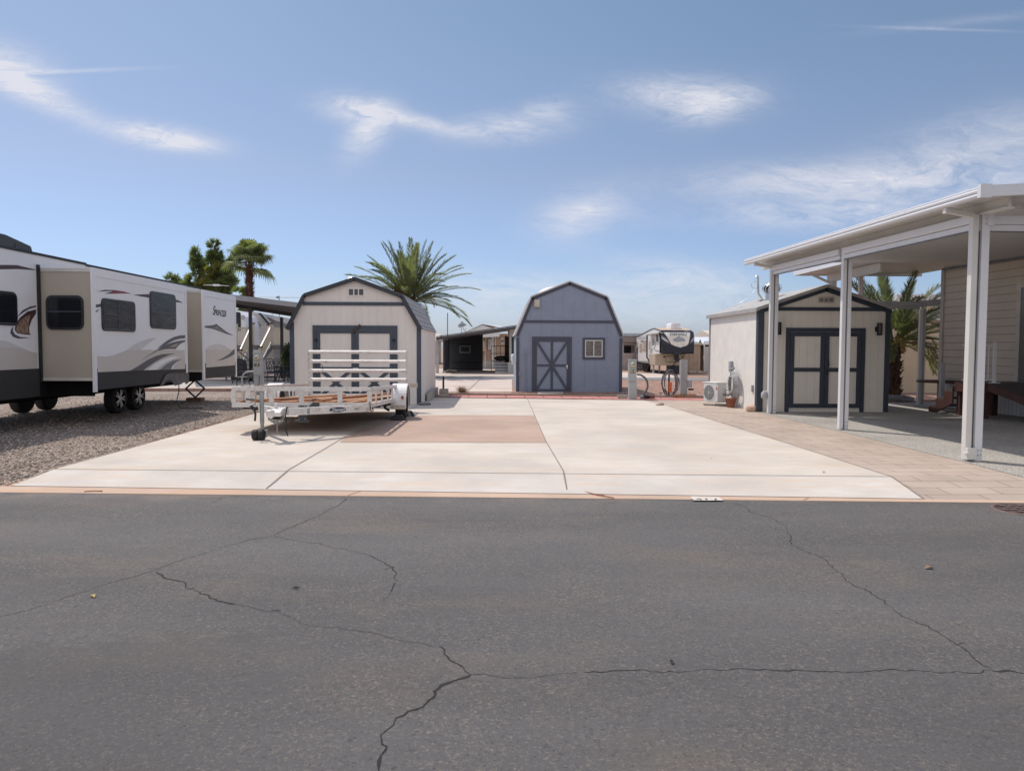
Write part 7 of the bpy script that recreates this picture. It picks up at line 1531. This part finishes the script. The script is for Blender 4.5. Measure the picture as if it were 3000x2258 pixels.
# ================================================================== CENTRE BACKGROUND: dark carport
m_ds = M('charcoal siding', (.060,.066,.078), .7, lap=(.22,.5), var=.06); m_dr = M('bronze roof', (.055,.05,.052), .5)
def pe(x, y, Y): return D(*ZE(x, y), Y)
Ya, Yb = 47.2, 54.5
T = thing('carport', 'dark bronze carport with charcoal wall between the two barn sheds', 'carport', (pe(600,1300,Ya).x, Ya, 0))
l0 = pe(60, 625, Ya); r0 = pe(1860, 372, Ya)
mb = MB(); mb.add([(l0.x,Ya,l0.z-.12),(r0.x,Ya,r0.z-.12),(r0.x,Yb+.5,r0.z-.12),(l0.x,Yb+.5,l0.z-.12),(l0.x,Ya,l0.z-.04),(r0.x,Ya,r0.z-.04),(r0.x,Yb+.5,r0.z-.04),(l0.x,Yb+.5,l0.z-.04)], [(0,3,2,1),(4,5,6,7),(0,1,5,4),(1,2,6,5),(2,3,7,6),(3,0,4,7)]); mb.build('roof_panel', m_dr, T)
mb = MB()
for k, h in ((0,.07),(1,.07),(2,.05)): z = -.17+.085*k; mb.bar((l0.x-.02,Ya-.04+.01*k,l0.z+z), (r0.x,Ya-.04+.01*k,r0.z+z), .06, h)
mb.build('gutter', M('bronze gutter', (.085,.075,.078), .4), T)
wa, wb = pe(283, 1330, Yb), pe(1046, 1330, Yb)
mb = MB(); zl = l0.z+(r0.z-l0.z)*(wa.x-l0.x)/(r0.x-l0.x)-.13; zr2 = l0.z+(r0.z-l0.z)*(wb.x-l0.x)/(r0.x-l0.x)-.13
mb.prism([(wa.x,0),(wb.x,0),(wb.x,zr2),(wa.x,zl)], 'y', Yb, Yb+.2); wl_ = mb.build('wall', m_ds, T)
mb = MB(); z = pe(600,1180,Yb).z; mb.box(wa.x+.4, wb.x-.05, Yb-.04, Yb-.001, z, z+.10); mb.build('wall_band', M('band black', (.02,.022,.03), .6), T)
a, b = pe(552,812,Yb), pe(788,972,Yb); mb = MB(); frame2(mb, a.x, b.x, b.z, a.z, .09, Yb-.05, Yb-.001); w = mb.build('window', M('grey frame', (.32,.33,.38), .5), wl_)
mb = MB(); mb.box(a.x+.09, b.x-.09, Yb-.02, Yb-.002, b.z+.09, a.z-.09); mb.build('pane', M('reflecting pane', (.16,.17,.21), .2, var=.8, vs=1.6, col2=(.03,.03,.04)), w) if 0 else None
ya_, yb_ = pe(100,1385,Ya+1.5), pe(232,1330,Yb-.5)
xl_ = l0.x+.35
mb = MB(); mb.box(xl_, xl_+.06, Ya+1, Yb-.8, .12, l0.z-.16); mb.build('screen_wall', M('screen panel', (.07,.09,.12), .5, groove=('y', .8, .06, .8)), T)
for k in range(6): mb = MB(); mb.box(xl_-.05, xl_+.12, Ya+1+k*1.05, Ya+1.16+k*1.05, 0, .12); mb.build('block', M('pale block', (.6,.57,.53), .8), T)
for px, y in ((85, Ya+.6), (272, Yb-1.2)): a = pe(px, 1300, y); mb = MB(); mb.box(a.x-.09, a.x+.09, y-.08, y+.08, 0, l0.z+(r0.z-l0.z)*max(0,(a.x-l0.x))/(r0.x-l0.x)-.14); mb.build('post', M('pale post', (.48,.48,.46), .5), T)
# tan house behind gap
Yt = 59.5; T = thing('house', 'tan lap sided house with white trim seen through the dark carport', 'house', (pe(1300,1200,Yt).x, Yt, 0))
m_tl = M('tan lap', (.52,.37,.27), .7, lap=(.24,.6), var=.04)
a, b = pe(880,1290,Yt), pe(1600,1290,Yt); mb = MB(); mb.box(a.x, b.x, Yt, Yt+6, .35, pe(1000,560,Yt).z); mb.build('wall', m_tl, T)
mb = MB(); mb.box(a.x, b.x, Yt-.03, Yt-.001, 0, pe(1000,1160,Yt).z+.1); mb.build('skirting', M('pale skirting', (.58,.56,.52), .7, groove=('x', .3, .03, .4)), T)
mb = MB()
for (x0, x1) in ((1085,1110),(1228,1275),(1300,1320)): mb.box(pe(x0,1000,Yt).x, pe(x1,1000,Yt).x, Yt-.08, Yt-.031, 0, pe(1000,560,Yt).z)
mb.build('corner_trim', m_white, T)
for (x0,y0,x1,y1) in ((1160,678,1225,898),(1440,660,1482,778)):
    u0, u1 = pe(x0,y0,Yt), pe(x1,y1,Yt); mb = MB(); frame2(mb, u0.x, u1.x, u1.z, u0.z, .14, Yt-.1, Yt-.031); mb.box(u0.x+.14,u1.x-.14,Yt-.09,Yt-.031,(u0.z+u1.z)/2-.05,(u0.z+u1.z)/2+.05); w = mb.build('window', m_white, T); mb = MB(); mb.box(u0.x+.13, u1.x-.13, Yt-.05, Yt-.03, u1.z+.13, u0.z-.13); mb.build('pane', m_glass, w)
pk_, ll, rr_ = pe(1040,372,Yt-1), pe(700,522,Yt-1), pe(1400,500,Yt-1)
mb = MB(); mb.prism([(ll.x,ll.z),(pk_.x,pk_.z),(rr_.x,rr_.z),(rr_.x,rr_.z-.45),(pk_.x,pk_.z-1.0),(ll.x,ll.z-.5)], 'y', Yt-1, Yt-.9); mb.build('gable_trim', m_white, T)
mb = MB(); mb.prism([(ll.x+1,ll.z-1.6),(pk_.x,pk_.z-.9),(rr_.x-1,rr_.z-1.6)], 'y', Yt-.89, Yt-.1); mb.build('gable_wall', m_tl, T)
mb = MB(); mb.add([(ll.x-.2,Yt-1.1,ll.z-.05),(pk_.x,Yt-1.1,pk_.z+.05),(pk_.x+1.5,Yt+6,pk_.z+.1),(ll.x-.2,Yt+6,ll.z-.05),(rr_.x+2.2,Yt-1.1,rr_.z-.12),(rr_.x+3,Yt+6,rr_.z-.1)], [(0,1,2,3),(1,4,5,2)]); mb.build('roof', M('white roof', (.75,.75,.78), .4), T)
# white house with rack at the right end of the carport
Yw = 48.2; T = thing('house', 'white house end with black window frame at the dark carport', 'house', (pe(1700,1300,Yw).x, Yw, 0))
a, b = pe(1608,1400,Yw), pe(1990,1400,Yw); mb = MB(); mb.box(a.x, b.x, Yw, Yw+8, 0, pe(1700,425,Yw).z); mb.build('wall', M('white lap', (.60,.58,.53), .7, lap=(.22,.4), var=.03), T)
u0, u1 = pe(1662,610,Yw), pe(1735,1072,Yw); mb = MB(); frame2(mb, u0.x, u1.x+.6, u1.z, u0.z, .10, Yw-.05, Yw-.001); w = mb.build('window', m_dkmetal, T); mb = MB(); mb.box(u0.x+.1, u1.x+.5, Yw-.02, Yw-.001, u1.z+.1, u0.z-.1); mb.build('pane', m_glass, w)
mb = MB(); mb.box(a.x+.15, b.x, Yw-.5, Yw-.06, .75, 1.15); mb.box(a.x-.1, b.x, Yw-.6, Yw-.01, 0, .72); mb.build('planter_ledge', M('ledge', (.5,.49,.46), .8), T)
# steps and black rail, trellis
T = thing('entry_steps', 'white concrete block steps with black railing under the dark carport', 'steps', (pe(1440,1390,Ya+.8).x, Ya+.8, 0))
a, b = pe(1305,1395,Ya+.8), pe(1585,1395,Ya+.8); mb = MB(); sl_ = MB()
for k in range(4): z1 = .18*(k+1); mb.box(a.x, b.x, Ya+.8+.28*k, Ya+.8+.28*(k+1)+(1.0 if k == 3 else -.002), 0, z1-.03); sl_.box(a.x-.02, b.x+.02, Ya+.78+.28*k, Ya+.8+.28*(k+1), z1-.029, z1)
mb.build('treads', M('step white', (.55,.56,.58), .6), T); sl_.build('nosing', m_dkmetal, T)
mb = MB(); z0 = .72; xq = a.x-.25
for dz in (.05, .55, 1.05): mb.tube([(xq,Ya+2.0,z0+dz),(b.x,Ya+2.6,z0+dz)], .02, 5)
for k in range(4): mb.tube([(xq+.3*k,Ya+2.0,.0 if k == 0 else z0),(xq+.3*k,Ya+2.0,z0+1.05)], .02, 5)
mb.build('railing', m_dkmetal, T); mb = MB(); c = pe(1440,1140,Ya+1.8); mb.blob((c.x+.1, Ya+1.9, .95), (.55,.3,.18), 6, n=5); mb.build('door_mat', m_black, T)
Yl = 50; a, b = pe(1512,1100,Yl), pe(1578,1100,Yl); z1 = pe(1540,610,Yl).z
T = thing('trellis', 'tall black lattice trellis beside the carport steps', 'trellis', ((a.x+b.x)/2, Yl, 0)); mb = MB(); mb.box(a.x, a.x+.06, Yl, Yl+.06, 0, z1); mb.build('frame_post', m_dkmetal, T); mb = MB(); mb.box(b.x-.06, b.x, Yl, Yl+.06, 0, z1); mb.build('frame_post', m_dkmetal, T)
mb = MB(); n = 16
for k in range(n): z = .7+(z1-.8)*k/n; mb.box(a.x+.06, b.x-.06, Yl+.01, Yl+.05, z, z+.06)
for k in range(3): x = a.x+(b.x-a.x)*(k+1)/4; mb.box(x-.03, x+.03, Yl+.055, Yl+.075, .6, z1)
mb.build('lattice', m_dkmetal, T)
mb = MB(); mb.box(b.x, b.x+.25, Yl, Yl+.1, 0, z1-.1); mb.build('side_panel', m_bp, T)
# satellite dish, antenna pole
Ys = 55; c = pe(610, 393, Ys); T = thing('satellite_dish', 'white satellite dish above the dark carport roof', 'satellite dish', (c.x, Ys, 2.4))
mb = MB(); n = 24; r = .30; vs = []
r = .32
for rr, off in ((1,0),(.6,.06),(0,.09)):
    for j in range(n): t = 2*pi*j/n; vs.append(Vector((c.x+r*rr*cos(t)+.02*sin(t), Ys+off+.14*rr*sin(t), c.z+r*.62*rr*sin(t))))
mb.add(vs, [(i*n+j, i*n+(j+1)%n, (i+1)*n+(j+1)%n, (i+1)*n+j) for i in range(2) for j in range(n)], 0, True); mb.build('dish', M('dish grey', (.40,.42,.42), .5), T)
mb = MB(); mb.tube([(c.x-.06,Ys+.1,c.z-.05),(c.x-.06,Ys+.1,2.3)], .018); mb.tube([(c.x+.22,Ys+.1,c.z-.1),(c.x+.22,Ys+.1,2.3)], .012); mb.tube([(c.x+.05,Ys-.04,c.z-.12),(c.x+.18,Ys-.2,c.z-.42)], .02); mb.tube([(c.x+.04,Ys,c.z+.15),(c.x+.0,Ys-.1,c.z+.24)], .015); mb.box(c.x-.12, c.x+.10, Ys-.14, Ys-.08, c.z+.22, c.z+.29); mb.build('mount', m_galv, T)
a, b = pe(295,575,50), pe(299,120,50); mb = MB(); mb.tube([(a.x,50,2.2),(b.x,50,b.z)], .035, 5); solo(mb, 'radio_mast', m_galv, 'thin tall radio mast rising from the dark carport roof', 'mast')
# ================================================================== RIGHT BACKGROUND
def pf(x, y, Y): return D(*ZF(x, y), Y)
Yk = 56; T = thing('house', 'house with lattice porch left of the fifth wheel camper', 'house', (pf(150,1060,Yk).x, Yk, 0))
m_po = M('porch taupe', (.30,.25,.22), .8); a, b = pf(-130,1070,Yk), pf(420,1070,Yk)
mb = MB(); mb.box(a.x, b.x, Yk+2.4, Yk+8, 0, pf(150,470,Yk).z); mb.build('wall', M('porch back wall', (.34,.27,.24), .8), T)
mb = MB(); z0, z1 = pf(150,420,Yk).z, pf(150,375,Yk).z; mb.box(a.x, b.x, Yk-.3, Yk+8, z0-.45, z0); mb.build('eave', m_po, T)
mb = MB(); xm = pf(165,400,Yk).x; mb.prism([(a.x,z0+.02),(b.x,z0+.02),(xm+1.2,z1+.05),(xm-1.0,z1+.05)], 'y', Yk-.35, Yk+8); mb.build('roof', M('blue grey roof', (.42,.47,.52), .5), T)
mb = MB(); za, zb_ = pf(150,500,Yk).z, pf(150,750,Yk).z
mb.box(a.x, pf(45,700,Yk).x, Yk, Yk+.1, 0, z0-.45); mb.box(pf(45,700,Yk).x, b.x, Yk, Yk+.1, za, za+.35); mb.box(pf(45,700,Yk).x, b.x, Yk, Yk+.1, pf(150,575,Yk).z, pf(150,545,Yk).z); mb.box(pf(262,600,Yk).x, pf(275,600,Yk).x, Yk, Yk+.1, zb_, za)
mb.build('porch_frame', M('porch white', (.50,.49,.48), .6), T)
mb = MB(); mb.box(pf(48,700,Yk).x, pf(262,700,Yk).x, Yk+1.8, Yk+1.9, zb_, pf(150,600,Yk).z); mb.build('porch_window', m_glass, T)
mb = MB(); zz = zb_-.02
n = 34; x0, x1 = a.x+.5, b.x
for k in range(-12, n+2):
    for s in (-1, 1):
        xa_ = x0+(x1-x0)*k/n; xb_ = xa_+s*zz*.9
        p0 = Vector((xa_, Yk+.02+.03*(s > 0), 0)); p1 = Vector((xb_, Yk+.02+.03*(s > 0), zz))
        mb.bar(p0, p1, .02, .045)
mb.box(x0, x1, Yk-.02, Yk+.0, zz, zz+.08); mb.build('lattice', M('lattice pink white', (.60,.53,.50), .7), T)
# tan shed + white ribbed building right
Yr = 50.5; T = thing('garden_shed', 'tan panel shed right of the fifth wheel camper', 'shed', (pf(1400,1080,Yr).x, Yr, 0))
a, b = pf(1100,1080,Yr), pf(1478,1085,Yr); zt_ = pf(1400,575,Yr).z
mb = MB(); mb.box(a.x, b.x, Yr, Yr+3, 0, zt_); mb.build('wall', M('tan ribbed', (.52,.39,.29), .75, groove=('x', .3, .03, .35)), T)
mb = MB(); mb.box(a.x-.1, b.x+.12, Yr-.1, Yr+3.1, zt_, zt_+.12); mb.build('roof_edge', m_cv, T)
Yr2 = 53; T = thing('house', 'low house with white metal roof and ribbed white wall beside the tan panel shed', 'house', (pf(1600,1080,Yr2).x, Yr2, 0))
a, b, e = pf(1400,560,Yr2), pf(1420,448,Yr2), pf(2300,448,Yr2); lo = pf(1460,552,Yr2)
mb = MB(); mb.add([(lo.x,Yr2-1,lo.z),(e.x,Yr2-1,lo.z+.05),(e.x,Yr2+4,b.z+.15),(b.x-.3,Yr2+4,b.z+.12),(lo.x,Yr2-1,lo.z-.1),(e.x,Yr2-1,lo.z-.05),(e.x,Yr2+4,b.z),(b.x-.3,Yr2+4,b.z)], [(0,1,2,3),(7,6,5,4),(0,4,5,1),(1,5,6,2),(2,6,7,3),(3,7,4,0)]); mb.build('roof', M('white metal roof', (.80,.82,.85), .35, groove=('x', .6, .03, .2)), T)
mb = MB(); mb.prism([(pf(1380,500,Yr2).x, lo.z-.1),(lo.x,lo.z-.1),(b.x,b.z-.1)], 'y', Yr2-.9, Yr2-.8); mb.build('gable_wall', M('brown gable', (.30,.23,.18), .8), T)
mb = MB(); mb.box(lo.x, e.x, Yr2+.5, Yr2+4, 0, lo.z-.1); mb.build('wall', M('brown porch', (.22,.18,.16), .8), T)
x0, x1 = pf(1552,700,Yr2-1).x, pf(1745,700,Yr2-1).x
mb = MB(); mb.box(x0, x1+4, Yr2-1.2, Yr2-1.1, 0, pf(1600,612,Yr2-1).z); mb.build('enclosure', M('ribbed white', (.62,.60,.58), .6, groove=('x', .25, .03, .4), var=.06), T)
mb = MB(); mb.box(x0, x1+4, Yr2-1.2, Yr2-1.1, pf(1600,535,Yr2-1).z, pf(1600,512,Yr2-1).z); mb.build('top_rail', m_white, T); mb = MB(); mb.box(x0-.05, x0-.001, Yr2-1.22, Yr2-1.08, 0, pf(1600,512,Yr2-1).z); mb.build('corner_post', m_white, T); mb = MB(); mb.box(x1-.2, x1, Yr2-1.22, Yr2-1.08, pf(1600,612,Yr2-1).z+.001, pf(1600,535,Yr2-1).z-.001); mb.build('corner_post', m_white, T)
mb = MB(); mb.box(x0+.15, x1+4, Yr2-.6, Yr2-.5, pf(1600,612,Yr2-1).z, pf(1600,535,Yr2-1).z); mb.build('dark_screen', m_glass, T)
T_ = T; a = pf(1725,415,Yr2+1); mb = MB(); mb.lathe([(.0,-.1),(.55,-.1),(.6,.25),(.35,.42),(0,.45)], (a.x+.3, Yr2+1, a.z-.25), n=16); mb.tube([(a.x+.3,Yr2+1,lo.z),(a.x+.3,Yr2+1,a.z-.2)], .3); mb.build('roof_cooler', M('steel blue', (.20,.27,.33), .5), T_)
mb = MB(); rn = random.Random(77)
for k in range(26): a = P(*ZF(rn.uniform(1270,1500), rn.uniform(1092,1108))); mb.blob((a.x,a.y,.05), (rn.uniform(.08,.18),.12,rn.uniform(.06,.12)), k, n=4)
tag(mb.build('rubble', M('pale rubble', (.60,.47,.36), .9)), 'pale rubble stones along the foot of the tan panel shed', 'stones', kind='stuff')
# low far trees / roofs so that the horizon is closed
for (px0, px1, h, y, lab, col) in ((-700, 480, 3.1, 70, 'long low pale house roof line beyond the travel trailer', (.5,.48,.45)), (2100, 2290, 2.6, 66, 'pale low house beyond the cream garden shed', (.55,.5,.44)), (3050, 3900, 3.0, 60, 'beige house far behind the carport slab', (.5,.44,.38)), (905, 1275, 2.3, 75, 'low beige house beyond the white barn shed', (.5,.45,.4))):
    a, b = D(px0, 1100, y), D(px1, 1100, y); T = thing('house', lab, 'house', ((a.x+b.x)/2, y, 0)); mb = MB(); mb.box(a.x, b.x, y, y+8, 0, h); mb.build('wall', M('far wall %d' % px0, col, .8, lap=(.25,.3)), T)
    mb = MB(); mb.prism([(y-.4,h),(y+8.4,h),(y+4,h+.8)], 'x', a.x-.3, b.x+.3); mb.build('roof', M('far roof %d' % px0, tuple(c_*1.1 for c_ in col), .7), T)
